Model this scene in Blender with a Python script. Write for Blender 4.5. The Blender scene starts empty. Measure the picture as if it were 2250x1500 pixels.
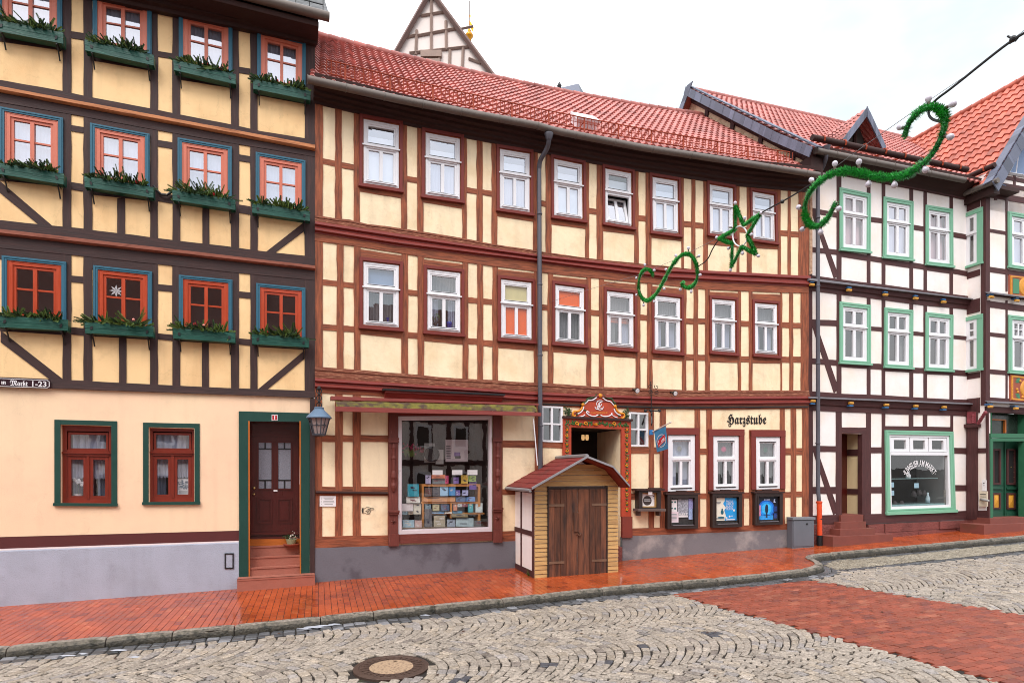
import bpy, math, random
from mathutils import Vector, Matrix, noise as mnoise
rnd = random.Random(7)
SC = bpy.context.scene
# ---------------------------------------------------------------- camera, world, sun, exposure
F, CX, YH, ZC = 1300.0, 1125.0, 1035.0, 2.1      # focal length, principal point (pixels of the 2250 px photo), eye height
cam_data = bpy.data.cameras.new("camera")
cam_data.sensor_width = 36.0
cam_data.lens = 36.0 * F / 2250.0
cam_data.shift_y = (YH - 750.0) / 2250.0
cam_data.clip_start, cam_data.clip_end = 0.05, 1000.0
cam = bpy.data.objects.new("camera", cam_data)
SC.collection.objects.link(cam)
cam.location = (0, 0, ZC)
cam.rotation_euler = (math.pi / 2, 0, 0)
SC.camera = cam
SUN_EL, SUN_AZ = math.radians(50), math.radians(200)   # sun behind the camera
world = bpy.data.worlds.new("World")
SC.world = world
world.use_nodes = True
wn, wl = world.node_tree.nodes, world.node_tree.links
wn.clear()
w_out = wn.new("ShaderNodeOutputWorld")
w_sky = wn.new("ShaderNodeTexSky")
w_sky.sky_type = 'NISHITA'
w_sky.sun_disc = False
w_sky.sun_elevation = SUN_EL
w_sky.sun_rotation = SUN_AZ
w_sky.dust_density = 4.0
w_b1 = wn.new("ShaderNodeBackground"); w_b1.inputs[1].default_value = 0.12
wl.new(w_sky.outputs[0], w_b1.inputs[0])
w_tc = wn.new("ShaderNodeTexCoord")
w_map = wn.new("ShaderNodeMapping"); w_map.inputs["Scale"].default_value = (1.0, 1.0, 2.2)
w_map.inputs["Location"].default_value = (2.1, 1.3, 0.4)
wl.new(w_tc.outputs["Generated"], w_map.inputs[0])
w_no = wn.new("ShaderNodeTexNoise"); w_no.inputs["Scale"].default_value = 2.2; w_no.inputs["Detail"].default_value = 6
wl.new(w_map.outputs[0], w_no.inputs["Vector"])
w_r = wn.new("ShaderNodeValToRGB")
w_r.color_ramp.elements[0].position = 0.36; w_r.color_ramp.elements[0].color = (0.76, 0.83, 0.90, 1)
w_r.color_ramp.elements[1].position = 0.56; w_r.color_ramp.elements[1].color = (1.0, 1.0, 1.02, 1)
wl.new(w_no.outputs[0], w_r.inputs[0])
w_b2 = wn.new("ShaderNodeBackground"); w_b2.inputs[1].default_value = 1.0
w_nv = wn.new("ShaderNodeVectorMath"); w_nv.operation = 'NORMALIZE'; wl.new(w_tc.outputs["Generated"], w_nv.inputs[0])
w_dt = wn.new("ShaderNodeVectorMath"); w_dt.operation = 'DOT_PRODUCT'; w_dt.inputs[1].default_value = (0.49, 0.72, 0.49)
wl.new(w_nv.outputs[0], w_dt.inputs[0])
w_mr = wn.new("ShaderNodeMapRange"); w_mr.inputs[1].default_value = 0.72; w_mr.inputs[2].default_value = 1.0; w_mr.inputs[4].default_value = 1.0; w_mr.interpolation_type = 'SMOOTHSTEP'
wl.new(w_dt.outputs["Value"], w_mr.inputs[0])
w_mm = wn.new("ShaderNodeMath"); w_mm.operation = 'MULTIPLY'
w_n2 = wn.new("ShaderNodeMapRange"); w_n2.inputs[1].default_value = 0.30; w_n2.inputs[2].default_value = 0.62; w_n2.inputs[3].default_value = 1.25; w_n2.inputs[4].default_value = 0.55
wl.new(w_no.outputs[0], w_n2.inputs[0]); wl.new(w_mr.outputs[0], w_mm.inputs[0]); wl.new(w_n2.outputs[0], w_mm.inputs[1])
w_cm = wn.new("ShaderNodeMix"); w_cm.data_type = 'RGBA'; w_cm.inputs[7].default_value = (0.40, 0.45, 0.475, 1)   # a thinner, bluer bank of cloud
wl.new(w_mm.outputs[0], w_cm.inputs[0]); wl.new(w_r.outputs[0], w_cm.inputs[6])
# an overcast sky is brighter overhead than at the horizon
w_sx = wn.new("ShaderNodeSeparateXYZ"); wl.new(w_nv.outputs[0], w_sx.inputs[0])
w_ov = wn.new("ShaderNodeMapRange"); w_ov.inputs[1].default_value = 0.0; w_ov.inputs[2].default_value = 1.0; w_ov.inputs[3].default_value = 0.72; w_ov.inputs[4].default_value = 1.75
wl.new(w_sx.outputs[2], w_ov.inputs[0])
w_vs = wn.new("ShaderNodeVectorMath"); w_vs.operation = 'SCALE'; wl.new(w_cm.outputs[2], w_vs.inputs[0]); wl.new(w_ov.outputs[0], w_vs.inputs["Scale"])
wl.new(w_vs.outputs[0], w_b2.inputs[0])
w_mix = wn.new("ShaderNodeMixShader"); w_mix.inputs[0].default_value = 0.93
wl.new(w_b1.outputs[0], w_mix.inputs[1]); wl.new(w_b2.outputs[0], w_mix.inputs[2])
wl.new(w_mix.outputs[0], w_out.inputs[0])
sun_d = bpy.data.lights.new("sun", 'SUN')
sun_d.energy = 1.15; sun_d.angle = math.radians(26); sun_d.color = (1.0, 0.96, 0.90)
sun = bpy.data.objects.new("sun", sun_d)
SC.collection.objects.link(sun)
_sd = Vector((math.sin(SUN_AZ) * math.cos(SUN_EL), math.cos(SUN_AZ) * math.cos(SUN_EL), math.sin(SUN_EL)))
sun.rotation_euler = _sd.to_track_quat('Z', 'Y').to_euler()
SC.view_settings.view_transform = 'Standard'
SC.view_settings.look = 'None'
SC.view_settings.gamma = 1.0
SC.view_settings.exposure = 0.80
SC.render.engine = 'CYCLES'
SC.cycles.use_denoising = True
SC.cycles.filter_width = 1.0
SC.cycles.max_bounces = 8
SC.cycles.transparent_max_bounces = 12
SC.cycles.caustics_reflective = False
SC.cycles.caustics_refractive = False

# ---------------------------------------------------------------- materials
MATS = {}
def srgb(r, g, b):
    f = lambda c: (c / 255 / 12.92) if c / 255 <= 0.04045 else ((c / 255 + 0.055) / 1.055) ** 2.4
    return (f(r), f(g), f(b))

def pmat(name, col, rough=0.6, var=0.15, scale=3.0, bump=0.15, bscale=40.0, uv=False, stretch=(1, 1, 1), attr=False,
         spec=0.4, col2=None, mix2=(0.5, 0.7), scale2=1.5, rvar=0.1, metal=0.0, bdist=0.01, coat=0.0, wear=0.0):
    """principled material: two octaves of noise on the colour, optional second colour in patches, noise bump"""
    if name in MATS: return MATS[name]
    m = bpy.data.materials.new(name); m.use_nodes = True
    nt = m.node_tree; N, L = nt.nodes, nt.links
    b = N["Principled BSDF"]
    b.inputs["Specular IOR Level"].default_value = spec
    b.inputs["Metallic"].default_value = metal
    if coat: b.inputs["Coat Weight"].default_value = coat; b.inputs["Coat Roughness"].default_value = 0.15
    tc = N.new("ShaderNodeTexCoord")
    mp = N.new("ShaderNodeMapping"); mp.inputs["Scale"].default_value = stretch
    L.new(tc.outputs["UV" if uv else "Object"], mp.inputs[0])
    n1 = N.new("ShaderNodeTexNoise"); n1.inputs["Scale"].default_value = scale; n1.inputs["Detail"].default_value = 8; n1.inputs["Roughness"].default_value = 0.65
    L.new(mp.outputs[0], n1.inputs["Vector"])
    mr = N.new("ShaderNodeMapRange"); mr.inputs[1].default_value = 0.25; mr.inputs[2].default_value = 0.75
    mr.inputs[3].default_value = 1 - var; mr.inputs[4].default_value = 1 + var
    L.new(n1.outputs[0], mr.inputs[0])
    src = None
    if col2 is not None:
        n2 = N.new("ShaderNodeTexNoise"); n2.inputs["Scale"].default_value = scale2; n2.inputs["Detail"].default_value = 7; n2.inputs["Roughness"].default_value = 0.6
        L.new(mp.outputs[0], n2.inputs["Vector"])
        m2 = N.new("ShaderNodeMapRange"); m2.inputs[1].default_value = mix2[0]; m2.inputs[2].default_value = mix2[1]
        L.new(n2.outputs[0], m2.inputs[0])
        mx = N.new("ShaderNodeMix"); mx.data_type = 'RGBA'
        mx.inputs[6].default_value = (*col, 1); mx.inputs[7].default_value = (*col2, 1)
        L.new(m2.outputs[0], mx.inputs[0]); src = mx.outputs[2]
    if wear:      # rain streaks, faint patches and hairline cracks of old plaster
        if src is None:
            rg = N.new("ShaderNodeRGB"); rg.outputs[0].default_value = (*col, 1); src = rg.outputs[0]
        ms = N.new("ShaderNodeMapping"); ms.inputs["Scale"].default_value = (4.5, 4.5, 0.6); L.new(tc.outputs["Object"], ms.inputs[0])
        ns = N.new("ShaderNodeTexNoise"); ns.inputs["Scale"].default_value = 1.2; ns.inputs["Detail"].default_value = 7; L.new(ms.outputs[0], ns.inputs["Vector"])
        m_s = N.new("ShaderNodeMapRange"); m_s.inputs[1].default_value = 0.50; m_s.inputs[2].default_value = 0.80; m_s.inputs[4].default_value = 0.55 * wear; L.new(ns.outputs[0], m_s.inputs[0])
        np_ = N.new("ShaderNodeTexNoise"); np_.inputs["Scale"].default_value = 2.6; np_.inputs["Detail"].default_value = 9; np_.inputs["Roughness"].default_value = 0.7; L.new(tc.outputs["Object"], np_.inputs["Vector"])
        m_p = N.new("ShaderNodeMapRange"); m_p.inputs[1].default_value = 0.55; m_p.inputs[2].default_value = 0.72; m_p.inputs[4].default_value = 0.5 * wear; L.new(np_.outputs[0], m_p.inputs[0])
        vo = N.new("ShaderNodeTexVoronoi"); vo.feature = 'DISTANCE_TO_EDGE'; vo.inputs["Scale"].default_value = 1.7
        wd = N.new("ShaderNodeVectorMath"); wd.operation = 'MULTIPLY_ADD'; wd.inputs[1].default_value = (.35, .35, .35); L.new(np_.outputs["Color"], wd.inputs[0]); L.new(tc.outputs["Object"], wd.inputs[2]); L.new(wd.outputs[0], vo.inputs["Vector"])
        m_c = N.new("ShaderNodeMapRange"); m_c.inputs[1].default_value = 0.0; m_c.inputs[2].default_value = 0.009; m_c.inputs[3].default_value = 0.5 * wear; m_c.inputs[4].default_value = 0.0; L.new(vo.outputs["Distance"], m_c.inputs[0])
        gt = N.new("ShaderNodeMath"); gt.operation = 'GREATER_THAN'; gt.inputs[1].default_value = 0.5; L.new(ns.outputs[0], gt.inputs[0])
        cm = N.new("ShaderNodeMath"); cm.operation = 'MULTIPLY'; L.new(m_c.outputs[0], cm.inputs[0]); L.new(gt.outputs[0], cm.inputs[1])
        a1 = N.new("ShaderNodeMath"); a1.operation = 'ADD'; L.new(m_s.outputs[0], a1.inputs[0]); L.new(m_p.outputs[0], a1.inputs[1])
        a2 = N.new("ShaderNodeMath"); a2.operation = 'ADD'; a2.use_clamp = True; L.new(a1.outputs[0], a2.inputs[0]); L.new(cm.outputs[0], a2.inputs[1])
        wx = N.new("ShaderNodeMix"); wx.data_type = 'RGBA'; wx.inputs[7].default_value = (col[0] * .42, col[1] * .38, col[2] * .36, 1); L.new(a2.outputs[0], wx.inputs[0]); L.new(src, wx.inputs[6]); src = wx.outputs[2]
    if attr:
        at = N.new("ShaderNodeAttribute"); at.attribute_name = "tint"
        am = N.new("ShaderNodeMix"); am.data_type = 'RGBA'; am.blend_type = 'MULTIPLY'; am.inputs[0].default_value = 1
        if src is None: am.inputs[6].default_value = (*col, 1)
        else: L.new(src, am.inputs[6])
        L.new(at.outputs["Color"], am.inputs[7]); src = am.outputs[2]
    vm = N.new("ShaderNodeVectorMath"); vm.operation = 'SCALE'
    if src is None: vm.inputs[0].default_value = col
    else: L.new(src, vm.inputs[0])
    L.new(mr.outputs[0], vm.inputs["Scale"])
    L.new(vm.outputs[0], b.inputs["Base Color"])
    if rvar:
        rr = N.new("ShaderNodeMapRange"); rr.inputs[1].default_value = 0.3; rr.inputs[2].default_value = 0.7
        rr.inputs[3].default_value = max(0.03, rough - rvar); rr.inputs[4].default_value = min(1, rough + rvar)
        L.new(n1.outputs[0], rr.inputs[0]); L.new(rr.outputs[0], b.inputs["Roughness"])
    else: b.inputs["Roughness"].default_value = rough
    if bump:
        nb = N.new("ShaderNodeTexNoise"); nb.inputs["Scale"].default_value = bscale; nb.inputs["Detail"].default_value = 6
        L.new(mp.outputs[0], nb.inputs["Vector"])
        bp = N.new("ShaderNodeBump"); bp.inputs["Strength"].default_value = bump; bp.inputs["Distance"].default_value = bdist
        L.new(nb.outputs[0], bp.inputs["Height"]); L.new(bp.outputs[0], b.inputs["Normal"])
    MATS[name] = m
    return m

def glass_mat(name, base=0.12, tint=(0.92, 0.95, 0.97), rough=0.0, refl=(1, 1, 1)):
    m = bpy.data.materials.new(name); m.use_nodes = True
    N, L = m.node_tree.nodes, m.node_tree.links
    N.clear()
    o = N.new("ShaderNodeOutputMaterial"); mx = N.new("ShaderNodeMixShader")
    t = N.new("ShaderNodeBsdfTransparent"); t.inputs[0].default_value = (*tint, 1)
    g = N.new("ShaderNodeBsdfGlossy"); g.inputs["Roughness"].default_value = rough; g.inputs["Color"].default_value = (*refl, 1)
    lw = N.new("ShaderNodeLayerWeight"); lw.inputs[0].default_value = 0.5
    fr = N.new("ShaderNodeMath"); fr.operation = 'POWER'; fr.inputs[1].default_value = 4.0; L.new(lw.outputs["Facing"], fr.inputs[0])
    base += 0.05
    ad = N.new("ShaderNodeMath"); ad.operation = 'ADD'; ad.inputs[1].default_value = base; ad.use_clamp = True
    tc = N.new("ShaderNodeTexCoord"); nz = N.new("ShaderNodeTexNoise"); nz.inputs["Scale"].default_value = 2.5
    bp = N.new("ShaderNodeBump"); bp.inputs["Strength"].default_value = 0.05; bp.inputs["Distance"].default_value = 0.02
    L.new(tc.outputs["Object"], nz.inputs["Vector"]); L.new(nz.outputs[0], bp.inputs["Height"]); L.new(bp.outputs[0], g.inputs["Normal"])
    L.new(fr.outputs[0], ad.inputs[0]); L.new(ad.outputs[0], mx.inputs[0])
    L.new(t.outputs[0], mx.inputs[1]); L.new(g.outputs[0], mx.inputs[2]); L.new(mx.outputs[0], o.inputs[0])
    MATS[name] = m
    return m

WOODS = dict(uv=True, stretch=(0.9, 9, 1))
M = {}
M['plaster1'] = pmat('plaster_apricot', srgb(242, 204, 152), 0.85, 0.06, 1.2, 0.2, 60, col2=srgb(231, 188, 136), scale2=0.9, wear=.45)
M['plaster1g'] = pmat('plaster_peach', srgb(241, 211, 176), 0.85, 0.05, 0.8, 0.22, 55, col2=srgb(241, 204, 172), mix2=(0.42, 0.62), scale2=0.6, wear=.25)
M['plinth1'] = pmat('plinth_lilac_grey', srgb(164, 170, 186), 0.85, 0.10, 2.0, 0.7, 60, col2=srgb(152, 157, 170), scale2=0.8, wear=.3)
M['white_line'] = pmat('white_limewash', srgb(225, 215, 215), 0.8, 0.05)
M['band1'] = pmat('oxblood_paint', srgb(84, 36, 36), 0.7, 0.12, 4)
M['timber1'] = pmat('timber_dark_brown', srgb(55, 35, 34), 0.7, 0.45, 3.0, 0.35, 6, col2=srgb(72, 48, 45), mix2=(0.5, 0.75), scale2=2, **WOODS)
M['trim1a'] = pmat('timber_moulding_ochre', srgb(196, 128, 84), 0.6, 0.25, 3, 0.3, 6, col2=srgb(150, 88, 52), mix2=(0.5, 0.65), scale2=2.5, **WOODS)
M['trim1b'] = pmat('timber_moulding_russet', srgb(148, 86, 68), 0.6, 0.25, 3, 0.3, 6, col2=srgb(108, 58, 44), mix2=(0.52, 0.66), scale2=2.5, **WOODS)
M['blue1'] = pmat('frame_petrol_blue', srgb(42, 96, 118), 0.55, 0.15, 4, 0.15, 8, **WOODS)
M['orange1'] = pmat('window_wood_orange', srgb(176, 64, 30), 0.35, 0.15, 3, 0.1, 8, coat=0.25, **WOODS)
M['orange1_sheen'] = pmat('window_wood_sky_sheen', srgb(200, 108, 84), 0.42, 0.12, 3, 0.1, 8, coat=0.15, **WOODS)  # paler copy of the orange sash paint, sky reflection painted into its colour
M['green_box'] = pmat('box_green_paint', srgb(12, 72, 60), 0.45, 0.4, 3, 0.4, 6, col2=srgb(66, 112, 98), mix2=(0.58, 0.68), scale2=5, **WOODS)
M['green_door'] = pmat('frame_bottle_green', srgb(20, 62, 54), 0.55, 0.12, 3, 0.12, 30)
M['mahogany'] = pmat('window_mahogany', srgb(118, 38, 22), 0.35, 0.2, 3, 0.1, 8, coat=0.3, **WOODS)
M['door_red'] = pmat('door_dark_mahogany', srgb(74, 20, 16), 0.35, 0.25, 3, 0.1, 8, coat=0.3, **WOODS)
M['sandstone'] = pmat('sandstone_red', srgb(158, 96, 80), 0.75, 0.15, 4, 0.3, 50, col2=srgb(150, 84, 68), scale2=2)
M['stone_red'] = pmat('stone_base_red', srgb(122, 66, 60), 0.75, 0.25, 5, 0.8, 25, col2=srgb(92, 48, 44), scale2=2.5, bdist=0.03)
M['ochre_wood'] = pmat('threshold_ochre', srgb(176, 96, 34), 0.5, 0.2, 3, 0.1, 8, **WOODS)
M['plaster2'] = pmat('plaster_cream', srgb(243, 221, 186), 0.85, 0.06, 1.5, 0.6, 8, col2=srgb(232, 205, 166), mix2=(0.48, 0.68), scale2=1.4, bdist=0.015, wear=.48)
M['timber2'] = pmat('timber_rust_brown', srgb(146, 80, 53), 0.75, 0.5, 3.0, 0.8, 6, col2=srgb(104, 56, 38), mix2=(0.45, 0.66), scale2=2.2, **WOODS)
M['timber2d'] = pmat('timber_eave_brown', srgb(54, 30, 26), 0.75, 0.3, 3, 0.3, 6, **WOODS)
M['sill2'] = pmat('timber_weathered_sill', srgb(116, 62, 44), 0.85, 0.4, 2.5, 1.0, 5, col2=srgb(176, 122, 92), mix2=(0.54, 0.62), scale2=4.5, uv=True, stretch=(1.2, 16, 1), bdist=0.02)
M['red2'] = pmat('moulding_red_paint', srgb(124, 43, 34), 0.5, 0.25, 3, 0.25, 6, col2=srgb(108, 30, 24), scale2=2, **WOODS)
M['surround2'] = pmat('surround_oxide_red', srgb(116, 42, 34), 0.55, 0.15, 3, 0.1, 8, **WOODS)
M['white'] = pmat('window_white_paint', srgb(226, 224, 228), 0.4, 0.03, 3, 0.03, 20)
M['plinth2'] = pmat('plinth_grey_render', srgb(112, 108, 112), 0.8, 0.12, 2.5, 0.5, 40, col2=srgb(150, 142, 140), mix2=(0.5, 0.66), scale2=1.6)
M['plinth2d'] = pmat('plinth_slate_render', srgb(104, 102, 110), 0.8, 0.10, 2.5, 0.5, 40, col2=srgb(84, 80, 88), mix2=(0.52, 0.62), scale2=1.2)
M['plaster3'] = pmat('plaster_white', srgb(240, 231, 228), 0.85, 0.05, 1.5, 0.35, 12, col2=srgb(238, 218, 202), mix2=(0.45, 0.75), scale2=0.7, wear=.14)
M['timber3'] = pmat('timber_plum_brown', srgb(72, 38, 38), 0.7, 0.4, 3, 0.3, 6, col2=srgb(84, 48, 47), scale2=2, **WOODS)
M['mint'] = pmat('frame_mint_green', srgb(122, 174, 146), 0.5, 0.1, 3, 0.1, 8, **WOODS)
M['lead'] = pmat('lead_flashing', srgb(120, 116, 122), 0.5, 0.2, 4, 0.2, 30)
M['slate'] = pmat('slate', srgb(92, 96, 112), 0.5, 0.2, 6, 0.2, 30, attr=True)
M['gutter'] = pmat('gutter_weathered_zinc', srgb(106, 96, 90), 0.5, 0.2, 3, 0.1, 20, metal=0.3)
M['pipe'] = pmat('downpipe_grey', srgb(84, 82, 90), 0.45, 0.12, 3, 0.05, 20, metal=0.2)
M['pipe_orange'] = pmat('standpipe_orange', srgb(214, 74, 36), 0.45, 0.1, 3, 0.03, 20)
M['tile'] = pmat('roof_tile_red', srgb(176, 106, 98), 0.5, 0.25, 5, 0.2, 30, attr=True, spec=0.3, col2=srgb(142, 82, 76), mix2=(0.48, 0.72), scale2=1.1)
M['tile_o'] = pmat('roof_tile_orange', srgb(178, 96, 78), 0.5, 0.25, 5, 0.2, 30, attr=True, spec=0.3, col2=srgb(152, 78, 64), mix2=(0.52, 0.72), scale2=1.3)
M['snow_red'] = pmat('guard_rust_red', srgb(150, 56, 22), 0.6, 0.2, 3)
M['black'] = pmat('black_iron', srgb(30, 29, 31), 0.45, 0.2, 5, 0.1, 40)
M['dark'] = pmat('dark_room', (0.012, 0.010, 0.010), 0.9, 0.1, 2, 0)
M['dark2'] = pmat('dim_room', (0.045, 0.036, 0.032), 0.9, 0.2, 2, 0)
M['net'] = pmat('curtain_net_white', srgb(184, 186, 204), 0.9, 0.05, 6, 0)
M['blind'] = pmat('blind_white', srgb(226, 230, 238), 0.9, 0.03, 6, 0)
M['blind_blue'] = pmat('blind_blue_grey', srgb(120, 138, 168), 0.9, 0.03, 6, 0)
M['grey_cur'] = pmat('curtain_grey', srgb(124, 122, 124), 0.9, 0.2, 12, 0)
M['orange_cur'] = pmat('blind_orange', srgb(232, 96, 24), 0.9, 0.08, 6, 0)
M['cream_cur'] = pmat('blind_cream', srgb(206, 188, 136), 0.9, 0.08, 6, 0)
M['tan'] = pmat('window_room_tan', srgb(150, 96, 84), 0.9, 0.08, 3, 0)
M['glass'] = glass_mat('window_glass', 0.11)
M['glass_low'] = glass_mat('window_glass_plain', 0.0)
M['glass_sky'] = glass_mat('window_glass_old', 0.34, refl=(0.93, 0.93, 1.0))
M['shopglass'] = glass_mat('shop_glass', 0.055, tint=(.98, .98, .98))
M['caseglass'] = glass_mat('case_glass', -0.02, tint=(1, 1, 1))
M['frosted'] = pmat('frosted_glass', srgb(130, 132, 144), 0.35, 0.35, 60, 0.5, 120)
M['paper'] = pmat('paper_white', srgb(228, 224, 226), 0.8, 0.03, 6, 0)
M['ink'] = pmat('ink_black', srgb(24, 20, 20), 0.7, 0.1, 6, 0)
M['cardgrey'] = pmat('card_grey', srgb(150, 148, 146), 0.8, 0.05, 6, 0)
def flat(name, r, g, b, rough=0.6, **k):
    return pmat(name, srgb(r, g, b), rough, k.pop('var', 0.1), k.pop('scale', 8), k.pop('bump', 0.05), **k)

# ---------------------------------------------------------------- mesh building
class MB:
    def __init__(s): s.v = []; s.f = []; s.uv = []; s.t = []; s.sm = False
    def face(s, pts, uv=None, tint=None):
        i = len(s.v); s.v.extend(pts); s.f.append(tuple(range(i, i + len(pts))))
        s.uv.append(uv or [(0, 0)] * len(pts)); s.t.append(tint)
    def faces(s, verts, faces, tint=None, uvs=None):
        i = len(s.v); s.v.extend(verts)
        for f in faces:
            s.f.append(tuple(i + k for k in f)); s.uv.append([uvs[k] for k in f] if uvs else [(0, 0)] * len(f)); s.t.append(tint)
    def hexa(s, fr, bk, back=False, tint=None):
        """fr, bk: four points TL,TR,BR,BL in front and behind"""
        lu = (fr[0] - fr[1]).length; lv = (fr[0] - fr[3]).length
        o = (rnd.random() * 20, rnd.random() * 20)
        if lu >= lv: U = [(0, lv), (lu, lv), (lu, 0), (0, 0)]
        else: U = [(0, 0), (0, lu), (lv, lu), (lv, 0)]
        U = [(a + o[0], b + o[1]) for a, b in U]
        i = len(s.v); s.v.extend(list(fr) + list(bk))
        fs = [(0, 3, 2, 1), (4, 0, 1, 5), (1, 2, 6, 5), (3, 7, 6, 2), (0, 4, 7, 3)]
        if back: fs.append((4, 5, 6, 7))
        for f in fs:
            s.f.append(tuple(i + k for k in f)); s.uv.append([(U[k % 4][0] + (0.03 if k > 3 else 0), U[k % 4][1] + (0.05 if k > 3 else 0)) for k in f]); s.t.append(tint)
    def box(s, c, x, y, z, tint=None):
        """axis box: centre, half-vectors x, y, z"""
        c, x, y, z = Vector(c), Vector(x), Vector(y), Vector(z)
        s.hexa([c - x - y + z, c + x - y + z, c + x - y - z, c - x - y - z], [c - x + y + z, c + x + y + z, c + x + y - z, c - x + y - z], True, tint)
    def tube(s, pts, r, n=8, cap=True, tint=None, closed=False):
        pts = [Vector(p) for p in pts]; rs = r if isinstance(r, (list, tuple)) else [r] * len(pts)
        i0 = len(s.v); L = 0; m = len(pts); up = None; rings = []
        for k, p in enumerate(pts):
            if closed: d = pts[(k + 1) % m] - pts[k - 1]
            else: d = pts[min(k + 1, m - 1)] - pts[max(k - 1, 0)]
            d.normalize()
            if up is None:
                a = Vector((0, 0, 1)) if abs(d.z) < 0.9 else Vector((1, 0, 0)); up = (a - d * a.dot(d)).normalized()
            else: up = (up - d * up.dot(d)).normalized()
            sd = d.cross(up)
            s.v.extend([p + (up * math.cos(2 * math.pi * j / n) + sd * math.sin(2 * math.pi * j / n)) * rs[k] for j in range(n)])
        for k in range(m if closed else m - 1):
            for j in range(n):
                a = i0 + k * n + j; b = i0 + k * n + (j + 1) % n
                k2 = (k + 1) % m; c = i0 + k2 * n + (j + 1) % n; d2 = i0 + k2 * n + j
                s.f.append((a, b, c, d2)); s.uv.append([(k * .1, j / n * .2), (k * .1, (j + 1) / n * .2), (k * .1 + .1, (j + 1) / n * .2), (k * .1 + .1, j / n * .2)]); s.t.append(tint)
        if cap and not closed:
            s.f.append(tuple(i0 + j for j in range(n))[::-1]); s.uv.append([(0, 0)] * n); s.t.append(tint)
            s.f.append(tuple(i0 + (m - 1) * n + j for j in range(n))); s.uv.append([(0, 0)] * n); s.t.append(tint)
    def lathe(s, base, prof, n=14, ax=Vector((0, 0, 1)), tint=None):
        ax = ax.normalized(); a = Vector((1, 0, 0)) if abs(ax.x) < 0.9 else Vector((0, 1, 0)); x = (a - ax * a.dot(ax)).normalized(); y = ax.cross(x)
        i0 = len(s.v); base = Vector(base)
        for r, h in prof: s.v.extend([base + ax * h + (x * math.cos(2 * math.pi * j / n) + y * math.sin(2 * math.pi * j / n)) * max(r, 1e-4) for j in range(n)])
        for k in range(len(prof) - 1):
            for j in range(n):
                s.f.append((i0 + k * n + j, i0 + k * n + (j + 1) % n, i0 + (k + 1) * n + (j + 1) % n, i0 + (k + 1) * n + j)); s.uv.append([(0, 0)] * 4); s.t.append(tint)
        s.f.append(tuple(i0 + j for j in range(n))[::-1]); s.uv.append([(0, 0)] * n); s.t.append(tint)
        s.f.append(tuple(i0 + (len(prof) - 1) * n + j for j in range(n))); s.uv.append([(0, 0)] * n); s.t.append(tint)
    def ball(s, c, r, n=10, m=7, sq=1.0):
        s.lathe(Vector(c) - Vector((0, 0, r * sq)), [(r * math.sin(math.pi * k / m), r * sq * (1 - math.cos(math.pi * k / m))) for k in range(m + 1)], n)
    def build(s, name, mat, parent=None, smooth=False, angle=None):
        if not s.v: return None
        me = bpy.data.meshes.new(name)
        off = Vector((0, 0, 0)); p = parent
        while p is not None: off += p.location; p = p.parent
        if parent is None:
            xs = [v[0] for v in s.v]; ys = [v[1] for v in s.v]; zs = [v[2] for v in s.v]
            off = Vector(((min(xs) + max(xs)) / 2, (min(ys) + max(ys)) / 2, min(zs)))
        me.from_pydata([tuple(Vector(v) - off) for v in s.v], [], s.f)
        ul = me.uv_layers.new(name="UVMap")
        flatuv = [c for u in s.uv for p2 in u for c in p2]
        ul.data.foreach_set("uv", flatuv)
        if any(t is not None for t in s.t):
            ca = me.color_attributes.new("tint", 'FLOAT_COLOR', 'CORNER')
            arr = []
            for f, t in zip(s.f, s.t):
                t = t or (1, 1, 1)
                arr.extend([t[0], t[1], t[2], 1.0] * len(f))
            ca.data.foreach_set("color", arr)
        if smooth: me.polygons.foreach_set("use_smooth", [True] * len(me.polygons))
        me.materials.append(mat)
        me.update()
        if smooth and angle: me.set_sharp_from_angle(angle=math.radians(angle))
        o = bpy.data.objects.new(name, me); SC.collection.objects.link(o)
        if parent is not None: o.parent = parent
        else: o.location = off
        return o

def thing(name, label, cat, loc=(0, 0, 0), group=None):
    o = bpy.data.objects.new(name, None); SC.collection.objects.link(o)
    o.location = loc; o.empty_display_size = 0.2
    return tag(o, label, cat, group)
def tag(o, label, cat, group=None):
    o["label"] = label; o["category"] = cat
    if group: o["group"] = group
    return o
def struct(o, kind="structure"):
    o["kind"] = kind; return o

# ---------------------------------------------------------------- facades: (along the wall u, height z, outward n); photo measurements are read off onto them
class Fac:
    def __init__(s, pos, nrm, ulo, uhi): s.pos, s.nrm, s.ulo, s.uhi = pos, nrm, ulo, uhi
    def w(s, u, z, n=0.0):
        x, y = s.pos(u); a, b = s.nrm(u)
        return Vector((x + a * n, y + b * n, z))
    def hit(s, px, py, n=0.0):
        r = (px - CX) / F; lo, hi = s.ulo, s.uhi
        for _ in range(46):
            m = (lo + hi) / 2; x, y = s.pos(m); a, b = s.nrm(m)
            if (x + a * n) - r * (y + b * n) > 0: hi = m
            else: lo = m
        u = (lo + hi) / 2; y = s.pos(u)[1] + s.nrm(u)[1] * n
        return u, ZC + (YH - py) * y / F
    def p(s, px, py, n=0.0, ref=None):
        u, z = s.hit(px, py, n if ref is None else ref)
        return s.w(u, z, n)
def line_fac(p0, d, ulo=-30, uhi=30):
    l = math.hypot(*d); d = (d[0] / l, d[1] / l)
    return Fac(lambda u: (p0[0] + d[0] * u, p0[1] + d[1] * u), lambda u: (d[1], -d[0]), ulo, uhi)

def lin(pts):
    """piecewise linear function of photo x"""
    pts = sorted(pts)
    def f(x):
        if x <= pts[0][0]: a, b = pts[0], pts[1]
        elif x >= pts[-1][0]: a, b = pts[-2], pts[-1]
        else:
            for a, b in zip(pts, pts[1:]):
                if a[0] <= x <= b[0]: break
        return a[1] + (b[1] - a[1]) * (x - a[0]) / (b[0] - a[0])
    return f
def off(fn, d): return lambda x: fn(x) + d

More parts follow.
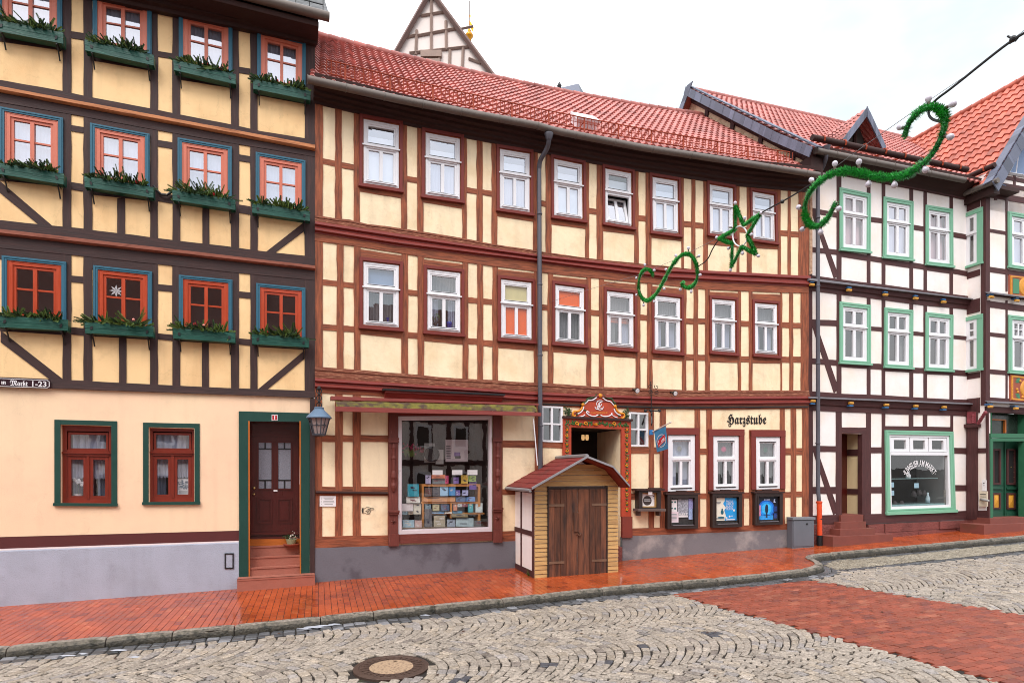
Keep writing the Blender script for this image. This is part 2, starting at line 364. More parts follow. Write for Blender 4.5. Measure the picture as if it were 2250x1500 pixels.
def slab(mb, fac, q, n0, n1, ref=0.0, segs=1, jit=0.0, back=False):
    """bar on a facade between four measured corners TL TR BR BL, from depth n0 out to n1; split along its length with a hand-hewn wobble"""
    c = [fac.hit(x, y, ref) for x, y in q]
    W = abs(c[1][0] - c[0][0]); H = abs(c[0][1] - c[3][1])
    horiz = W > H
    def P(a, b):   # a along, b across
        s_, t_ = (a, b) if horiz else (b, a)
        u = (c[0][0] * (1 - s_) + c[1][0] * s_) * (1 - t_) + (c[3][0] * (1 - s_) + c[2][0] * s_) * t_
        z = (c[0][1] * (1 - s_) + c[1][1] * s_) * (1 - t_) + (c[3][1] * (1 - s_) + c[2][1] * s_) * t_
        return u, z
    prev = None; L = W if horiz else H
    o = (rnd.random() * 30, rnd.random() * 30); T = H if horiz else W
    vs = []; 
    for k in range(segs + 1):
        a = k / segs; row = []
        for b in (0, 1):
            u, z = P(a, b); j = rnd.uniform(-jit, jit) if 0 < k < segs else 0
            if horiz: z += j
            else: u += j
            row.append((u, z))
        vs.append(row)
    i = len(mb.v)
    for k, (A, B) in enumerate(vs):
        mb.v.extend([fac.w(A[0], A[1], n1), fac.w(B[0], B[1], n1), fac.w(A[0], A[1], n0), fac.w(B[0], B[1], n0)])
    def add(f, uv): mb.f.append(tuple(f)); mb.uv.append([(x + o[0], y + o[1]) for x, y in uv]); mb.t.append(None)
    for k in range(segs):
        a = i + 4 * k; b = a + 4; l0, l1 = L * k / segs, L * (k + 1) / segs
        fl = (lambda f: f) if horiz else (lambda f: f[::-1])
        add(fl([a, a + 1, b + 1, b]), fl([(l0, 0), (l0, T), (l1, T), (l1, 0)]))
        add(fl([a + 2, a, b, b + 2]), fl([(l0, -.03), (l0, 0), (l1, 0), (l1, -.03)]))
        add(fl([a + 1, a + 3, b + 3, b + 1]), fl([(l0, T), (l0, T + .03), (l1, T + .03), (l1, T)]))
        if back: add(fl([a + 3, a + 2, b + 2, b + 3]), fl([(l0, 0), (l0, T), (l1, T), (l1, 0)]))
    e = i + 4 * segs
    fl = (lambda f: f) if horiz else (lambda f: f[::-1])
    add(fl([i + 2, i + 3, i + 1, i]), [(0, 0), (0, T), (.03, T), (.03, 0)])
    add(fl([e, e + 1, e + 3, e + 2]), [(L, 0), (L, T), (L + .03, T), (L + .03, 0)])

def strip(mb, fac, top, bot, x0, x1, n0, n1, step=40, ref=0.0, jit=0.0, prof=None):
    """long moulding following two measured lines (functions of photo x); prof = [(t, n)] cross-section from top to bottom"""
    k = max(1, int(math.ceil((x1 - x0) / step)))
    prof = prof or [(0, n0), (0, n1), (1, n1), (1, n0)]
    o = (rnd.random() * 30, rnd.random() * 30); rows = []; acc = 0; prevp = None
    for i in range(k + 1):
        x = x0 + (x1 - x0) * i / k
        ut, zt = fac.hit(x, top(x), ref); ub, zb = fac.hit(x, bot(x), ref); u = (ut + ub) / 2
        j0, j1 = (rnd.uniform(-jit, jit), rnd.uniform(-jit, jit)) if 0 < i < k else (0, 0)
        p = fac.w(u, zt, 0)
        if prevp is not None: acc += (p - prevp).length
        prevp = p; d = 0; r = []; last = None
        for t, n in prof:
            q = fac.w(u, zt + j0 + (zb + j1 - zt - j0) * t, n)
            if last is not None: d += (q - last).length
            last = q; r.append((q, (acc + o[0], d + o[1])))
        rows.append(r)
    m = len(prof); i0 = len(mb.v)
    for r in rows: mb.v.extend([q for q, _ in r])
    for i in range(k):
        for j in range(m - 1):
            a = i0 + i * m + j
            mb.f.append((a, a + 1, a + m + 1, a + m)); mb.uv.append([rows[i][j][1], rows[i][j + 1][1], rows[i + 1][j + 1][1], rows[i + 1][j][1]]); mb.t.append(None)
    mb.f.append(tuple(i0 + j for j in range(m))[::-1]); mb.uv.append([(0, 0)] * m); mb.t.append(None)
    mb.f.append(tuple(i0 + k * m + j for j in range(m))); mb.uv.append([(0, 0)] * m); mb.t.append(None)

def wall(mb, fac, top, bot, x0, x1, holes, step=60, n=0.0, depth=0.16):
    """wall sheet with openings: holes = quads TL TR BR BL in photo pixels; openings get reveals of the given depth"""
    hs = []
    for q in holes:
        a, b = (q[0][0] + q[3][0]) / 2, (q[1][0] + q[2][0]) / 2
        hs.append((a, b, lin([(a, q[0][1]), (b, q[1][1])]), lin([(a, q[3][1]), (b, q[2][1])])))
    xs = set([x0, x1])
    for h in hs:
        for e in h[:2]:
            if x0 < e < x1: xs.add(e)
    xs = sorted(xs); full = []
    for a, b in zip(xs, xs[1:]):
        k = max(1, int(math.ceil((b - a) / step))); full += [a + (b - a) * i / k for i in range(k)]
    full.append(xs[-1])
    P = lambda x, y, nn=n: fac.p(x, y, nn, 0.0)
    for a, b in zip(full, full[1:]):
        if b - a < 0.01: continue
        m = (a + b) / 2
        lv = [top]
        for h in sorted([h for h in hs if h[0] < m < h[1]], key=lambda h: h[2](m)): lv += [h[2], h[3]]
        lv.append(bot)
        for k in range(0, len(lv), 2):
            t, o = lv[k], lv[k + 1]
            if o(m) - t(m) > 0.05: mb.face([P(a, t(a)), P(a, o(a)), P(b, o(b)), P(b, t(b))])
    for a, b, t, o in hs:
        A = [P(a, t(a)), P(b, t(b)), P(b, o(b)), P(a, o(a))]; B = [P(a, t(a), n - depth), P(b, t(b), n - depth), P(b, o(b), n - depth), P(a, o(a), n - depth)]
        for i in range(4):
            j = (i + 1) % 4; mb.face([A[i], A[j], B[j], B[i]])

class Win:
    """a window opening on a facade with its own coordinates: s across 0..1, t down 0..1, n outward"""
    def __init__(s, fac, q, ref=0.0):
        s.fac = fac; s.c = [fac.hit(x, y, ref) for x, y in q]
        s.W = abs(s.c[1][0] - s.c[0][0]); s.H = abs(s.c[0][1] - s.c[3][1])
    def uz(s, a, t):
        c = s.c
        return tuple((c[0][i] * (1 - a) + c[1][i] * a) * (1 - t) + (c[3][i] * (1 - a) + c[2][i] * a) * t for i in (0, 1))
    def p(s, a, t, n): return s.fac.w(*s.uz(a, t), n)
    def box(s, mb, a0, a1, t0, t1, n0, n1):
        q = [(a0, t0), (a1, t0), (a1, t1), (a0, t1)]
        mb.hexa([s.p(a, t, n1) for a, t in q], [s.p(a, t, n0) for a, t in q])
    def quad(s, mb, a0, a1, t0, t1, n, jit=0.0):
        mb.face([s.p(a, t, n + rnd.uniform(-jit, jit)) for a, t in ((a0, t0), (a0, t1), (a1, t1), (a1, t0))])
    def ring(s, mb, a0, a1, t0, t1, wx, wy, n0, n1, wyb=None):
        """rectangular frame butted end to end"""
        wyb = wy if wyb is None else wyb
        s.box(mb, a0, a0 + wx, t0, t1, n0, n1); s.box(mb, a1 - wx, a1, t0, t1, n0, n1)
        s.box(mb, a0 + wx, a1 - wx, t0, t0 + wy, n0, n1 - 0.002); s.box(mb, a0 + wx, a1 - wx, t1 - wyb, t1, n0, n1 - 0.002)
    def drape(s, mb, a0, a1, t0, t1, n, folds=7, amp=0.02, scallop=0.0):
        k = folds * 4; cols = []
        for i in range(k + 1):
            a = a0 + (a1 - a0) * i / k; d = amp * math.sin(i / 4 * 2 * math.pi) + rnd.uniform(-amp, amp) * 0.3
            cols.append((s.p(a, t0, n + d), s.p(a, t1 + scallop * abs(math.sin(i / 4 * math.pi)), n + d)))
        for A, B in zip(cols, cols[1:]): mb.face([A[0], A[1], B[1], B[0]])
    def room(s, mb, n=-0.5, m=0.02):
        """the dark room behind: five faces"""
        A = [s.p(a, t, -0.075) for a, t in ((m, m), (1 - m, m), (1 - m, 1 - m), (m, 1 - m))]
        B = [s.p(a, t, n) for a, t in ((m, m), (1 - m, m), (1 - m, 1 - m), (m, 1 - m))]
        mb.face(B)
        for i in range(4):
            j = (i + 1) % 4; mb.face([A[i], A[j], B[j], B[i]])

def text_mesh(body, bold=0.0):
    cu = bpy.data.curves.new("lettering", 'FONT'); cu.body = body; cu.size = 1.0; cu.offset = bold; cu.resolution_u = 3
    o = bpy.data.objects.new("lettering", cu); SC.collection.objects.link(o)
    dg = bpy.context.evaluated_depsgraph_get()
    me = bpy.data.meshes.new_from_object(o.evaluated_get(dg))
    vs = [tuple(v.co)[:2] for v in me.vertices]; fs = [tuple(p.vertices) for p in me.polygons]
    bpy.data.objects.remove(o); bpy.data.curves.remove(cu); bpy.data.meshes.remove(me)
    return vs, fs
def text_on(mb, body, fn, bold=0.0, arc=None):
    """flat lettering: fn maps (s 0..1 left to right, t 0..1 top to bottom) to a point"""
    vs, fs = text_mesh(body, bold)
    if not vs: return
    xs = [v[0] for v in vs]; ys = [v[1] for v in vs]
    x0, x1, y0, y1 = min(xs), max(xs), min(ys), max(ys)
    mb.faces([fn((v[0] - x0) / (x1 - x0), 1 - (v[1] - y0) / (y1 - y0)) for v in vs], fs)
def quad_fn(fac, q, n, ref=None):
    c = [fac.hit(x, y, n if ref is None else ref) for x, y in q]
    def fn(s, t):
        u, z = (tuple((c[0][i] * (1 - s) + c[1][i] * s) * (1 - t) + (c[3][i] * (1 - s) + c[2][i] * s) * t for i in (0, 1)))
        return fac.w(u, z, n)
    return fn
def px_poly(mb, fac, pts, n0, n1, ref=None):
    """solid plate with a measured outline"""
    r = n1 if ref is None else ref
    A = [fac.p(x, y, n1, r) for x, y in pts]; B = [fac.p(x, y, n0, r) for x, y in pts]
    mb.face(A)
    for i in range(len(A)):
        j = (i + 1) % len(A); mb.face([A[i], B[i], B[j], A[j]])
def rectq(x0, x1, y0, y1): return [(x0, y0), (x1, y0), (x1, y1), (x0, y1)]

# ---------------------------------------------------------------- the plan of the street
H1 = line_fac((-4.64, 11.5), (3440, 1300))
_x0, _y0 = -3.94, 11.77
H2 = Fac(lambda u: (u, _y0 + 0.41 * (u - _x0) - 0.0085 * (u - _x0) ** 2),
         lambda u: (lambda s: (s / math.hypot(s, 1), -1 / math.hypot(s, 1)))(0.41 - 0.017 * (u - _x0)), -8, 14)
D3 = (0.9505, 0.3108)
H3 = line_fac((7.76, 15.45), D3)
_u, _ = H3.hit(2125, 1000); R0 = H3.pos(_u)
RT = line_fac(R0, (0.3108, -0.9505), -2, 4)          # short return wall of the corner house
_u, _ = RT.hit(2165, 1000); C4 = RT.pos(_u)
H4 = line_fac(C4, D3)

_hb = [(-30, -0.3), (-5.1, -0.17), (-1.4, -0.13), (0.5, -0.09), (4.0, -0.065), (7.0, -0.02), (11.6, 0.155), (14.0, 0.25), (17.7, 0.39), (25, 0.6), (60, 1.4)]
hb = lin(_hb)
def sv(x, y): return 0.9505 * x + 0.3108 * y, -0.3108 * x + 0.9505 * y
def xy(s, v): return 0.9505 * s - 0.3108 * v, 0.3108 * s + 0.9505 * v
def z_pave(x, y):
    s, v = sv(x, y); return hb(s) - 0.02 * (12.35 - v)
def z_road(x, y):
    s, v = sv(x, y); return hb(s) - 0.148
def ground(px, py, zf):
    y = 2.2 * F / max(py - YH, 1); 
    for _ in range(60):
        x = (px - CX) / F * y
        y = 0.5 * y + 0.5 * (ZC - zf(x, y)) * F / (py - YH)
    return Vector(((px - CX) / F * y, y, zf((px - CX) / F * y, y)))
# ---------------------------------------------------------------- ground, road, pavement
MC = {}
MC['joint'] = pmat('joint_earth', srgb(36, 30, 26), 0.9, 0.3, 8, 0.5, 60, col2=srgb(60, 64, 34), mix2=(0.58, 0.68), scale2=5)
MC['cobble'] = pmat('cobble_granite', (1, 1, 1), 0.5, 0.75, 34, 0.7, 45, attr=True, rvar=0.14, bdist=0.010)
MC['cobble_dark'] = pmat('cobble_basalt', (1, 1, 1), 0.38, 0.3, 40, 0.5, 60, attr=True, bdist=0.008)
MC['clinker'] = pmat('clinker_wet', (1, 1, 1), 0.17, 0.32, 1.6, 0.10, 90, attr=True, rvar=0.13, spec=0.3, bdist=0.003)
MC['brick'] = pmat('brick_damp', (1, 1, 1), 0.5, 0.25, 5, 0.5, 80, attr=True, rvar=0.12, bdist=0.006)
MC['kerb'] = pmat('kerb_granite', srgb(132, 122, 113), 0.6, 0.8, 22, 0.9, 35, col2=srgb(70, 66, 54), mix2=(0.52, 0.64), scale2=7, bdist=0.02, attr=True)

# far ground sheet under everything
g = MB()
NS = 40
for i in range(NS):
    for j in range(24):
        q = []
        for a, b in ((i, j), (i + 1, j), (i + 1, j + 1), (i, j + 1)):
            s_ = -100 + 240 * a / NS; v_ = -100 + 240 * b / 24; x, y = xy(s_, v_)
            q.append(Vector((x, y, hb(s_) - 0.6)))
        g.face(q)
struct(g.build('ground', MC['joint']))

# kerb: outer edge of the pavement, measured along its top
KP = [(-420, 1466), (0, 1427), (251, 1403), (427, 1387), (615, 1369), (814, 1348), (1000, 1329), (1130, 1317), (1355, 1291), (1611, 1271), (1720, 1259), (1780, 1252), (1806, 1245), (1808, 1238), (1797, 1231), (1783, 1226), (1790, 1221), (1830, 1216), (1938, 1207), (2250, 1179), (2600, 1146)]
kerb_pts = [ground(x, y, z_pave) for x, y in KP]
for _ in range(2):       # corner cutting for a round kerb
    q = [kerb_pts[0]]
    for a, b in zip(kerb_pts, kerb_pts[1:]): q += [a * .75 + b * .25, a * .25 + b * .75]
    kerb_pts = q + [kerb_pts[-1]]
def resample(pts, d):
    out = [pts[0]]; need = d
    for a, b in zip(pts, pts[1:]):
        l = (b - a).length; t = need
        while t <= l: out.append(a + (b - a) * t / l); t += d
        need = t - l
    return out
kp = resample(kerb_pts, 0.1)
ksv = [sv(p.x, p.y) for p in kp]
def kerb_side(s, v):
    """signed distance from the kerb line: positive on the road side"""
    best = 1e9; sg = 1
    for i in range(0, len(ksv) - 1):
        a, b = ksv[i], ksv[i + 1]
        d = (s - a[0]) ** 2 + (v - a[1]) ** 2
        if d < best:
            best = d; cr = (b[0] - a[0]) * (v - a[1]) - (b[1] - a[1]) * (s - a[0]); sg = -1 if cr > 0 else 1
    return math.sqrt(best) * sg
KGRID = {}
def kside(s, v):
    """cached on a fine grid"""
    k = (round(s * 12), round(v * 12)); r = KGRID.get(k)
    if r is None: r = KGRID[k] = kerb_side(k[0] / 12, k[1] / 12)
    return r
kb = MB()
def kerb_ring(p, t, seed, dip):
    nrm = Vector((t.y, -t.x, 0))       # towards the road
    zr = z_road(p.x, p.y); zt = z_pave(p.x, p.y)
    h = mnoise.noise(Vector((p.x * 4, p.y * 4, 1))) * 0.010
    e = mnoise.noise(Vector((p.x * 7, p.y * 7, 5))) * 0.028
    e2 = mnoise.noise(Vector((p.x * 13, p.y * 13, 9))) * 0.022
    prof = [(-0.15, -0.06), (-0.15, 0.018 - dip), (-0.09, 0.022 + h - dip), (-0.02 + e, 0.018 + h - dip), (0.012 + e, -0.025 + e2 - dip), (0.03 + e2, -0.08), (0.02 + e, zr - zt - 0.05)]
    return [p + nrm * a + Vector((0, 0, b)) for a, b in prof]
nst = 10; i = 0
while i < len(kp) - nst - 1:
    rings = []
    n_here = rnd.choice([8, 9, 10, 11, 12])
    if 6.6 < ksv[i][0] < 10.5 and kp[i].x > 7: n_here = 4
    n_here = min(n_here, len(kp) - 2 - i)
    for k in range(n_here + 1):
        t = (kp[min(i + k + 1, len(kp) - 1)] - kp[max(i + k - 1, 0)]); t.z = 0; t.normalize()
        p = kp[i + k].copy()
        if k == 0: p += t * 0.008
        if k == n_here: p -= t * 0.008
        rings.append(kerb_ring(p, t, i, 0.012 if k in (0, n_here) else 0.0))
    base = len(kb.v); m = len(rings[0])
    for r in rings: kb.v.extend(r)
    for k in range(n_here):
        for j in range(m - 1):
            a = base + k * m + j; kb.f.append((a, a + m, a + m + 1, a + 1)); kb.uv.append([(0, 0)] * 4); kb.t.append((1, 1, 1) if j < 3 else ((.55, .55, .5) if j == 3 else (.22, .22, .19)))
    kb.f.append(tuple(base + j for j in range(m))); kb.uv.append([(0, 0)] * m); kb.t.append(None)
    kb.f.append(tuple(base + n_here * m + j for j in range(m))[::-1]); kb.uv.append([(0, 0)] * m); kb.t.append(None)
    i += n_here
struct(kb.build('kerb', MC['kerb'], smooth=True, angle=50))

def stone(mb, c, zf, a, b, th, h, bev, tint, tilt=0.006, jit=0.0):
    """one paving stone at (s, v), half sizes a, b, turned by th"""
    s, v = c; ct, st = math.cos(th), math.sin(th)
    def P(x, y, dz):
        ss, vv = s + x * ct - y * st, v + x * st + y * ct
        X, Y = xy(ss, vv); return Vector((X, Y, zf(X, Y) + dz))
    tx, ty = rnd.uniform(-tilt, tilt), rnd.uniform(-tilt, tilt)
    cor = [(-a, -b), (a, -b), (a, b), (-a, b)]
    cor = [(x + rnd.uniform(-jit, jit), y + rnd.uniform(-jit, jit)) for x, y in cor]
    def inset(x, y): return (x - math.copysign(bev, x), y - math.copysign(bev, y))
    top = [P(*inset(x, y), h + (tx if x > 0 else -tx) + (ty if y > 0 else -ty)) for x, y in cor]
    mid = [P(x, y, h - bev * 0.8) for x, y in cor]
    bot = [P(x, y, h - 0.05) for x, y in cor]
    vs = top + mid + bot
    fs = [(0, 1, 2, 3)]
    for k in range(4):
        j = (k + 1) % 4
        fs.append((4 + k, 4 + j, j, k)); fs.append((8 + k, 8 + j, 4 + j, 4 + k))
    mb.faces(vs, fs, tint)

def gsv(px, py, zf=z_road):
    p = ground(px, py, zf); return sv(p.x, p.y)
def inside(poly, s, v):
    r = False; j = len(poly) - 1
    for i in range(len(poly)):
        (xi, yi), (xj, yj) = poly[i], poly[j]
        if (yi > v) != (yj > v) and s < (xj - xi) * (v - yi) / (yj - yi) + xi: r = not r
        j = i
    return r
X_L0, X_L1 = gsv(1484, 1306), gsv(2208, 1500)
X_R0, X_R1 = gsv(1782, 1274), gsv(2250, 1349)
def ext(a, b, t): return (a[0] + (b[0] - a[0]) * t, a[1] + (b[1] - a[1]) * t)
CROSS = [ext(X_L0, X_L1, -0.12), ext(X_L0, X_L1, 1.9), ext(X_R0, X_R1, 2.2), ext(X_R0, X_R1, -0.2)]
PARK = [gsv(1813, 1236), gsv(1831, 1251), gsv(2250, 1208), gsv(2800, 1150), gsv(2800, 1100), gsv(2250, 1180), gsv(1900, 1214)]
DARKL = [gsv(1831, 1251), gsv(1831, 1256), gsv(2250, 1216), gsv(2800, 1162), gsv(2800, 1152), gsv(2250, 1208)]
mh = ground(860, 1464, z_road); MHC = sv(mh.x, mh.y); MHR = 82.0 * mh.y / F

# bed under the stones
bed = MB()
for i in range(58):
    for j in range(32):
        q = []
        for a, b in ((i, j), (i + 1, j), (i + 1, j + 1), (i, j + 1)):
            s_ = -14 + 0.75 * a; v_ = -8 + 0.66 * b; x, y = xy(s_, v_); q.append(Vector((x, y, hb(s_) - 0.148 - 0.022)))
        bed.face(q)
struct(bed.build('road', MC['joint']))

def granite():
    k = rnd.gauss(1.0, 0.10); w = rnd.random()
    base = (0.375, 0.335, 0.295) if w < 0.70 else ((0.39, 0.34, 0.285) if w < 0.85 else ((0.32, 0.30, 0.295) if w < .96 else (.25, .22, .20)))
    return tuple(max(0.05, c * k * q_) for c, q_ in zip(base, (0.78, 0.74, 0.70)))
cob = MB()
def road_ok(s, v, r=0.0):
    if inside(CROSS, s, v) or inside(PARK, s, v) or inside(DARKL, s, v): return False
    if (s - MHC[0]) ** 2 + (v - MHC[1]) ** 2 < (MHR + 0.03) ** 2: return False
    return kside(s, v) > 0.36
VB = gsv(1200, 1386)[1]; W_ = VB - gsv(1300, 1482)[1]; SAG, ST = 0.32 * W_, 0.128
DARKST = [gsv(1210, 1458), gsv(1412, 1414), gsv(1568, 1390), gsv(1010, 1490), gsv(1345, 1452)]
for col in range(-3, 5):
    vc = VB + W_ / 2 - (col + 1) * W_
    s0, s1 = -7.5, 20
    if vc < 3: s0, s1 = -5, 12
    for k in range(int((s1 - s0) / ST)):
        sb = s0 + k * ST
        n = 14; vv = -W_ / 2
        while vv < W_ / 2 - 0.05:
            w = rnd.uniform(0.13, 0.17); vm = vv + w / 2
            if W_ / 2 - (vv + w) < 0.07: w = W_ / 2 - vv; vm = vv + w / 2
            t = 2 * vm / W_
            s = sb + SAG * (1 - t * t) + rnd.uniform(-0.012, 0.012); v = vc + vm
            vv += w
            sl = -SAG * 2 * t * 2 / W_      # ds/dv
            if not road_ok(s, v): continue
            th = math.atan2(-sl, 1.0)
            aa = ST / 2 * math.cos(th) - 0.0052; bb = w / 2 / math.cos(th) - 0.0095
            tint = granite()
            if any(abs(s - d[0]) < 0.09 and abs(v - d[1]) < 0.09 for d in DARKST): tint = (0.06, 0.06, 0.07)
            stone(cob, (s, v), z_road, aa, bb, th, rnd.uniform(-0.004, 0.003), 0.009, tint, 0.0025, 0.008)
struct(cob.build('cobblestones', MC['cobble'], smooth=False))
# small beige setts of the parking strip beside the white house
ps = MB()
ss = [p[0] for p in PARK]; 
s = min(ss)
while s < max(ss):
    v = min(p[1] for p in PARK); r = 0
    while v < max(p[1] for p in PARK):
        c = (s + 0.09 * math.sin((v * 2.2) * math.pi), v)
        if inside(PARK, *c) and kside(*c) > 0.2:
            k = rnd.gauss(1, 0.12); stone(ps, c, z_road, 0.051, 0.051, rnd.uniform(-.2, .2), rnd.uniform(-.003, .004), 0.012, (0.25 * k, 0.215 * k, 0.165 * k), 0.004, 0.006)
        v += 0.115
    s += 0.115
struct(ps.build('setts', MC['cobble']))
# dark gutter stones along the kerb and the dark line across the parking strip
dk = MB()
for off_ in (0.105, 0.255):
    pts = resample(kerb_pts, 0.17); 
    for a, b in zip(pts, pts[1:]):
        t = (b - a); t.z = 0; t.normalize(); nn = Vector((t.y, -t.x, 0)); p = (a + b) / 2 + nn * off_
        c = sv(p.x, p.y); th = math.atan2(-0.3108 * t.x + 0.9505 * t.y, 0.9505 * t.x + 0.3108 * t.y)
        k = rnd.gauss(1, 0.25); g_ = 0.075 * k if rnd.random() > 0.1 else 0.2
        stone(dk, c, z_road, 0.078, 0.066, th, rnd.uniform(-.01, -.002), 0.014, (g_, g_, g_ * 1.08), 0.004, 0.006)
a, b = DARKL[0], DARKL[3]
L_ = math.hypot(b[0] - a[0], b[1] - a[1])
for k in range(int(L_ / 0.17)):
    for e in (0.07, 0.21):
        t = k * 0.17 / L_; c = (a[0] + (b[0] - a[0]) * t, a[1] + (b[1] - a[1]) * t - e)
        g_ = 0.07 * rnd.gauss(1, .25); stone(dk, c, z_road, 0.078, 0.062, math.atan2(b[1] - a[1], b[0] - a[0]), -0.004, 0.014, (g_, g_, g_ * 1.08), 0.004, 0.006)
struct(dk.build('road_gutter', MC['cobble_dark']))
# red brick crossing: running bond laid along the street
br = MB()
cs = [p[0] for p in CROSS]; cv = [p[1] for p in CROSS]
dirx = ext((0, 0), (X_L1[0] - X_L0[0], X_L1[1] - X_L0[1]), 1); la = math.hypot(*dirx); cth = math.atan2(dirx[1], dirx[0]) + math.pi / 2
v = -6.0; row = 0
while v < 9.5:
    s = -4.0 + (row % 2) * 0.105
    while s < 16:
        if inside(CROSS, s, v) and kside(s, v) > 0.33:
            k = rnd.gauss(1, 0.10); w = rnd.random()
            base = (0.225, 0.050, 0.026) if w < 0.8 else ((0.175, 0.042, 0.028) if w < 0.93 else (0.26, 0.075, 0.042))
            stone(br, (s, v), z_road, 0.1015, 0.0485, 0, rnd.uniform(-.003, .003), 0.006, tuple(c * k for c in base), 0.002, 0.002)
        s += 0.21
    v += 0.104; row += 1
struct(br.build('brick_crossing', MC['brick']))
# pavement clinkers: rows running from the kerb to the houses
pv = MB(); pb = MB()
s = -8.5; row = 0
H1W = [sv(*H1.pos(u)) for u in (-9, 5)]
def wall_v(s):
    # distance of the wall line from the plan axis
    if s < -0.05: a = sv(*H1.pos(0)); return a[1] + (s - a[0]) * 0.0 + (sv(*H1.pos(1))[1] - a[1]) * (s - a[0])
    return wv(s)
_tab = [sv(*H2.pos(-3.94 + 11.7 * i / 30)) for i in range(31)] + [sv(*H3.pos(u)) for u in (0.3, 6.0)] + [(30, sv(*H3.pos(6.0))[1])]
wv = lin([(a, b) for a, b in _tab])
while s < 24:
    v = wall_v(s) + 0.12 - (row % 2) * 0.105
    while v > 3:
        d_in = -kside(s, v); half, vv_ = 0.103, v
        if d_in < -0.05: break
        if d_in - 0.103 < 0.12:
            half = (d_in + 0.103 - 0.12) / 2; vv_ = v + 0.103 - half
            if half < 0.012: break
        k = rnd.gauss(1, 0.05); w = rnd.random()
        base = (0.36, 0.066, 0.018) if w < 0.85 else ((0.28, 0.048, 0.016) if w < 0.95 else (0.37, 0.085, 0.028))
        stone(pv, (s, vv_), z_pave, 0.0482, half, 0, rnd.uniform(-.001, .001), 0.0025, tuple(c * k for c in base), 0.0007, 0.001)
        v -= 0.21
    s += 0.103; row += 1
struct(pv.build('pavement', MC['clinker']))
# bed below the clinkers
s = -8.5
while s < 24:
    v0, v1 = wall_v(s) + 0.3, None
    va = v0
    while va > 3 and kside(s, va) < -0.12: va -= 0.1
    s2 = s + 0.2; vb0 = wall_v(s2) + 0.3; vb = vb0
    while vb > 3 and kside(s2, vb) < -0.12: vb -= 0.1
    q = []
    for ss_, vv_ in ((s, v0), (s, va), (s2, vb), (s2, vb0)):
        X, Y = xy(ss_, vv_); q.append(Vector((X, Y, z_pave(X, Y) - 0.007)))
    pb.face(q); s = s2
struct(pb.build('pavement_bed', MC['joint']))

# manhole cover
t = thing('manhole_cover', 'round cast iron manhole cover with a concrete centre, set in the cobbles', 'manhole cover', (mh.x, mh.y, mh.z))
mi = pmat('cast_iron_brown', srgb(84, 66, 58), 0.5, 0.3, 20, 0.5, 60, metal=0.4)
mcn = pmat('manhole_concrete', srgb(164, 138, 112), 0.75, 0.35, 60, 0.6, 80, col2=srgb(118, 96, 78), mix2=(0.5, 0.6), scale2=30)
b = MB(); b.lathe(mh - Vector((0, 0, .05)), [(MHR, 0), (MHR, .05), (MHR - .012, .056), (MHR * .86, .056), (MHR * .85, .05)], 48); b.build('rim', mi, t, True, 30)
b = MB(); b.lathe(mh - Vector((0, 0, .05)), [(MHR * .835, 0), (MHR * .835, .05), (MHR * .82, .054), (MHR * .60, .054), (MHR * .59, .046)], 48)
for k in range(26):
    a = 2 * math.pi * k / 26
    for r in (.66, .76): b.box(mh + Vector((math.cos(a) * MHR * r, math.sin(a) * MHR * r, .006)), (math.cos(a) * .02, math.sin(a) * .02, 0), (-math.sin(a) * .016, math.cos(a) * .016, 0), (0, 0, .004))
b.build('cover', mi, t)
b = MB(); b.lathe(mh - Vector((0, 0, .05)), [(MHR * .58, 0), (MHR * .58, .052)], 40); b.build('concrete_centre', mcn, t)
# left-over slush on the gutter stones
sl = MB(); snow = pmat('slush', srgb(165, 168, 178), 0.5, 0.08, 20, 0.4, 40)
for px, py, r in ((690, 1377, .16), (712, 1374, .12), (672, 1381, .10), (735, 1371, .09), (262, 1428, .10), (298, 1443, .07), (150, 1440, .09), (182, 1436, .06), (935, 1351, .07)):
    c = ground(px, py, z_road); n = 12; pts = [c + Vector((math.cos(2 * math.pi * k / n) * r * rnd.uniform(.7, 1.5), math.sin(2 * math.pi * k / n) * r * rnd.uniform(.2, .5), 0.004)) for k in range(n)]
    for k in range(n): sl.face([c + Vector((0, 0, .016)), pts[k], pts[(k + 1) % n]])
struct(sl.build('slush', snow, smooth=True), 'stuff')
# small wet leaves and crumbs on the paving
lt = MB()
for k in range(170):
    if k < 90: s_ = rnd.uniform(-5, 19); c = wall_v(s_) - abs(rnd.gauss(0, 1.2)) - .05; X, Y = xy(s_, c); ok = kside(s_, c) < -.25; z = z_pave(X, Y)
    else: s_ = rnd.uniform(-4, 15); c = rnd.uniform(5, 9.6); X, Y = xy(s_, c); ok = kside(s_, c) > .1; z = z_road(X, Y)
    if not ok: continue
    a_ = rnd.uniform(0, 6.28); r_ = rnd.uniform(.012, .03); kk = rnd.uniform(.5, 1.3)
    P = [Vector((X + math.cos(a_ + t) * r_ * q, Y + math.sin(a_ + t) * r_ * q, z + .006 + rnd.uniform(0, .012))) for t, q in ((0, 1.3), (1.3, .6), (3.14, 1.1), (4.9, .6))]
    lt.face(P, None, (kk, kk * rnd.uniform(.8, 1), kk * .8))
struct(lt.build('litter', pmat('dead_leaf', srgb(74, 48, 30), .7, .2, attr=True)), 'stuff')
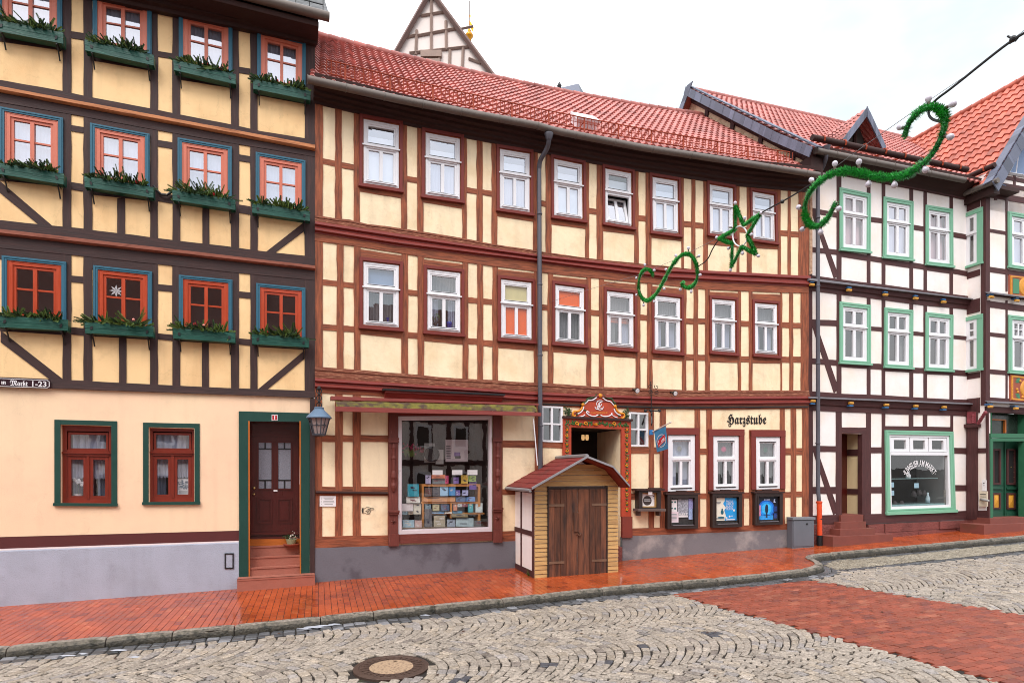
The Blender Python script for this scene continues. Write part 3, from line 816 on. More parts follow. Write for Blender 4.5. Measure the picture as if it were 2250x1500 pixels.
# ---------------------------------------------------------------- left house: dark timbers, apricot infill
_p = H1.w(0.5, -0.2, 0)
h1 = thing('timbered_house', 'tall half-timbered house with apricot infill, near-black beams and green window boxes', 'house', (_p.x, _p.y, -0.2))
A_head = lin([(0, -66), (347, 14), (526, 56), (690, 93)]); A_bot = lin([(0, 178), (138, 202), (204, 217), (330, 240), (396, 254), (508, 275), (566, 289), (690, 309)])
B_head = lin([(0, 226), (155, 252), (345, 287), (523, 318), (690, 345)])
B_bot = lin([(0, 485), (134, 499), (181, 503), (201, 507), (275, 515), (329, 522), (396, 531), (506, 543), (566, 552), (690, 565)])
C_head = lin([(0, 545), (160, 561), (348, 581), (522, 600), (690, 616)])
C_bot = lin([(0, 828), (141, 834), (262, 841), (348, 845), (444, 850), (550, 854), (690, 859)])
S_bot = lin([(0, 849), (110, 853), (690, 874)])
XL, XR = -460, 692
rowA = [[(-5, -62), (138, -30), (138, 84), (-5, 60)], [(205, -8), (334, 13), (334, 124), (205, 100)], [(393.6, 27), (511, 56), (511, 168), (393.6, 142)], [(565, 67), (672, 95), (671, 206), (565, 184)]]
rowB = [[(1, 237), (140, 262), (140, 392), (1, 369)], [(199.4, 272.6), (329.5, 297), (329.5, 418), (199.4, 399)], [(391, 304.6), (510, 325), (510, 446), (391, 430)], [(562, 336), (671, 355), (671, 472), (562, 458)]]
rowC = [[(6, 562.6), (147, 577), (147, 716), (6, 704)], [(206, 584), (335, 598), (335, 728), (206, 718)], [(393.6, 605), (511, 616), (511, 742), (393.6, 731)], [(563, 623), (671, 633.6), (671, 754), (563, 747)]]
GW = [[(120, 921.6), (257.6, 925), (257.6, 1108), (120, 1107)], [(314.6, 928), (439, 930.6), (439, 1104), (314.6, 1105)]]
def shrink(q, a, b=None, c=None):
    b = a if b is None else b; c = b if c is None else c
    x0, x1 = (q[0][0] + q[3][0]) / 2, (q[1][0] + q[2][0]) / 2
    return [(q[0][0] + a, q[0][1] + b), (q[1][0] - a, q[1][1] + b), (q[2][0] - a, q[2][1] - c), (q[3][0] + a, q[3][1] - c)]
wb = MB()
wall(wb, H1, lambda x: A_head(x) - 60, S_bot, XL, XR, [shrink(q, 9, 9) for q in rowA + rowB + rowC])
# side wall and back so that the house is a body
def hbox(mb, fac, ua, ub, z0, z1, n0, n1):
    A = [fac.w(ua, z1, n1), fac.w(ub, z1, n1), fac.w(ub, z0, n1), fac.w(ua, z0, n1)]; B = [fac.w(ua, z1, n0), fac.w(ub, z1, n0), fac.w(ub, z0, n0), fac.w(ua, z0, n0)]
    mb.hexa(A, B, True)
uR1 = H1.hit(690, 800)[0]; uL1 = H1.hit(-460, 800)[0]
zE1 = H1.hit(690, 93)[1]
wb.face([H1.w(uR1, -0.4, 0), H1.w(uR1, -0.4, -7), H1.w(uR1, zE1 + .3, -7), H1.w(uR1, zE1 + .3, 0)])
wb.build('upper_wall', M['plaster1'], h1)
wg = MB()
DQ = [(545.6, 925), (661, 926.5), (661.5, 1268), (547.5, 1272)]
wall(wg, H1, S_bot, lin([(-120, 1179 + 5), (0, 1179), (525, 1165), (690, 1160)]), XL, 690, [shrink(q, 12.5, 11, 1.5) for q in GW] + [[DQ[0], DQ[1], (661, 1400), (547, 1400)]], depth=0.14)
wg.build('ground_floor_wall', M['plaster1g'], h1)
b = MB(); strip(b, H1, lin([(-120, 1184), (0, 1179), (525, 1165)]), lin([(-120, 1212), (0, 1205), (525, 1187)]), XL, 525, -0.02, 0.012, prof=[(0, 0), (0, .01), (1, .012), (1, 0)]); b.build('base_band', M['band1'], h1)
b = MB(); strip(b, H1, lin([(-120, 1212), (0, 1205), (525, 1187)]), lin([(-120, 1216), (0, 1208.5), (525, 1190)]), XL, 525, -0.02, 0.02); b.build('white_edge', M['white_line'], h1)
b = MB(); strip(b, H1, lin([(-120, 1216), (0, 1208.5), (525, 1190)]), lin([(-120, 1352), (0, 1338), (525, 1300)]), XL, 525, -0.02, 0.035, prof=[(0, 0), (0, .022), (.02, .03), (1, .035), (1, 0)]); b.build('plinth', M['plinth1'], h1)
b = MB()
vq = Win(H1, rectq(494, 514, 1214, 1248)); vq.ring(b, 0, 1, 0, 1, .14, .08, .03, .05); b.build('vent_frame', M['black'], h1)
b = MB(); vq.box(b, .14, .86, .08, .92, .03, .04); b.build('vent_panel', M['plinth1'], h1)
# timbers
tb = MB()
PX = [(-120, 0), (138, 157), (184, 203), (330, 347), (379, 396), (508, 525), (550, 566), (669.5, 692.2)]
for r, (hd, bt) in enumerate(((lambda x: A_head(x) - 6, A_bot), (B_head, B_bot), (C_head, C_bot))):
    for a, c in PX:
        if a < 0: continue
        slab(tb, H1, [(a, hd(a)), (c, hd(c)), (c, bt(c)), (a, bt(a))], -0.02, 0.014, segs=7, jit=0.006)
def zslab(x0, x1, t, o, n1=0.012, segs=4): slab(tb, H1, [(x0, t(x0)), (x1, t(x1)), (x1, o(x1)), (x0, o(x0))], -0.02, n1, segs=segs, jit=0.002)
for row, hd, bt, top in ((rowA, A_head, A_bot, [lin([(0, 92), (138, 112)]), lin([(204, 134), (330, 156)]), lin([(396, 176), (508, 194)]), lin([(566, 210), (669, 229)])]),
                         (rowB, B_head, B_bot, [lin([(0, 397), (134, 410)]), lin([(201, 428), (329, 442)]), lin([(396, 450), (506, 462)]), lin([(566, 474), (669, 484)])]),
                         (rowC, C_head, C_bot, [lin([(0, 727), (141, 736)]), lin([(204, 739), (331, 746)]), lin([(398, 750), (506, 756)]), lin([(566, 762), (669, 768)])])):
    for q, tp, (a, c) in zip(row, top, ((0, 138), (203, 330), (396, 508), (566, 669.5))):
        ql = lin([q[0], q[1]]); qb = lin([q[3], q[2]])
        zslab(a, c, off(hd, -6), off(ql, 8)); zslab(a, c, off(qb, -8), tp)
for lns in ([(157, 71, 86), (347, 114, 128), (526, 150, 162)],): pass
for x0, x1, y0, y1 in ((157, 184, 72, 87), (347, 379, 116, 128), (525, 550, 150, 163), (157, 184, 278, 291), (347, 379, 311, 325), (525, 550, 342, 356), (157, 184, 403, 419), (347, 379, 426, 445), (525, 550, 452, 470),
                       (157, 184, 607, 621), (347, 379, 626, 640), (525, 550, 641.5, 655), (157, 184, 720, 736), (347, 379, 734, 747), (525, 550, 744.5, 758)):
    d = (x1 - x0) * 0.16 if y0 < 500 else (x1 - x0) * 0.09
    slab(tb, H1, [(x0, y0 - d / 2), (x1, y0 + d / 2), (x1, y1 + d / 2), (x0, y1 - d / 2)], -0.02, 0.013)
for x0, x1, t, o in ((258, 275, 436, B_bot), (445, 460, 456, B_bot), (262, 278, 742, C_bot), (444, 459, 753, C_bot)):
    slab(tb, H1, [(x0, t), (x1, t), (x1, o(x1)), (x0, o(x0))], -0.02, 0.0145, segs=4, jit=0.003)
for q in ([(0, 398), (0, 424), (84, 493), (116, 497)], [(2, 726), (2, 752), (109, 833), (140, 834)]):
    slab(tb, H1, [q[0], q[3], q[2], q[1]], -0.02, 0.0135)
for q in ([(669, 488), (669, 508), (604, 556), (583, 555)], [(669, 770), (669, 788), (587, 856), (567, 855)]):
    slab(tb, H1, [q[3], q[0], q[1], q[2]], -0.02, 0.0135)
strip(tb, H1, A_bot, off(lin([(0, 195), (690, 322)]), 2), XL, XR, -0.02, 0.03, jit=0.003)
strip(tb, H1, lin([(0, 204), (690, 332)]), B_head, XL, XR, -0.02, 0.02)
strip(tb, H1, B_bot, lin([(0, 507), (690, 587)]), XL, XR, -0.02, 0.03, jit=0.003)
strip(tb, H1, lin([(0, 517), (690, 594)]), C_head, XL, XR, -0.02, 0.02)
strip(tb, H1, C_bot, S_bot, XL, XR, -0.02, 0.07, prof=[(0, 0), (0, .018), (.45, .022), (.5, .05), (1, .055), (1, 0)], jit=.002)
strip(tb, H1, lambda x: A_head(x) - 70, A_head, XL, 694, -0.02, 0.02)
tb.build('timber_frame', M['timber1'], h1)
b = MB(); strip(b, H1, lin([(0, 195), (690, 322)]), lin([(0, 205), (690, 333)]), XL, XR, 0, .1, prof=[(0, 0), (0, .05), (.15, .10), (.75, .095), (1, .05), (1, 0)], jit=.002); b.build('moulding', M['trim1a'], h1)
b = MB(); strip(b, H1, lin([(0, 505.6), (690, 585.6)]), lin([(0, 518), (690, 595)]), XL, XR, 0, .1, prof=[(0, 0), (0, .05), (.15, .10), (.75, .095), (1, .05), (1, 0)], jit=.002); b.build('moulding', M['trim1b'], h1)
# dark corner board beside the door
b = MB(); slab(b, H1, [(681, 876), (691.5, 876), (691.5, 1276), (681, 1269)], -0.02, 0.05, segs=5, jit=.003); b.build('corner_post', M['timber1'], h1)
# eaves, gutter and roof
eb = MB(); nE = 0.55
strip(eb, H1, lin([(477, 0), (694, 55)]), lin([(477, 10), (694, 64)]), XL, 700, 0, nE, ref=nE - .1, prof=[(0, 0), (0, nE), (1, nE - .02), (1, 0)])
strip(eb, H1, lin([(0, -70), (690, 66)]), lin([(0, -58), (690, 88)]), XL, 696, 0, .25, ref=.2, prof=[(0, 0), (0, .22), (.5, .2), (.6, .12), (1, .1), (1, 0)])
eb.build('eaves', M['timber2d'], h1)
gu = MB(); a = H1.hit(724, 38, .62); zg = a[1]
u = [uL1 + (a[0] - uL1) * k / 8 for k in range(9)]
gu.tube([H1.w(x, zg, .62) for x in u], 0.085, 12); gu.build('gutter', M['gutter'], h1, True, 40)
rf = MB(); rf.face([H1.w(uL1, zg + .05, .6), H1.w(a[0], zg + .05, .6), H1.w(a[0], zg + 3.6, -3.2), H1.w(uL1, zg + 3.6, -3.2)])
rf.face([H1.w(uL1, zg + 3.6, -3.2), H1.w(a[0], zg + 3.6, -3.2), H1.w(a[0], zg + .05, -7.2), H1.w(uL1, zg + .05, -7.2)]); rf.build('roof', M['tile'], h1)
b = MB()
for z in (.24, .38): b.tube([H1.w(uL1, zg + z + .2, .3), H1.w(a[0] - .1, zg + z + .2, .3)], .012, 6)
for k in range(26): x = a[0] - .1 - k * .25; b.tube([H1.w(x, zg + .3, .3), H1.w(x, zg + .58, .3)], .008, 5)
b.build('snow_guard', M['black'], h1)

# windows with petrol blue surround and orange sashes
def h1_window(q, wood, glass, row):
    w = Win(H1, q)
    m = MB(); bw, bh = .075, .06
    w.ring(m, 0, 1, 0, 1.0, bw, bh, 0.0, .045); w.ring(m, .018, 1 - .018, .014, .99, .02, .017, .0452, .055)
    fr = m.build('window', M['blue1'], h1)
    m = MB(); w.ring(m, bw, 1 - bw, bh, 1 - bh * .5, .085, .065, -.06, .028, .05); w.ring(m, bw + .012, 1 - bw - .012, bh + .01, 1 - bh, .012, .01, .0282, .034)
    w.ring(m, bw + .085, 1 - bw - .085, bh + .065, .92, .05, .045, -.05, .008)
    w.box(m, .468, .532, bh + .1, .9, -.045, .018)
    tm = .47
    for a0, a1 in ((.21, .468), (.532, .79)): w.box(m, a0, a1, tm, tm + .028, -.04, .0)
    m.build('sash', wood, fr)
    m = MB()
    for a0, a1 in ((.205, .468), (.532, .795)):
        for t0, t1 in ((.165, tm), (tm + .028, .89)): w.quad(m, a0, a1, t0, t1, -.02, .0015)
    m.build('pane', glass, fr)
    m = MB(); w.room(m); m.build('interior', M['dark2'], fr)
    m = MB()
    if row < 2:
        w.drape(m, .19, .81, .075, .92, -.085, 9, .008)
        m.build('curtain', M['net'], fr)
    return fr, w
wins1 = []
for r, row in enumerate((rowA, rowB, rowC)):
    for q in row: wins1.append(h1_window(q, M['orange1'] if r == 2 else M['orange1_sheen'], M['glass'] if r == 2 else M['glass_sky'], r))
# paper star in one window, curtain in the next
f_, w_ = wins1[9]
b = MB(); c = w_.p(.36, .36, -.06)
for k in range(8):
    a = math.pi * k / 4; d = Vector((math.cos(a), .3 * math.cos(a), math.sin(a))) * .11; e = Vector((-math.sin(a), -.3 * math.sin(a), math.cos(a))) * .016
    b.face([c, c + d * .5 + e, c + d, c + d * .5 - e])
tag(b.build('paper_star', M['paper']), 'white paper star hanging behind the glass of a dark orange-framed window', 'star')

# ground floor windows: bottle green surround, deep reveal, mahogany frame
for gi, q in enumerate(GW):
    w = Win(H1, q); m = MB(); w.ring(m, 0, 1, 0, 1, .095, .055, 0, .014, .0)
    fr = m.build('window', M['green_door'], h1)
    m = MB(); w.box(m, -.01, 1.01, .985, 1.02, -.02, .05); m.build('sill', M['green_door'], fr)
    iq = [H1.hit(x, y, -.1) for x, y in ([(140, 937), (246, 939), (246, 1104), (140, 1104)] if gi == 0 else [(329, 938), (428, 940), (428, 1100), (330, 1101)])]
    w2 = Win.__new__(Win); w2.fac = H1; w2.c = iq; w2.W = abs(iq[1][0] - iq[0][0]); w2.H = abs(iq[0][1] - iq[3][1])
    m = MB(); w2.ring(m, -.03, 1.03, -.03, 1.02, .095, .085, -.19, -.1)
    w2.box(m, .065, .935, .30, .385, -.18, -.085); w2.box(m, -.03, 1.03, .33, .35, -.1, -.06)
    w2.ring(m, .08, .92, .07, .31, .05, .03, -.17, -.115)
    for a0, a1 in ((.07, .48), (.52, .93)): w2.ring(m, a0, a1, .39, .95, .08, .04, -.17, -.105)
    w2.box(m, .47, .53, .385, .95, -.17, -.09)
    m.build('sash', M['mahogany'], fr)
    m = MB(); w2.quad(m, .1, .9, .09, .3, -.14); 
    for a0, a1 in ((.14, .42), (.58, .86)): w2.quad(m, a0, a1, .42, .92, -.14)
    m.build('pane', M['glass'], fr)
    m = MB(); A = [w2.p(a, t, -.16) for a, t in ((0, 0), (1, 0), (1, 1), (0, 1))]; B = [w2.p(a, t, -.7) for a, t in ((0, 0), (1, 0), (1, 1), (0, 1))]
    m.face(B)
    for i in range(4): m.face([A[i], A[(i + 1) % 4], B[(i + 1) % 4], B[i]])
    m.build('interior', M['dark2'], fr)
    m = MB(); w2.drape(m, .1, .9, .08, .3, -.25, 5, .03); w2.drape(m, .1, .9, .4, .66, -.24, 10, .012, .03)
    w2.drape(m, .1, .3, .4, .95, -.34, 3, .03); w2.drape(m, .62, .9, .4, .95, -.34, 3, .03)
    m.build('curtain', M['net'], fr)
    if gi == 0:
        t = thing('orchid', 'white orchid in a small white pot behind the ground-floor window by the street sign', 'orchid', w2.p(.26, .93, -.2))
        b = MB(); b.lathe(w2.p(.26, .93, -.2), [(.05, 0), (.065, .05), (.07, .06)], 10); b.build('pot', M['white'], t)
        b = MB(); p0 = w2.p(.26, .9, -.2); p1 = w2.p(.26, .72, -.19); p2 = w2.p(.2, .68, -.19); b.tube([p0, p1, p2], .006, 5); b.build('stem', flat('stem_green', 70, 84, 52), t)
        b = MB()
        for k in range(7):
            c = w2.p(.18 + .03 * k, .69 + .02 * (k % 3) + .004 * k * k / 3, -.18)
            for j in range(5):
                a = j * 1.257; d = Vector((math.cos(a), .3, math.sin(a))) * .032; e = Vector((-math.sin(a), 0, math.cos(a))) * .016; b.face([c, c + d * .6 + e, c + d, c + d * .6 - e])
        b.build('blossom', M['white'], t)
    else:
        t = thing('poster', 'small colourful poster behind the ground-floor window nearest the dark red door', 'poster', w2.p(.72, .92, -.19))
        b = MB(); w2.quad(b, .58, .86, .70, .915, -.19); b.build('sheet', M['paper'], t)
        b = MB()
        for k in range(40):
            a, tt = rnd.uniform(.59, .8), rnd.uniform(.71, .83); w2.quad(b, a, a + rnd.uniform(.02, .06), tt, tt + rnd.uniform(.006, .02), -.187 + k * .00005)
        b.build('picture', flat('poster_scene', 90, 110, 130, attr=False, var=.9, scale=40), t)
        b = MB()
        for k in range(3): w2.quad(b, .62, .82, .865 + k * .014, .87 + k * .014, -.187)
        b.build('caption', M['cardgrey'], t)

# door in its niche
fr = MB(); dw = Win(H1, [(525, 903), (680.5, 907), (680.5, 1266), (525, 1273)])
q = [H1.hit(x, y) for x, y in ((525, 903), (680.5, 907), (680.5, 1267), (526, 1274))]
slab(fr, H1, [(525, 903), (545.6, 925), (547.5, 1272), (526, 1274)], -.02, .035); slab(fr, H1, [(661, 926.5), (680.5, 907), (680.5, 1267), (661.5, 1268)], -.02, .035)
fr.face([H1.p(525, 903, .035), H1.p(545.6, 925, .035), H1.p(661, 926.5, .035), H1.p(680.5, 907, .035)])
fr.face([H1.p(525, 903, .035), H1.p(680.5, 907, .035), H1.p(680.5, 907, 0), H1.p(525, 903, 0)])
doorfr = fr.build('door_frame', M['green_door'], h1)
nb = MB(); A = [H1.p(x, y, .03, 0) for x, y in DQ]; B = [H1.p(x, y, -.4, 0) for x, y in DQ]
for i in (0, 1, 3): nb.face([A[i], A[(i + 1) % 4], B[(i + 1) % 4], B[i]])
nb.build('door_reveal', M['door_red'], h1)
nb = MB(); 
for x0, x1 in ((545.6, 549), (657.8, 661)): slab(nb, H1, [(x0, 925), (x1, 925), (x1 + .5, 1270), (x0 + 1, 1270)], 0, .04)
nb.build('door_edging', M['ochre_wood'], h1)
DN = -.36
d = Win.__new__(Win); d.fac = H1; d.c = [H1.hit(x, y, DN) for x, y in ((549, 958), (658, 959), (658, 1183), (549, 1185))]; d.W = .95; d.H = 2
m = MB(); d.box(m, -.06, 1.06, -.25, .0, DN - .04, DN + .02); d.box(m, 0, 1, 0, 1, DN - .04, DN); 
pan = [(.165, .44, .055, .51), (.555, .83, .055, .51)]
lowp = [(.14, .45, .60, .845), (.535, .85, .60, .845)]
for a0, a1, t0, t1 in pan: d.ring(m, a0 - .02, a1 + .02, t0 - .01, t1 + .01, .03, .015, DN, DN + .02)
for a0, a1, t0, t1 in lowp: d.ring(m, a0, a1, t0, t1, .035, .016, DN, DN + .018); d.box(m, a0 + .06, a1 - .06, t0 + .03, t1 - .03, DN, DN + .014)
d.box(m, .02, .98, .93, .955, DN, DN + .04); d.box(m, .02, .98, .975, 1.0, DN, DN + .05)
door = m.build('door', M['door_red'], h1)
m = MB()
for a0, a1, t0, t1 in pan: d.quad(m, a0, a1, t0, t1, DN + .003)
m.build('pane', M['frosted'], door)
m = MB()
for a0, a1, t0, t1 in pan:
    for tt in (.115, .42): d.box(m, a0, a1, tt, tt + .012, DN + .003, DN + .012)
    mid = (a0 + a1) / 2
    for t2, t3 in ((t0, .115), (.432, t1)): d.box(m, mid - .015, mid + .015, t2, t3, DN + .003, DN + .012)
m.build('glazing_bars', M['black'], door)
m = MB(); brass = flat('brass', 200, 170, 110, .3, metal=.8)
m.ball(d.p(.085, .50, DN + .03), .028, 10, 6); m.ball(d.p(.08, .56, DN + .01), .024, 10, 6); m.build('handle', brass, door)
m = MB(); d.box(m, .47, .55, .52, .535, DN, DN + .015); m.build('letter_slot', M['paper'], door)
m = MB(); slab(m, H1, [(548, 1184), (659, 1183), (659, 1197), (548, 1199)], DN, DN + .06, ref=DN + .06); m.build('threshold', M['ochre_wood'], h1)
# sandstone steps
m = MB(); zz = []
for (ya, nf, nbk) in ((1267.5, .30, -.42), (1244, .0, -.42), (1221, -.12, -.42), (1198, -.24, -.42)):
    zt = H1.hit(605, ya, nf)[1]; zz.append(zt)
for k, (zt, nf) in enumerate(zip(zz, (.30, .0, -.12, -.24))):
    x0, x1 = (521, 692) if k == 0 else (547, 661)
    ua, ub = H1.hit(x0, 1280, nf if k == 0 else 0)[0], H1.hit(x1, 1280, nf if k == 0 else 0)[0]
    zb = (zz[k - 1] if k else zt - .35)
    hbox(m, H1, ua, ub, zb, zt - .001 * k, -.42 if k else -.0, nf - (0.006 if k else 0))
    hbox(m, H1, ua, ub, zt - .03, zt, nf - .05, nf + .008)
m.build('doorstep', M['sandstone'], h1)
# house number
t = thing('house_number', 'small red enamel house number 1 above the dark red door', 'number plate', H1.p(603, 923, .036))
hn = Win(H1, rectq(597, 610, 911, 924)); m = MB(); hn.box(m, 0, 1, 0, 1, .036, .044); m.build('plate', M['paper'], t)
m = MB(); hn.box(m, .1, .9, .1, .9, .0441, .0465); m.build('field', flat('enamel_red', 170, 30, 36, .3), t)
m = MB(); text_on(m, "1", lambda s, tt: hn.p(.41 + .18 * s, .2 + .6 * tt, .0475), .02); m.build('numeral', M['paper'], t)
# street sign
t = thing('street_sign', 'dark enamel street sign in white blackletter, cut off at the photo edge', 'street sign', H1.p(60, 850, .075))
sg = [H1.hit(x, y, .08) for x, y in ((-70, 827), (110, 834.5), (110, 853), (-70, 847))]
sw = Win.__new__(Win); sw.fac = H1; sw.c = sg; sw.W = 1.2; sw.H = .2
m = MB(); sw.box(m, 0, 1, 0, 1, .056, .08); m.build('plate', flat('enamel_brown', 48, 26, 34, .3), t)
m = MB(); w_ = .006
sw.box(m, .0, .97, .03, .09, .08, .083); sw.box(m, .0, .97, .91, .97, .08, .083); sw.box(m, .985, .995, .2, .8, .08, .083)
for a, b2 in (((.967, .06), (.992, .22)), ((.992, .78), (.967, .94))): m.tube([sw.p(*a, .082), sw.p((a[0] + b2[0]) / 2 - .006, (a[1] + b2[1]) / 2, .082), sw.p(*b2, .082)], .005, 5)
m.build('border', M['paper'], t)
m = MB()
fn = lambda a0, a1, t0, t1: (lambda s, tt: sw.p(a0 + (a1 - a0) * s, t0 + (t1 - t0) * tt, .0835))
def sx(x): return (x / 12.5 + 70) / 180
text_on(m, "\U0001D58C\U0001D592"[1:], fn(sx(10), sx(150), .36, .72), .01)
text_on(m, "\U0001D578\U0001D586\U0001D597\U0001D590\U0001D599", fn(sx(252), sx(748), .2, .84), .01)
text_on(m, "1-23", fn(sx(870), sx(1275), .2, .84), .02)
m.build('lettering', M['paper'], t)
# hanging black cable between two boxes
b = MB(); P = [(337, 408), (345, 419), (355, 428), (366, 429), (374, 424), (380, 417)]
b.tube([H1.p(x, y, .06) for x, y in P], .022, 8); tag(b.build('cable', M['black']), 'black sagging cable between two window boxes of the dark-beamed house', 'cable')

# window boxes with fir twigs
needle = [pmat('fir_green_a', srgb(44, 70, 36), 0.6, 0.35, 9, 0), pmat('fir_green_b', srgb(88, 112, 48), 0.6, 0.35, 9, 0)]
twig_m = pmat('twig_brown', srgb(54, 40, 30), 0.8, .2)
bau = [flat('bauble_red', 178, 28, 36, .25), flat('bauble_rose', 226, 140, 128, .3)]
def fir_twig(mb, st, p, d, L, n=15):
    """one fir sprig: a thin stem and two-sided rows of needles"""
    d = d.normalized(); tip = p + d * L
    st.tube([p, (p + tip) / 2 + Vector((0, 0, .01)), tip], [.004, .003, .001], 4, False)
    side = d.cross(Vector((rnd.uniform(-.4, .4), -1, rnd.uniform(-.3, .3)))).normalized()
    for k in range(n):
        c = p + d * L * (.12 + .88 * k / n)
        for sgn in (-1, 1, 0):
            q = (side * sgn + d * .75 + (Vector((0, -.8, .25)) if sgn == 0 else Vector((0, 0, 0)))).normalized(); l = .034 * (1.15 - .5 * k / n) * rnd.uniform(.8, 1.2)
            wv_ = q.cross(Vector((0, 1, .3))).normalized() * .0062
            mb.face([c - wv_, c + q * l * .6 - wv_ * .7, c + q * l, c + q * l * .6 + wv_ * .7, c + wv_][:5])
names = {'A': 'the top row', 'B': 'the middle row', 'C': 'the lowest row'}
boxes = {'A': [((-14, 42.5), (139, 72)), ((186, 87), (338, 121)), ((381, 132), (518, 163)), ((556, 173), (682.5, 200))],
         'B': [((-10, 357), (140, 381)), ((185, 388), (337.6, 410.6)), ((378.6, 418.6), (517, 438)), ((553.6, 446), (681, 464))],
         'C': [((-6, 692), (149.5, 704)), ((186, 707), (337.6, 717.8)), ((380, 721), (517, 730.6)), ((553.6, 735), (679, 741))]}
which = ['leftmost', 'second from left', 'third from left', 'rightmost']
for rw in 'ABC':
    for k, (l, r_) in enumerate(boxes[rw]):
        n0, n1 = .05, .20
        a, c = H1.hit(*l, n1), H1.hit(*r_, n1); z1 = (a[1] + c[1]) / 2; z0 = z1 - .185
        um = (a[0] + c[0]) / 2
        t = thing('window_box', 'green window box of fir twigs, %s in %s' % (which[k], names[rw]), 'window box', H1.w(um, z0, n0), 'green window boxes on the dark-beamed house')
        tl = rnd.uniform(-.012, .012)
        def bx(mb, ua, ub, za, zb, na, nb): mb.hexa([H1.w(ua, zb - tl, nb), H1.w(ub, zb + tl, nb), H1.w(ub, za + tl, nb), H1.w(ua, za - tl, nb)], [H1.w(ua, zb - tl, na), H1.w(ub, zb + tl, na), H1.w(ub, za + tl, na), H1.w(ua, za - tl, na)], True)
        m = MB(); zm = z0 + .09
        bx(m, a[0], c[0], zm + .002, z1, n1 - .022, n1); bx(m, a[0] + .004, c[0] - .004, z0, zm, n1 - .022, n1 - .003)
        bx(m, a[0], a[0] + .022, z0, z1 - .002, n0, n1 - .022); bx(m, c[0] - .022, c[0], z0, z1 - .002, n0, n1 - .022); bx(m, a[0] + .022, c[0] - .022, z0, z0 + .02, n0, n1 - .022)
        m.build('box', M['green_box'], t)
        m = MB()
        for uu in (a[0] + .1, c[0] - .1):
            m = MB()
            bx(m, uu - .018, uu + .018, zm - .03, zm + .025, n1, n1 + .008); bx(m, uu - .012, uu + .012, z0 - .018, z0 - .002, .0, n1 - .01)
            m.tube([H1.w(uu, z0 - .01, n1 - .04), H1.w(uu, z0 - .1, .08), H1.w(uu, z0 - .2, .02)], .012, 6)
            m.build('bracket', M['black'], t)
        m = MB(); bx(m, a[0] + .12, c[0] - .16, z0 + .03, z1 + .02, n0 + .02, n1 - .03); m.build('trough', M['black'], t)
        f1, f2, st = MB(), MB(), MB()
        sp = (c[0] - a[0]); hgt = rnd.uniform(.8, 1.12)
        cl_c = [.2 + rnd.uniform(-.05, .05), .4 + rnd.uniform(-.05, .05), .58 + rnd.uniform(-.05, .05), .74 + rnd.uniform(-.05, .05)]; lean, clump = rnd.uniform(-.25, .25), [rnd.uniform(.72, 1.2) for _ in range(6)]
        for j in range(100):
            uu = a[0] + sp * min(.86, max(.1, cl_c[j % 4] + rnd.gauss(0, .085))); pos = H1.w(uu, z1 + .005, rnd.uniform(n0 + .02, n1 - .02))
            rel = (uu - um) / sp * 2; ang = rel * .9 + lean + rnd.gauss(0, .75)
            dd = Vector((math.sin(ang), rnd.uniform(-1.3, .1), math.cos(ang) * rnd.uniform(-.15, .95)))
            fir_twig(f1 if rnd.random() < .55 else f2, st, pos, dd, rnd.uniform(.10, .30) * hgt * clump[j % 4])
        f1.build('fir_twigs', needle[0], t); f2.build('fir_twigs', needle[1], t); st.build('stems', twig_m, t)
        for j in range(rnd.choice([1, 2, 3])):
            m = MB(); uu = um + rnd.uniform(-.28, .28) * sp
            m.ball(H1.w(uu, z1 + rnd.uniform(.04, .11), n1 - .01), .024, 10, 7, rnd.choice([1, 1.5])); m.build('bauble', rnd.choice(bau), t, True)
# flower pot on the step
pp = H1.p(640, 1198, -.2)
t = thing('flower_pot', 'small potted plant with whitish blooms in a terracotta saucer on the door step', 'flower pot', pp)
m = MB(); m.lathe(pp + Vector((0, 0, .0)), [(.12, 0), (.15, .02), (.155, .035)], 16); m.build('saucer', flat('terracotta', 140, 66, 48, .7), t)
m = MB(); m.lathe(pp + Vector((0, 0, .03)), [(.075, 0), (.1, .08), (.105, .1)], 14); m.build('pot', flat('pot_glaze', 148, 152, 120, .3), t)
m, m2 = MB(), MB()
for j in range(90):
    c = pp + Vector((rnd.gauss(0, .06), rnd.gauss(0, .05), .13 + abs(rnd.gauss(0, .06)))); d_ = Vector((rnd.uniform(-1, 1), rnd.uniform(-1, 1), rnd.uniform(0, 1))) * .04; e = Vector((rnd.uniform(-1, 1), rnd.uniform(-1, 1), rnd.uniform(-1, 1))) * .014
    tgt = m2 if (c.x > pp.x and rnd.random() < .75) else m
    tgt.face([c, c + d_ * .5 + e, c + d_, c + d_ * .5 - e])
m.build('leaves', needle[0], t); m2.build('blooms', flat('bloom_white', 210, 200, 190), t)
# ---------------------------------------------------------------- middle house: rust-brown timbers, cream infill, tiled roof
_p = H2.w(2.0, -0.1, 0)
h2 = thing('inn_house', 'long bowed half-timbered inn with cream infill, rust-brown beams and red tiled roof', 'house', (_p.x, _p.y, -0.1))
E_bot = lin([(692, 229), (709, 233), (777, 249), (895, 277), (1025, 305), (1079, 315), (1180, 336), (1294, 359), (1403, 378), (1503, 392), (1624, 410), (1713, 418), (1776, 424)])
P3b = lin([(692, 473), (709, 476), (776, 485), (791, 490), (881, 503), (917, 508), (1015, 524), (1092, 539), (1171, 549), (1213, 557), (1285, 566), (1325, 571), (1393, 578), (1430, 582), (1497, 589), (1554, 595), (1651, 602), (1707, 605), (1776, 607)])
M1t = lin([(692, 489), (1180, 562), (1470, 592), (1776, 608)]); M1b = lin([(692, 513), (873, 542), (1180, 578), (1462, 615), (1776, 631)])
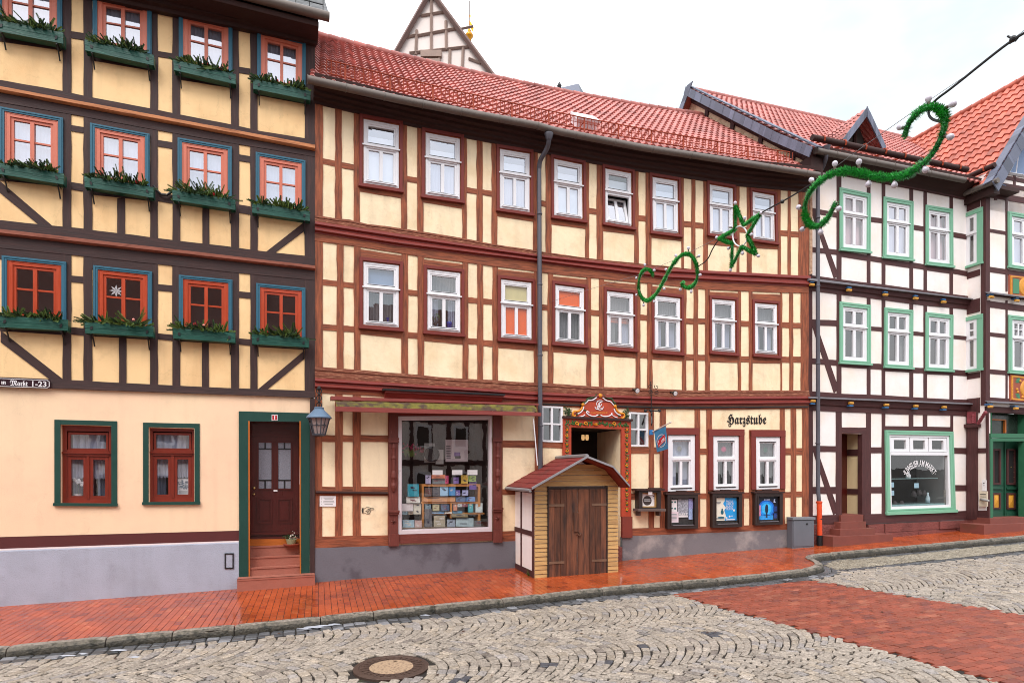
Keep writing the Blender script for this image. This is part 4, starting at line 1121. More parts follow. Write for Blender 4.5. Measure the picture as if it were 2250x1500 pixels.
P2t = lin([(692, 529), (709, 531.5), (777, 540.5), (881, 556), (917, 563), (1028, 577), (1081, 585), (1172, 595), (1213, 602), (1297, 610), (1394, 620), (1498, 630), (1558, 636), (1627, 639), (1717, 642.5), (1776, 643.5)])
P2b = lin([(692, 805), (740, 808), (792, 813), (882, 821), (932, 825), (1017, 832), (1095, 836), (1173, 841), (1216, 843), (1288, 848), (1396, 852), (1498, 857), (1559, 858), (1776, 857)])
M2t = lin([(692, 831), (1180, 862), (1460, 873), (1776, 870.5)]); M2b = lin([(692, 854), (1180, 883), (1460, 891), (1776, 889)])
G_top = lin([(692, 862), (844, 870), (1100, 889), (1200, 893), (1436, 898), (1552, 900), (1776, 897)])
B2t = lin([(692, 1178), (852, 1175), (1120, 1166), (1384, 1160), (1526, 1157), (1650, 1153), (1776, 1147)]); B2b = lin([(692, 1203), (852, 1198), (1120, 1188), (1384, 1177), (1743, 1162), (1776, 1160)])
GR2 = lin([(692, 1290), (1120, 1262), (1370, 1242), (1776, 1210)])
X2L, X2R = 691.5, 1776
w3q = [[(796.8, 260.3), (878, 274.7), (877, 416.5), (796, 404)], [(933, 290), (1012, 304), (1011.5, 440.5), (932.5, 429)], [(1096, 326), (1165, 337), (1165, 468.5), (1096.5, 458.7)], [(1215, 348), (1280, 360.4), (1281.5, 484), (1216.5, 474.7)],
       [(1327.7, 369), (1388, 380), (1388.8, 499.5), (1329, 490)], [(1431.4, 387.6), (1489.4, 397), (1491.5, 515.8), (1433, 508.5)], [(1556.8, 404), (1611, 413), (1611.5, 521), (1558, 514)], [(1651, 420), (1701, 428.4), (1703, 533), (1653, 526)]]
w2q = [[(796.5, 573), (878, 582), (877.3, 721), (796.5, 714.7)], [(937, 590), (1013, 598.7), (1013, 733), (937, 726.7)], [(1098.7, 612), (1169, 620), (1170, 748.5), (1099.5, 743)], [(1218, 624), (1284.5, 632.6), (1284.5, 757.7), (1218, 752)],
       [(1331.4, 637.8), (1392.7, 644.7), (1393.3, 766.8), (1331.4, 761.7)], [(1436, 648), (1495.5, 654.4), (1496, 774.7), (1437, 769.8)], [(1562, 655.3), (1615.7, 659.8), (1616.3, 775.9), (1562.5, 771.7)], [(1656, 664), (1707.6, 668), (1708.5, 781.3), (1657, 777.4)]]
w1q = [[(1466.6, 955.8), (1526, 955.8), (1526, 1077), (1465.6, 1079)], [(1565.6, 958), (1622, 958), (1622, 1074.5), (1566, 1076)], [(1659, 960), (1712.6, 960), (1712.6, 1073), (1660, 1074.5)]]
sideq = [[(1188, 891), (1236, 893), (1236, 972), (1188, 970)], [(1381, 905), (1423, 907), (1423, 981), (1381, 980)]]
SHOP = [(874.7, 914.5), (1080, 913.5), (1080, 1166.5), (874.7, 1173)]
PORT = [(1253, 938), (1363, 943), (1363, 1236), (1253, 1240)]
P_ = MB()
wall(P_, H2, E_bot, B2b, X2L, X2R, [shrink(q, 3) for q in w3q + w2q + w1q] + [shrink(sideq[0], 2), shrink(sideq[1], 2), shrink(SHOP, 2), PORT], step=45, depth=0.1)
uL2, uR2 = H2.hit(691.5, 800)[0], H2.hit(1776, 800)[0]
P_.build('wall', M['plaster2'], h2)
T = MB()
def vposts(cols, top, bot, x0, x1, n1=.014):
    """posts fill every gap between the infill columns"""
    e = [x0] + [c for col in cols for c in col] + [x1]
    for a, c in zip(e[0::2], e[1::2]):
        if c - a > 1.5: slab(T, H2, [(a, top(a)), (c, top(c)), (c, bot(c)), (a, bot(a))], -.02, n1 + rnd.uniform(-.003, .006), segs=8, jit=.009)
c3 = [(709, 736), (751, 777), (791, 881), (894, 917), (930, 1015.5), (1025, 1047), (1060, 1080), (1092, 1171), (1181, 1199), (1211, 1285.5), (1294, 1311), (1325, 1393), (1403, 1418.5), (1430.5, 1497), (1502, 1519), (1527, 1545), (1555, 1618), (1624, 1640.5), (1651, 1708.5), (1714.5, 1730.5), (1736.6, 1754)]
c2 = [(709, 740), (755, 777.5), (792, 882), (896.5, 917.5), (931, 1016), (1028.5, 1048.5), (1061, 1082), (1094, 1173), (1191, 1203.5), (1215, 1288.5), (1298, 1316), (1327, 1396), (1407, 1422), (1433, 1498.5), (1507.5, 1523.5), (1533, 1549), (1559, 1621), (1627.5, 1645), (1652.6, 1714.5), (1718, 1734), (1742, 1759)]
vposts(c3, off(E_bot, -4), off(P3b, 2), X2L, X2R); vposts(c2, off(P2t, -2), off(P2b, 2), X2L, X2R)
def rail(cols, line, th, only=None, n1=.012):
    for a, c in cols:
        if only and not only(a, c): continue
        j = rnd.uniform(-1, 1)
        slab(T, H2, [(a - .5, line(a) + j), (c + .5, line(c) + j), (c + .5, line(c) + th + j), (a - .5, line(a) + th + j)], -.02, n1, segs=3, jit=.005)
nar = lambda a, c: c - a < 34
wid = lambda a, c: c - a > 34
rail(c3, lin([(709, 348), (777, 362), (895, 387), (1025, 411), (1080, 421), (1199, 443), (1294, 457), (1403, 474), (1503, 487), (1624, 499), (1714, 505.5), (1754, 509)]), 12, nar)
rail(c2, lin([(709, 614.5), (777, 622), (905, 638), (1038, 654), (1080, 658), (1198, 670), (1307, 681), (1414, 691), (1515, 699), (1636, 706), (1759, 709)]), 12, nar)
R2b = lin([(709, 712), (777, 717), (905, 731), (1038, 744), (1080, 748), (1198, 757), (1307, 765), (1414, 773), (1515, 779), (1636, 782), (1759, 784)])
rail(c2, R2b, 13, nar)
S3 = lin([(791, 421), (881, 436), (930, 445), (1015, 458.7), (1092, 475), (1171, 487), (1211, 493), (1285, 503), (1325, 508), (1393, 516), (1430, 522), (1497, 530), (1555, 537), (1618, 543), (1651, 545), (1708, 548)])
for (a, c), q in zip([x for x in c3 if wid(*x)], w3q):
    b0 = lin([q[3], q[2]]); t0 = lin([q[0], q[1]])
    slab(T, H2, [(a, b0(a) - 2), (c, b0(c) - 2), (c, S3(c)), (a, S3(a))], -.02, .012, segs=4, jit=.005)
    for x0, x1 in ((a, q[0][0] + 2), (q[1][0] - 2, c)): slab(T, H2, [(x0, E_bot(x0) - 3), (x1, E_bot(x1) - 3), (x1, b0(x1) - 2), (x0, b0(x0) - 2)], -.02, .013)
    slab(T, H2, [(q[0][0] + 2, E_bot(q[0][0]) - 3), (q[1][0] - 2, E_bot(q[1][0]) - 3), (q[1][0] - 2, t0(q[1][0]) + 2), (q[0][0] + 2, t0(q[0][0]) + 2)], -.02, .0125)
for (a, c), q in zip([x for x in c2 if wid(*x)], w2q):
    b0 = lin([q[3], q[2]]); t0 = lin([q[0], q[1]]); o2 = off(R2b, 15); hd = off(P2t, 5.3)
    slab(T, H2, [(a, b0(a) - 2), (c, b0(c) - 2), (c, o2(c)), (a, o2(a))], -.02, .012, segs=4, jit=.005)
    slab(T, H2, [(a, hd(a)), (c, hd(c)), (c, t0(c) + 2), (a, t0(a) + 2)], -.02, .012, segs=4, jit=.004)
    for x0, x1 in ((a, q[0][0] + 2), (q[1][0] - 2, c)): slab(T, H2, [(x0, t0(x0) + 2), (x1, t0(x1) + 2), (x1, b0(x1) - 2), (x0, b0(x0) - 2)], -.02, .013)
# plates and weathered sills of the two bands
strip(T, H2, M1b, off(P2t, .5), X2L, X2R, -.02, .022, jit=.004); strip(T, H2, M2b, G_top, X2L, X2R, -.02, .022, jit=.004)
# ground floor timbers
def vp(x0, x1, y0, y1, n1=.015): slab(T, H2, [(x0, y0), (x1, y0), (x1, y1), (x0, y1)], -.02, n1, segs=6, jit=.006)
for x0, x1, y1 in ((691.5, 707.5, 1185), (736, 752.6, 1180), (775, 792.5, 1180), (851.7, 857, 1178)): vp(x0, x1, G_top(x0) - 3, y1)
for x0, x1 in ((707.5, 736), (752.6, 775), (792.5, 852)):
    for y0, y1 in ((955, 970), (1068, 1088)): slab(T, H2, [(x0, y0), (x1, y0 + 1), (x1, y1 + .5), (x0, y1)], -.02, .013, segs=2, jit=.004)
vp(1175, 1192, 888, 1190); vp(1099, 1104, 890, 1180)
for x0, x1, y0, y1 in ((1104, 1175, 967, 982), (1104, 1175, 1074, 1086), (1192, 1236, 970, 983), (1192, 1236, 885, 893), (1192, 1236, 1060, 1075)): slab(T, H2, [(x0, y0), (x1, y0 + 1), (x1, y1 + 1), (x0, y1)], -.02, .013, segs=3, jit=.004)
for x0, x1 in ((1425, 1436.5), (1449.7, 1462.5), (1526, 1537.7), (1552, 1563.7), (1713.5, 1723.6), (1737, 1748.7), (1762, 1776)): vp(x0, x1, G_top(x0) - 3, B2t(x0) + 2)
for x0, x1 in ((1449.7, 1466.6), (1526, 1538), (1552, 1566), (1622, 1634), (1646, 1660), (1712.6, 1724)): vp(x0, x1, 944, 1156, .014)
slab(T, H2, [(1381, 893), (1425, 896), (1425, 906), (1381, 905)], -.02, .013)
for x0, x1, y0, y1 in ((1384, 1425, 982, 996), (1384, 1425, 1083, 1097), (1436.5, 1450, 982, 996), (1436.5, 1450, 1083, 1097), (1538, 1552, 985, 998), (1538, 1552, 1083, 1095), (1634, 1646.5, 1081, 1094), (1724, 1737, 984, 999), (1724, 1737, 1080, 1092), (1749, 1762, 984, 999), (1749, 1762, 1079, 1091),
                       (1462.5, 1526, 940, 958), (1563.7, 1634, 943, 960), (1646, 1714, 944, 962), (1464, 1530, 1076, 1100), (1564, 1634, 1074, 1098), (1648, 1724, 1072, 1096)):
    slab(T, H2, [(x0 - .5, y0), (x1 + .5, y0), (x1 + .5, y1), (x0 - .5, y1)], -.02, .012, segs=2, jit=.004)
strip(T, H2, B2t, B2b, X2L, 856, -.02, .03, jit=.005); strip(T, H2, B2t, B2b, 1098, 1236, -.02, .03, jit=.005); strip(T, H2, B2t, B2b, 1384, 1774, -.02, .03, jit=.005)
T.build('timber_frame', M['timber2'], h2)
b = MB(); strip(b, H2, P3b, off(M1t, 1), X2L, X2R, -.02, .05, jit=.008, prof=[(0, 0), (0, .02), (.3, .04), (.35, .028), (.7, .05), (1, .055), (1, 0)])
strip(b, H2, P2b, off(M2t, 1), X2L, X2R, -.02, .05, jit=.008, prof=[(0, 0), (0, .02), (.3, .045), (.36, .03), (.7, .055), (1, .06), (1, 0)]); b.build('weathered_sill', M['sill2'], h2)
pr = [(0, 0), (0, .07), (.06, .09), (.28, .10), (.34, .07), (.38, .05), (.5, .055), (.62, .08), (.8, .085), (.86, .055), (.9, .03), (1, .03), (1, 0)]
b = MB(); strip(b, H2, M1t, M1b, X2L, X2R, 0, 0, prof=pr, jit=.002); b.build('moulding', M['red2'], h2)
b = MB(); strip(b, H2, M2t, M2b, X2L, X2R, 0, 0, prof=pr, jit=.002); b.build('moulding', M['red2'], h2)
b = MB(); strip(b, H2, off(M2b, 3), off(M2b, 6), 1192, 1774, 0, 0, prof=[(0, 0), (0, .05), (1, .05), (1, 0)]); b.build('cable_duct', M['black'], h2)
b = MB(); strip(b, H2, B2b, lin([(692, 1290), (1120, 1262), (1236, 1254)]), X2L, 1236, 0, 0, prof=[(0, 0), (0, .035), (1, .045), (1, 0)], jit=.002); b.build('plinth', M['plinth2d'], h2)
b = MB(); strip(b, H2, B2b, GR2, 1366, 1776, 0, 0, prof=[(0, 0), (0, .035), (1, .045), (1, 0)], jit=.002); b.build('plinth', M['plinth2'], h2)
# eaves: dark profiled cornice under the gutter
GUT = lin([(677, 182), (876, 226), (1030, 256), (1195, 286), (1214, 298 - 4), (1418, 333), (1604, 361), (1791, 391)])
NG = .52
b = MB(); strip(b, H2, lambda x: E_bot(x) - 40, E_bot, 688, 1779, 0, 0, ref=0.0, prof=[(0, 0), (0, .42), (.2, .40), (.3, .30), (.45, .28), (.5, .2), (.62, .19), (.68, .12), (.8, .11), (.86, .04), (1, .03), (1, 0)]); b.build('eaves', M['timber2d'], h2)
def gut(x, dn=0, dy=0): return H2.p(x, GUT(x) - 6 + dy, NG + dn)
gx = [676 + (1799 - 676) * k / 40 for k in range(41)]
b = MB()
for r_, half in ((.075, True),):
    prevr = None; rows = []
    for x in gx:
        u, z = H2.hit(x, GUT(x) - 7, NG); rows.append([H2.w(u, z + .075 * math.sin(a), NG + .075 * math.cos(a)) for a in [math.radians(d_) for d_ in (60, 20, -20, -60, -100, -140, -180, -220)]])
    i0 = len(b.v)
    for r in rows: b.v.extend(r)
    for i in range(40):
        for j in range(7): b.f.append((i0 + i * 8 + j, i0 + i * 8 + j + 1, i0 + i * 8 + j + 9, i0 + i * 8 + j + 8)); b.uv.append([(0, 0)] * 4); b.t.append(None)
    for end in (0, 40): b.f.append(tuple(i0 + end * 8 + j for j in range(8))); b.uv.append([(0, 0)] * 8); b.t.append(None)
for k in range(0, 41, 3):
    u, z = H2.hit(gx[k], GUT(gx[k]) - 7, NG); b.tube([H2.w(u, z + .079 * math.sin(a), NG + .079 * math.cos(a)) for a in [math.radians(d_) for d_ in (70, 20, -20, -60, -100, -140, -180)]], .008, 5)
b.build('gutter', M['gutter'], h2, True, 50)
# roof of pantiles
def tiles(mb, E, up, nrm, cols, courses, clen, amp=.030, step=.036, tint=(1, 1, 1), sub=6, tilevar=.12):
    """E(c) eave point at tile column c (0..cols), up slope vector and normal functions of c; courses of clen metres"""
    n = cols * sub
    for j in range(courses):
        col0 = [rnd.gauss(1, tilevar) for _ in range(cols + 1)]
        i0 = len(mb.v)
        for i in range(n + 1):
            c = i / sub; f = c - math.floor(c)
            h = amp * (math.sin(2 * math.pi * f) if f < .62 else -.75 * math.sin(math.pi * (f - .62) / .38) + 0 * f)
            if f < .62: h = amp * math.sin(math.pi * f / .62) * 1.1
            e, u_, nn = E(c), up(c), nrm(c); jj = rnd.uniform(-.002, .002)
            mb.v.append(e + u_ * (j * clen - .012) + nn * (h - .006)); mb.v.append(e + u_ * (j * clen - .012) + nn * (h + step + jj)); mb.v.append(e + u_ * ((j + 1) * clen + .01) + nn * (h - .004))
        for i in range(n):
            a = i0 + i * 3; k = col0[int(i / sub)]; tt = (tint[0] * k, tint[1] * k, tint[2] * k)
            mb.f.append((a, a + 3, a + 4, a + 1)); mb.f.append((a + 1, a + 4, a + 5, a + 2))
            for _ in (0, 1): mb.uv.append([(0, 0)] * 4); mb.t.append(tt)
PITCH = math.radians(41.2)
uE0, zE0 = H2.hit(680, GUT(680) - 10, NG); uE1, zE1_ = H2.hit(1797, GUT(1797) - 10, NG)
NC = 64
def E2(c):
    u = uE0 + (uE1 - uE0) * c / NC; z = zE0 + (zE1_ - zE0) * c / NC
    return H2.w(u, z + .02, NG - .02)
def N2v(c):
    u = uE0 + (uE1 - uE0) * c / NC; a, b_ = H2.nrm(u); return Vector((a, b_, 0))
NB2 = Vector((.296, -.955, 0)).normalized()
up2 = lambda c: (-NB2 * math.cos(PITCH) + Vector((0, 0, math.sin(PITCH))))
nr2 = lambda c: (NB2 * math.sin(PITCH) + Vector((0, 0, math.cos(PITCH))))
RUN = 4.8; SL = RUN / math.cos(PITCH); NCR = 19; CL = SL / NCR
rf = MB(); tiles(rf, E2, up2, nr2, NC, NCR, CL)
back = lambda c: (-NB2 * math.cos(PITCH) - Vector((0, 0, math.sin(PITCH))))
for k in range(NC): rf.face([E2(k) + up2(k) * SL, E2(k + 1) + up2(k + 1) * SL, E2(k + 1) + up2(k + 1) * SL + back(k + 1) * SL, E2(k) + up2(k) * SL + back(k) * SL], None, (.9, .9, .9))
rf.build('roof', M['tile'], h2, True, 30)
b = MB(); L = NC * .2
for k in range(37):
    c0, c1 = NC * k / 37, NC * (k + 1) / 37 + .12
    p0, p1 = E2(c0) + up2(c0) * SL, E2(c1) + up2(c1) * SL
    kk = rnd.gauss(1, .1); tt = (kk * .8, kk * .8, kk * .8)
    b.tube([p0 + Vector((0, 0, .01)), p0 + (p1 - p0) * .8, p1 - Vector((0, 0, .01))], [.105, .10, .09], 10, True, tt)
b.build('ridge_tiles', M['tile'], h2, True, 40)
# verge board against the tall house and small white roof hatch
b = MB(); hp = lambda x, y, n_: E2(NC * .47) ; c = 32.2; e = E2(c) + up2(c) * 1.12; rr = E2(c + 1) - E2(c); rr.normalize()
b.box(e + nr2(c) * .22, rr * .30, up2(c) * .26, nr2(c) * .025); b.box(e + nr2(c) * .09, rr * .25, up2(c) * .22, nr2(c) * .1); b.build('roof_hatch', M['white'], h2)
# snow guard fence of rust-red bars
b = MB(); cs = [1.6 + (NC - 4.2) * k / 130 for k in range(131)]
G0 = lambda c: E2(c) + up2(c) * .44 + nr2(c) * .06
def vv(c, h): return G0(c) + Vector((0, 0, h)) + N2v(c) * (h * .12)
for h in (.03, .27): b.tube([vv(c, h) for c in cs[::3]] , .014, 6)
b.tube([vv(c, .15) for c in cs[::3]], .006, 5)
for c in cs: b.tube([vv(c, .03), vv(c, .27)], .0085, 4, False)
for k in range(13):
    c = cs[min(130, 4 + int(k * 10.1))]; p = vv(c, .13); d = (vv(c + 1, .1) - vv(c, .1)).normalized()
    b.box(p, d * .018, Vector((0, .01, 0)), (0, 0, .16)); b.tube([vv(c, .2), G0(c) - N2v(c) * .22 + Vector((0, 0, .2))], .012, 5)
b.build('snow_guard', M['snow_red'], h2)
# downpipe with swan neck
dp = [H2.p(1206, 300, NG), H2.p(1206, 312, NG - .02), H2.p(1203, 325, NG - .12), H2.p(1193, 342, .28), H2.p(1186, 354, .18), H2.p(1184.5, 372, .12)]
def smooth(pts, it=2):
    for _ in range(it):
        q = [pts[0]]
        for a, c in zip(pts, pts[1:]): q += [a * .75 + c * .25, a * .25 + c * .75]
        pts = q + [pts[-1]]
    return pts
b = MB(); b.tube(smooth(dp) + [H2.p(1185.5, 600, .14), H2.p(1186.5, 800, .14), H2.p(1187.5, 1040, .14)], .052, 12)
b.lathe(H2.p(1206, 308, NG), [(.055, 0), (.075, .05), (.10, .12), (.10, .14)], 14)
for y in (470, 625, 780, 935): p = H2.p(1185 + (y - 400) * .004, y, .14); b.lathe(p - Vector((0, 0, .02)), [(.058, 0), (.062, .01), (.062, .03), (.058, .04)], 12)
b.build('downpipe', M['pipe'], h2, True, 40)

# upper windows: white casements with red surround
def h2_window(q, spec, low=True):
    w = Win(H2, q); m = MB()
    w.ring(m, 0, 1, 0, 1, .105, .075, -.07, .012, .055)
    w.ring(m, .04, .96, .03, .97, .02, .012, .0125, .02)
    w.box(m, .105, .895, .365, .435, -.06, .02); w.box(m, -.01, 1.01, .395, .415, .0205, .05)
    if spec != 'tilt':
        w.ring(m, .105, .895, .435, .945, .06, .03, -.06, .0); w.box(m, .455, .545, .465, .915, -.055, .006)
    w.ring(m, .105, .895, .075, .365, .05, .022, -.06, .0)
    w.box(m, .08, .92, .945, .958, .012, .04)
    fr = m.build('window', M['white'], h2)
    m = MB()
    for t0, t1 in ((.352, .366), (.93, .944)): w.box(m, .13, .87, t0, t1, .0, .014)
    m.build('drip_gap', M['black'], fr)
    m = MB(); w.ring(m, -.085, 1.085, -.05, 1.02, .08, .048, 0, .045, .018); 
    w.box(m, -.11, 1.11, 1.02, 1.06, 0, .085); m.build('surround', M['surround2'], fr)
    m = MB(); w.quad(m, .155, .845, .097, .343, -.03, .0015)
    if spec != 'tilt':
        w.quad(m, .165, .455, .465, .915, -.03, .0015); w.quad(m, .545, .835, .465, .915, -.03, .0015)
    m.build('pane', M['glass_sky'] if spec in ('white', 'net') else (M['glass_low'] if 'orange' in spec else M['glass']), fr)
    m = MB(); w.room(m, -.45, .06); m.build('interior', M['dark2'], fr)
    def cur(mat, *a, **k):
        m = MB(); w.drape(m, *a, **k); m.build('curtain', mat, fr)
    def flatb(mat, a0, a1, t0, t1, n=-.085):
        m = MB(); w.quad(m, a0, a1, t0, t1, n); m.build('blind', mat, fr)
    if spec == 'white': flatb(M['blind'], .12, .88, .43, .95); flatb(M['blind'], .12, .88, .2 + rnd.random() * .05, .37)
    if spec == 'net': cur(M['net'], .12, .88, .44, .95, -.09, 9, .010); flatb(M['blind'], .12, .88, .19 + rnd.random() * .05, .37)
    if spec == 'tilt':
        flatb(M['blind'], .12, .88, .17, .37)
        m = MB()
        def tp(a, t, n): return w.p(a, t, n - (1 - (t - .44) / .5) * .16 - .01)
        def tb(a0, a1, t0, t1):
            qd = [(a0, t0), (a1, t0), (a1, t1), (a0, t1)]; m.hexa([tp(a, t, .0) for a, t in qd], [tp(a, t, -.04) for a, t in qd], True)
        tb(.12, .2, .47, .94); tb(.8, .88, .47, .94); tb(.2, .8, .47, .51); tb(.2, .8, .90, .94); tb(.45, .55, .51, .90); m.build('tilted_casement', M['white'], fr)
        m = MB()
        for a0, a1 in ((.2, .45), (.55, .8)): m.face([tp(a, t, -.02) for a, t in ((a0, .51), (a0, .9), (a1, .9), (a1, .51))])
        m.build('pane', M['glass_sky'], fr)
        m = MB(); w.box(m, .1, .9, .435, .465, -.06, .006); w.box(m, .1, .9, .945, .95, -.06, .006); m.build('rail', M['white'], fr)
    if spec == 'blue': flatb(M['blind_blue'], .12, .88, .08, .36); cur(M['grey_cur'], .12, .88, .45, .95, -.16, 8, .02)
    if spec == 'grey': cur(M['grey_cur'], .12, .88, .44, .95, -.15, 8, .022); cur(M['grey_cur'], .12, .88, .09, .36, -.15, 8, .02)
    if spec == 'half': cur(M['net'], .12, .38, .44, .95, -.15, 4, .02); cur(M['net'], .66, .88, .44, .95, -.15, 4, .02); cur(M['grey_cur'], .12, .88, .09, .36, -.15, 8, .02)
    if spec == 'orange': flatb(M['orange_cur'], .12, .88, .44, .95, -.05); flatb(M['cream_cur'], .12, .88, .08, .37, -.05)
    if spec == 'orange_top': flatb(M['orange_cur'], .12, .88, .08, .37, -.05); cur(M['grey_cur'], .12, .88, .44, .95, -.15, 8, .02)
    if spec == 'red_low': flatb(M['orange_cur'], .12, .88, .44, .54, -.1); cur(M['grey_cur'], .12, .42, .5, .95, -.15, 4, .02); cur(M['net'], .66, .88, .5, .95, -.15, 3, .02); cur(M['grey_cur'], .12, .88, .09, .36, -.15, 8, .02)
    return fr, w
for q, s in zip(w3q, ('white', 'net', 'net', 'white', 'tilt', 'white', 'net', 'net')): h2_window(q, s)
W2 = []
for q, s in zip(w2q, ('blue', 'half', 'orange', 'orange_top', 'red_low', 'half', 'half', 'half')): W2.append(h2_window(q, s)[1])
# things on the window sills of the middle floor
w = W2[1]; t = thing('window_plant', 'small leafless shrub in a pot behind the glass of the second middle-floor inn window', 'plant', w.p(.28, .92, -.09))
b = MB()
for k in range(16):
    a = rnd.uniform(-1, 1); p = w.p(.28, .9, -.09); q = w.p(.28 + a * .14, .72 + rnd.random() * .1, -.09); b.tube([p, (p + q) / 2 + Vector((a * .02, 0, .02)), q], .005, 4, False)
b.build('branches', twig_m, t)
m = MB()
for k in range(50):
    c = w.p(.28 + rnd.uniform(-.14, .14), rnd.uniform(.69, .8), -.085); d_ = Vector((rnd.uniform(-1, 1), -.2, rnd.uniform(-.6, 1))) * .03; e = Vector((d_.z, 0, -d_.x)) * .35; m.face([c, c + d_ * .5 + e, c + d_, c + d_ * .5 - e])
m.build('leaves', needle[1], t)
b = MB(); b.lathe(w.p(.68, .918, -.085), [(.04, 0), (.06, .10), (.062, .14)], 12); tag(b.build('blue_pot', flat('pot_blue', 34, 40, 130, .3), None, True), 'dark blue flower pot on the window sill beside the leafless shrub', 'pot')
w = W2[0]; b = MB(); b.lathe(w.p(.70, .91, -.085), [(.02, 0), (.012, .04), (.035, .09), (.036, .1)], 10); tag(b.build('blue_cup', flat('pot_blue', 34, 40, 130, .3), None, True), 'small blue goblet on the sill of the leftmost middle-floor inn window', 'goblet')

# taproom windows with lace curtains
orn = [flat('straw_star', 120, 116, 104), flat('ornament_pink', 190, 70, 110), flat('ornament_green', 30, 80, 60)]
for k, q in enumerate(w1q):
    w = Win(H2, q); m = MB(); w.ring(m, 0, 1, 0, 1, .15, .09, -.08, .02, .075); w.ring(m, .15, .85, .09, .40, .05, .025, -.07, .0)
    w.box(m, .15, .85, .40, .445, -.07, .025); w.ring(m, .15, .85, .445, .925, .05, .03, -.07, .0); w.box(m, .455, .545, .475, .895, -.06, .008); w.box(m, .1, .9, .925, .94, .02, .045)
    fr = m.build('window', M['white'], h2)
    m = MB(); w.box(m, .12, .88, .95, .965, .02, .026); w.box(m, .18, .82, .085, .098, .0, .022); m.build('drip_gap', M['black'], fr)
    m = MB()
    if k == 0: sl_ = ((-.12, 1.2, -.19, -.01, 0, .05),)
    ql, qr = (-.17, 1.13) if k == 0 else (-.2, 1.2)
    w.box(m, ql, -.01, -.1, 1.0, .016, .05); w.box(m, 1.01, qr, -.1, 1.0, .016, .05); w.box(m, ql, qr, -.13, -.01, .016, .056); m.build('surround', M['surround2'], fr)
    m = MB(); w.quad(m, .2, .8, .115, .375, -.04, .0015)
    for a0, a1 in ((.2, .455), (.545, .8)): w.quad(m, a0, a1, .475, .895, -.04, .0015)
    m.build('pane', M['glass'], fr)
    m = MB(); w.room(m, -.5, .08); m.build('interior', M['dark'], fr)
    m = MB(); w.drape(m, .16, .84, .1, .4, -.13, 11, .012); w.drape(m, .16, .42, .44, .93, -.13, 5, .02); w.drape(m, .6, .84, .44, .93, -.15, 5, .02); m.build('curtain', M['grey_cur'] if k else M['net'], fr)
    m = MB(); c = w.p(.5, .24, -.075)
    for j in range(16):
        a = 2 * math.pi * j / 16; d_ = Vector((math.cos(a), .25 * math.cos(a), math.sin(a))) * .085; e = Vector((-math.sin(a), 0, math.cos(a))) * .009; m.face([c, c + d_ * .6 + e, c + d_, c + d_ * .6 - e])
    tag(m.build('window_ornament', orn[k]), ('grey straw star hanging in the taproom window nearest the flag', 'pink ornament hanging in the middle taproom window', 'dark green ornament hanging in the taproom window nearest the grey cabinet')[k], 'ornament', 'ornaments in the taproom windows')
# little four-pane windows beside the portal
for q in sideq:
    w = Win(H2, q); m = MB(); w.ring(m, 0, 1, 0, 1, .1, .05, -.06, .03); w.box(m, .455, .545, .05, .95, -.05, .025); w.box(m, .1, .455, .475, .52, -.05, .024); w.box(m, .545, .9, .475, .52, -.05, .024)
    fr = m.build('window', M['white'], h2); m = MB()
    for a0, a1 in ((.1, .455), (.545, .9)):
        for t0, t1 in ((.05, .475), (.52, .95)): w.quad(m, a0, a1, t0, t1, -.03, .001)
    m.build('pane', M['glass'], fr); m = MB(); w.room(m, -.4, .05); m.build('interior', M['dark2'], fr)

# carved and painted portal
red = pmat('portal_vermilion', srgb(168, 62, 36), 0.6, 0.2, 6, .2, 30); grn = pmat('portal_green', srgb(58, 104, 54), 0.6, 0.25, 8, .2, 30); yel = pmat('portal_ochre', srgb(214, 138, 36), 0.5, 0.2, 8, .1, 30)
m = MB(); JL = [(1235, 919), (1253, 938), (1253, 1134), (1236, 1134)]; JR = [(1363, 943), (1384, 923), (1384.5, 1134), (1363, 1134)]
px_poly(m, H2, [(1235, 919), (1384, 923), (1363, 943), (1253, 938)], 0, .06, 0); px_poly(m, H2, [JL[0], JL[1], JL[2], JL[3]], 0, .06, 0); px_poly(m, H2, JR, 0, .06, 0)
portal = m.build('portal', red, h2)
for q_ in ([(1364, 1134), (1386, 1134), (1386, 1180), (1364, 1180)], [(1234, 1134), (1254, 1134), (1254, 1186), (1234, 1186)]): m = MB(); slab(m, H2, q_, 0, .085); m.build('base_block', pmat('portal_base', srgb(120, 50, 38), .7, .2), portal)
m = MB(); strip(m, H2, lin([(1235, 914), (1385, 921)]), lin([(1235, 919), (1385, 926)]), 1234, 1386, 0, .11); m.build('cornice', M['timber2d'], portal)
gm, ym = MB(), MB()
def leaf(mb, p, ang, l, wd, n=.066):
    u, z = p; q = []
    for a, b_ in ((0, 0), (.3, .5), (.6, .42), (1, 0), (.6, -.42), (.3, -.5)):
        x, y = a * l, b_ * wd; q.append((u + x * math.cos(ang) - y * math.sin(ang), z + x * math.sin(ang) + y * math.cos(ang)))
    c = H2.w(u + .5 * l * math.cos(ang), z + .5 * l * math.sin(ang), n + .022)
    P = [H2.w(a, b_, n) for a, b_ in q]
    for i in range(6): mb.face([P[i], P[(i + 1) % 6], c])
def curl(mb, p, r, turns, ph, rad=.009, n=.07, sg=1):
    pts = [H2.w(p[0] + sg * r * (1 - .8 * k / 14) * math.cos(ph + turns * 2 * math.pi * k / 14), p[1] + r * (1 - .8 * k / 14) * math.sin(ph + turns * 2 * math.pi * k / 14), n) for k in range(15)]
    mb.tube(pts, rad, 6)
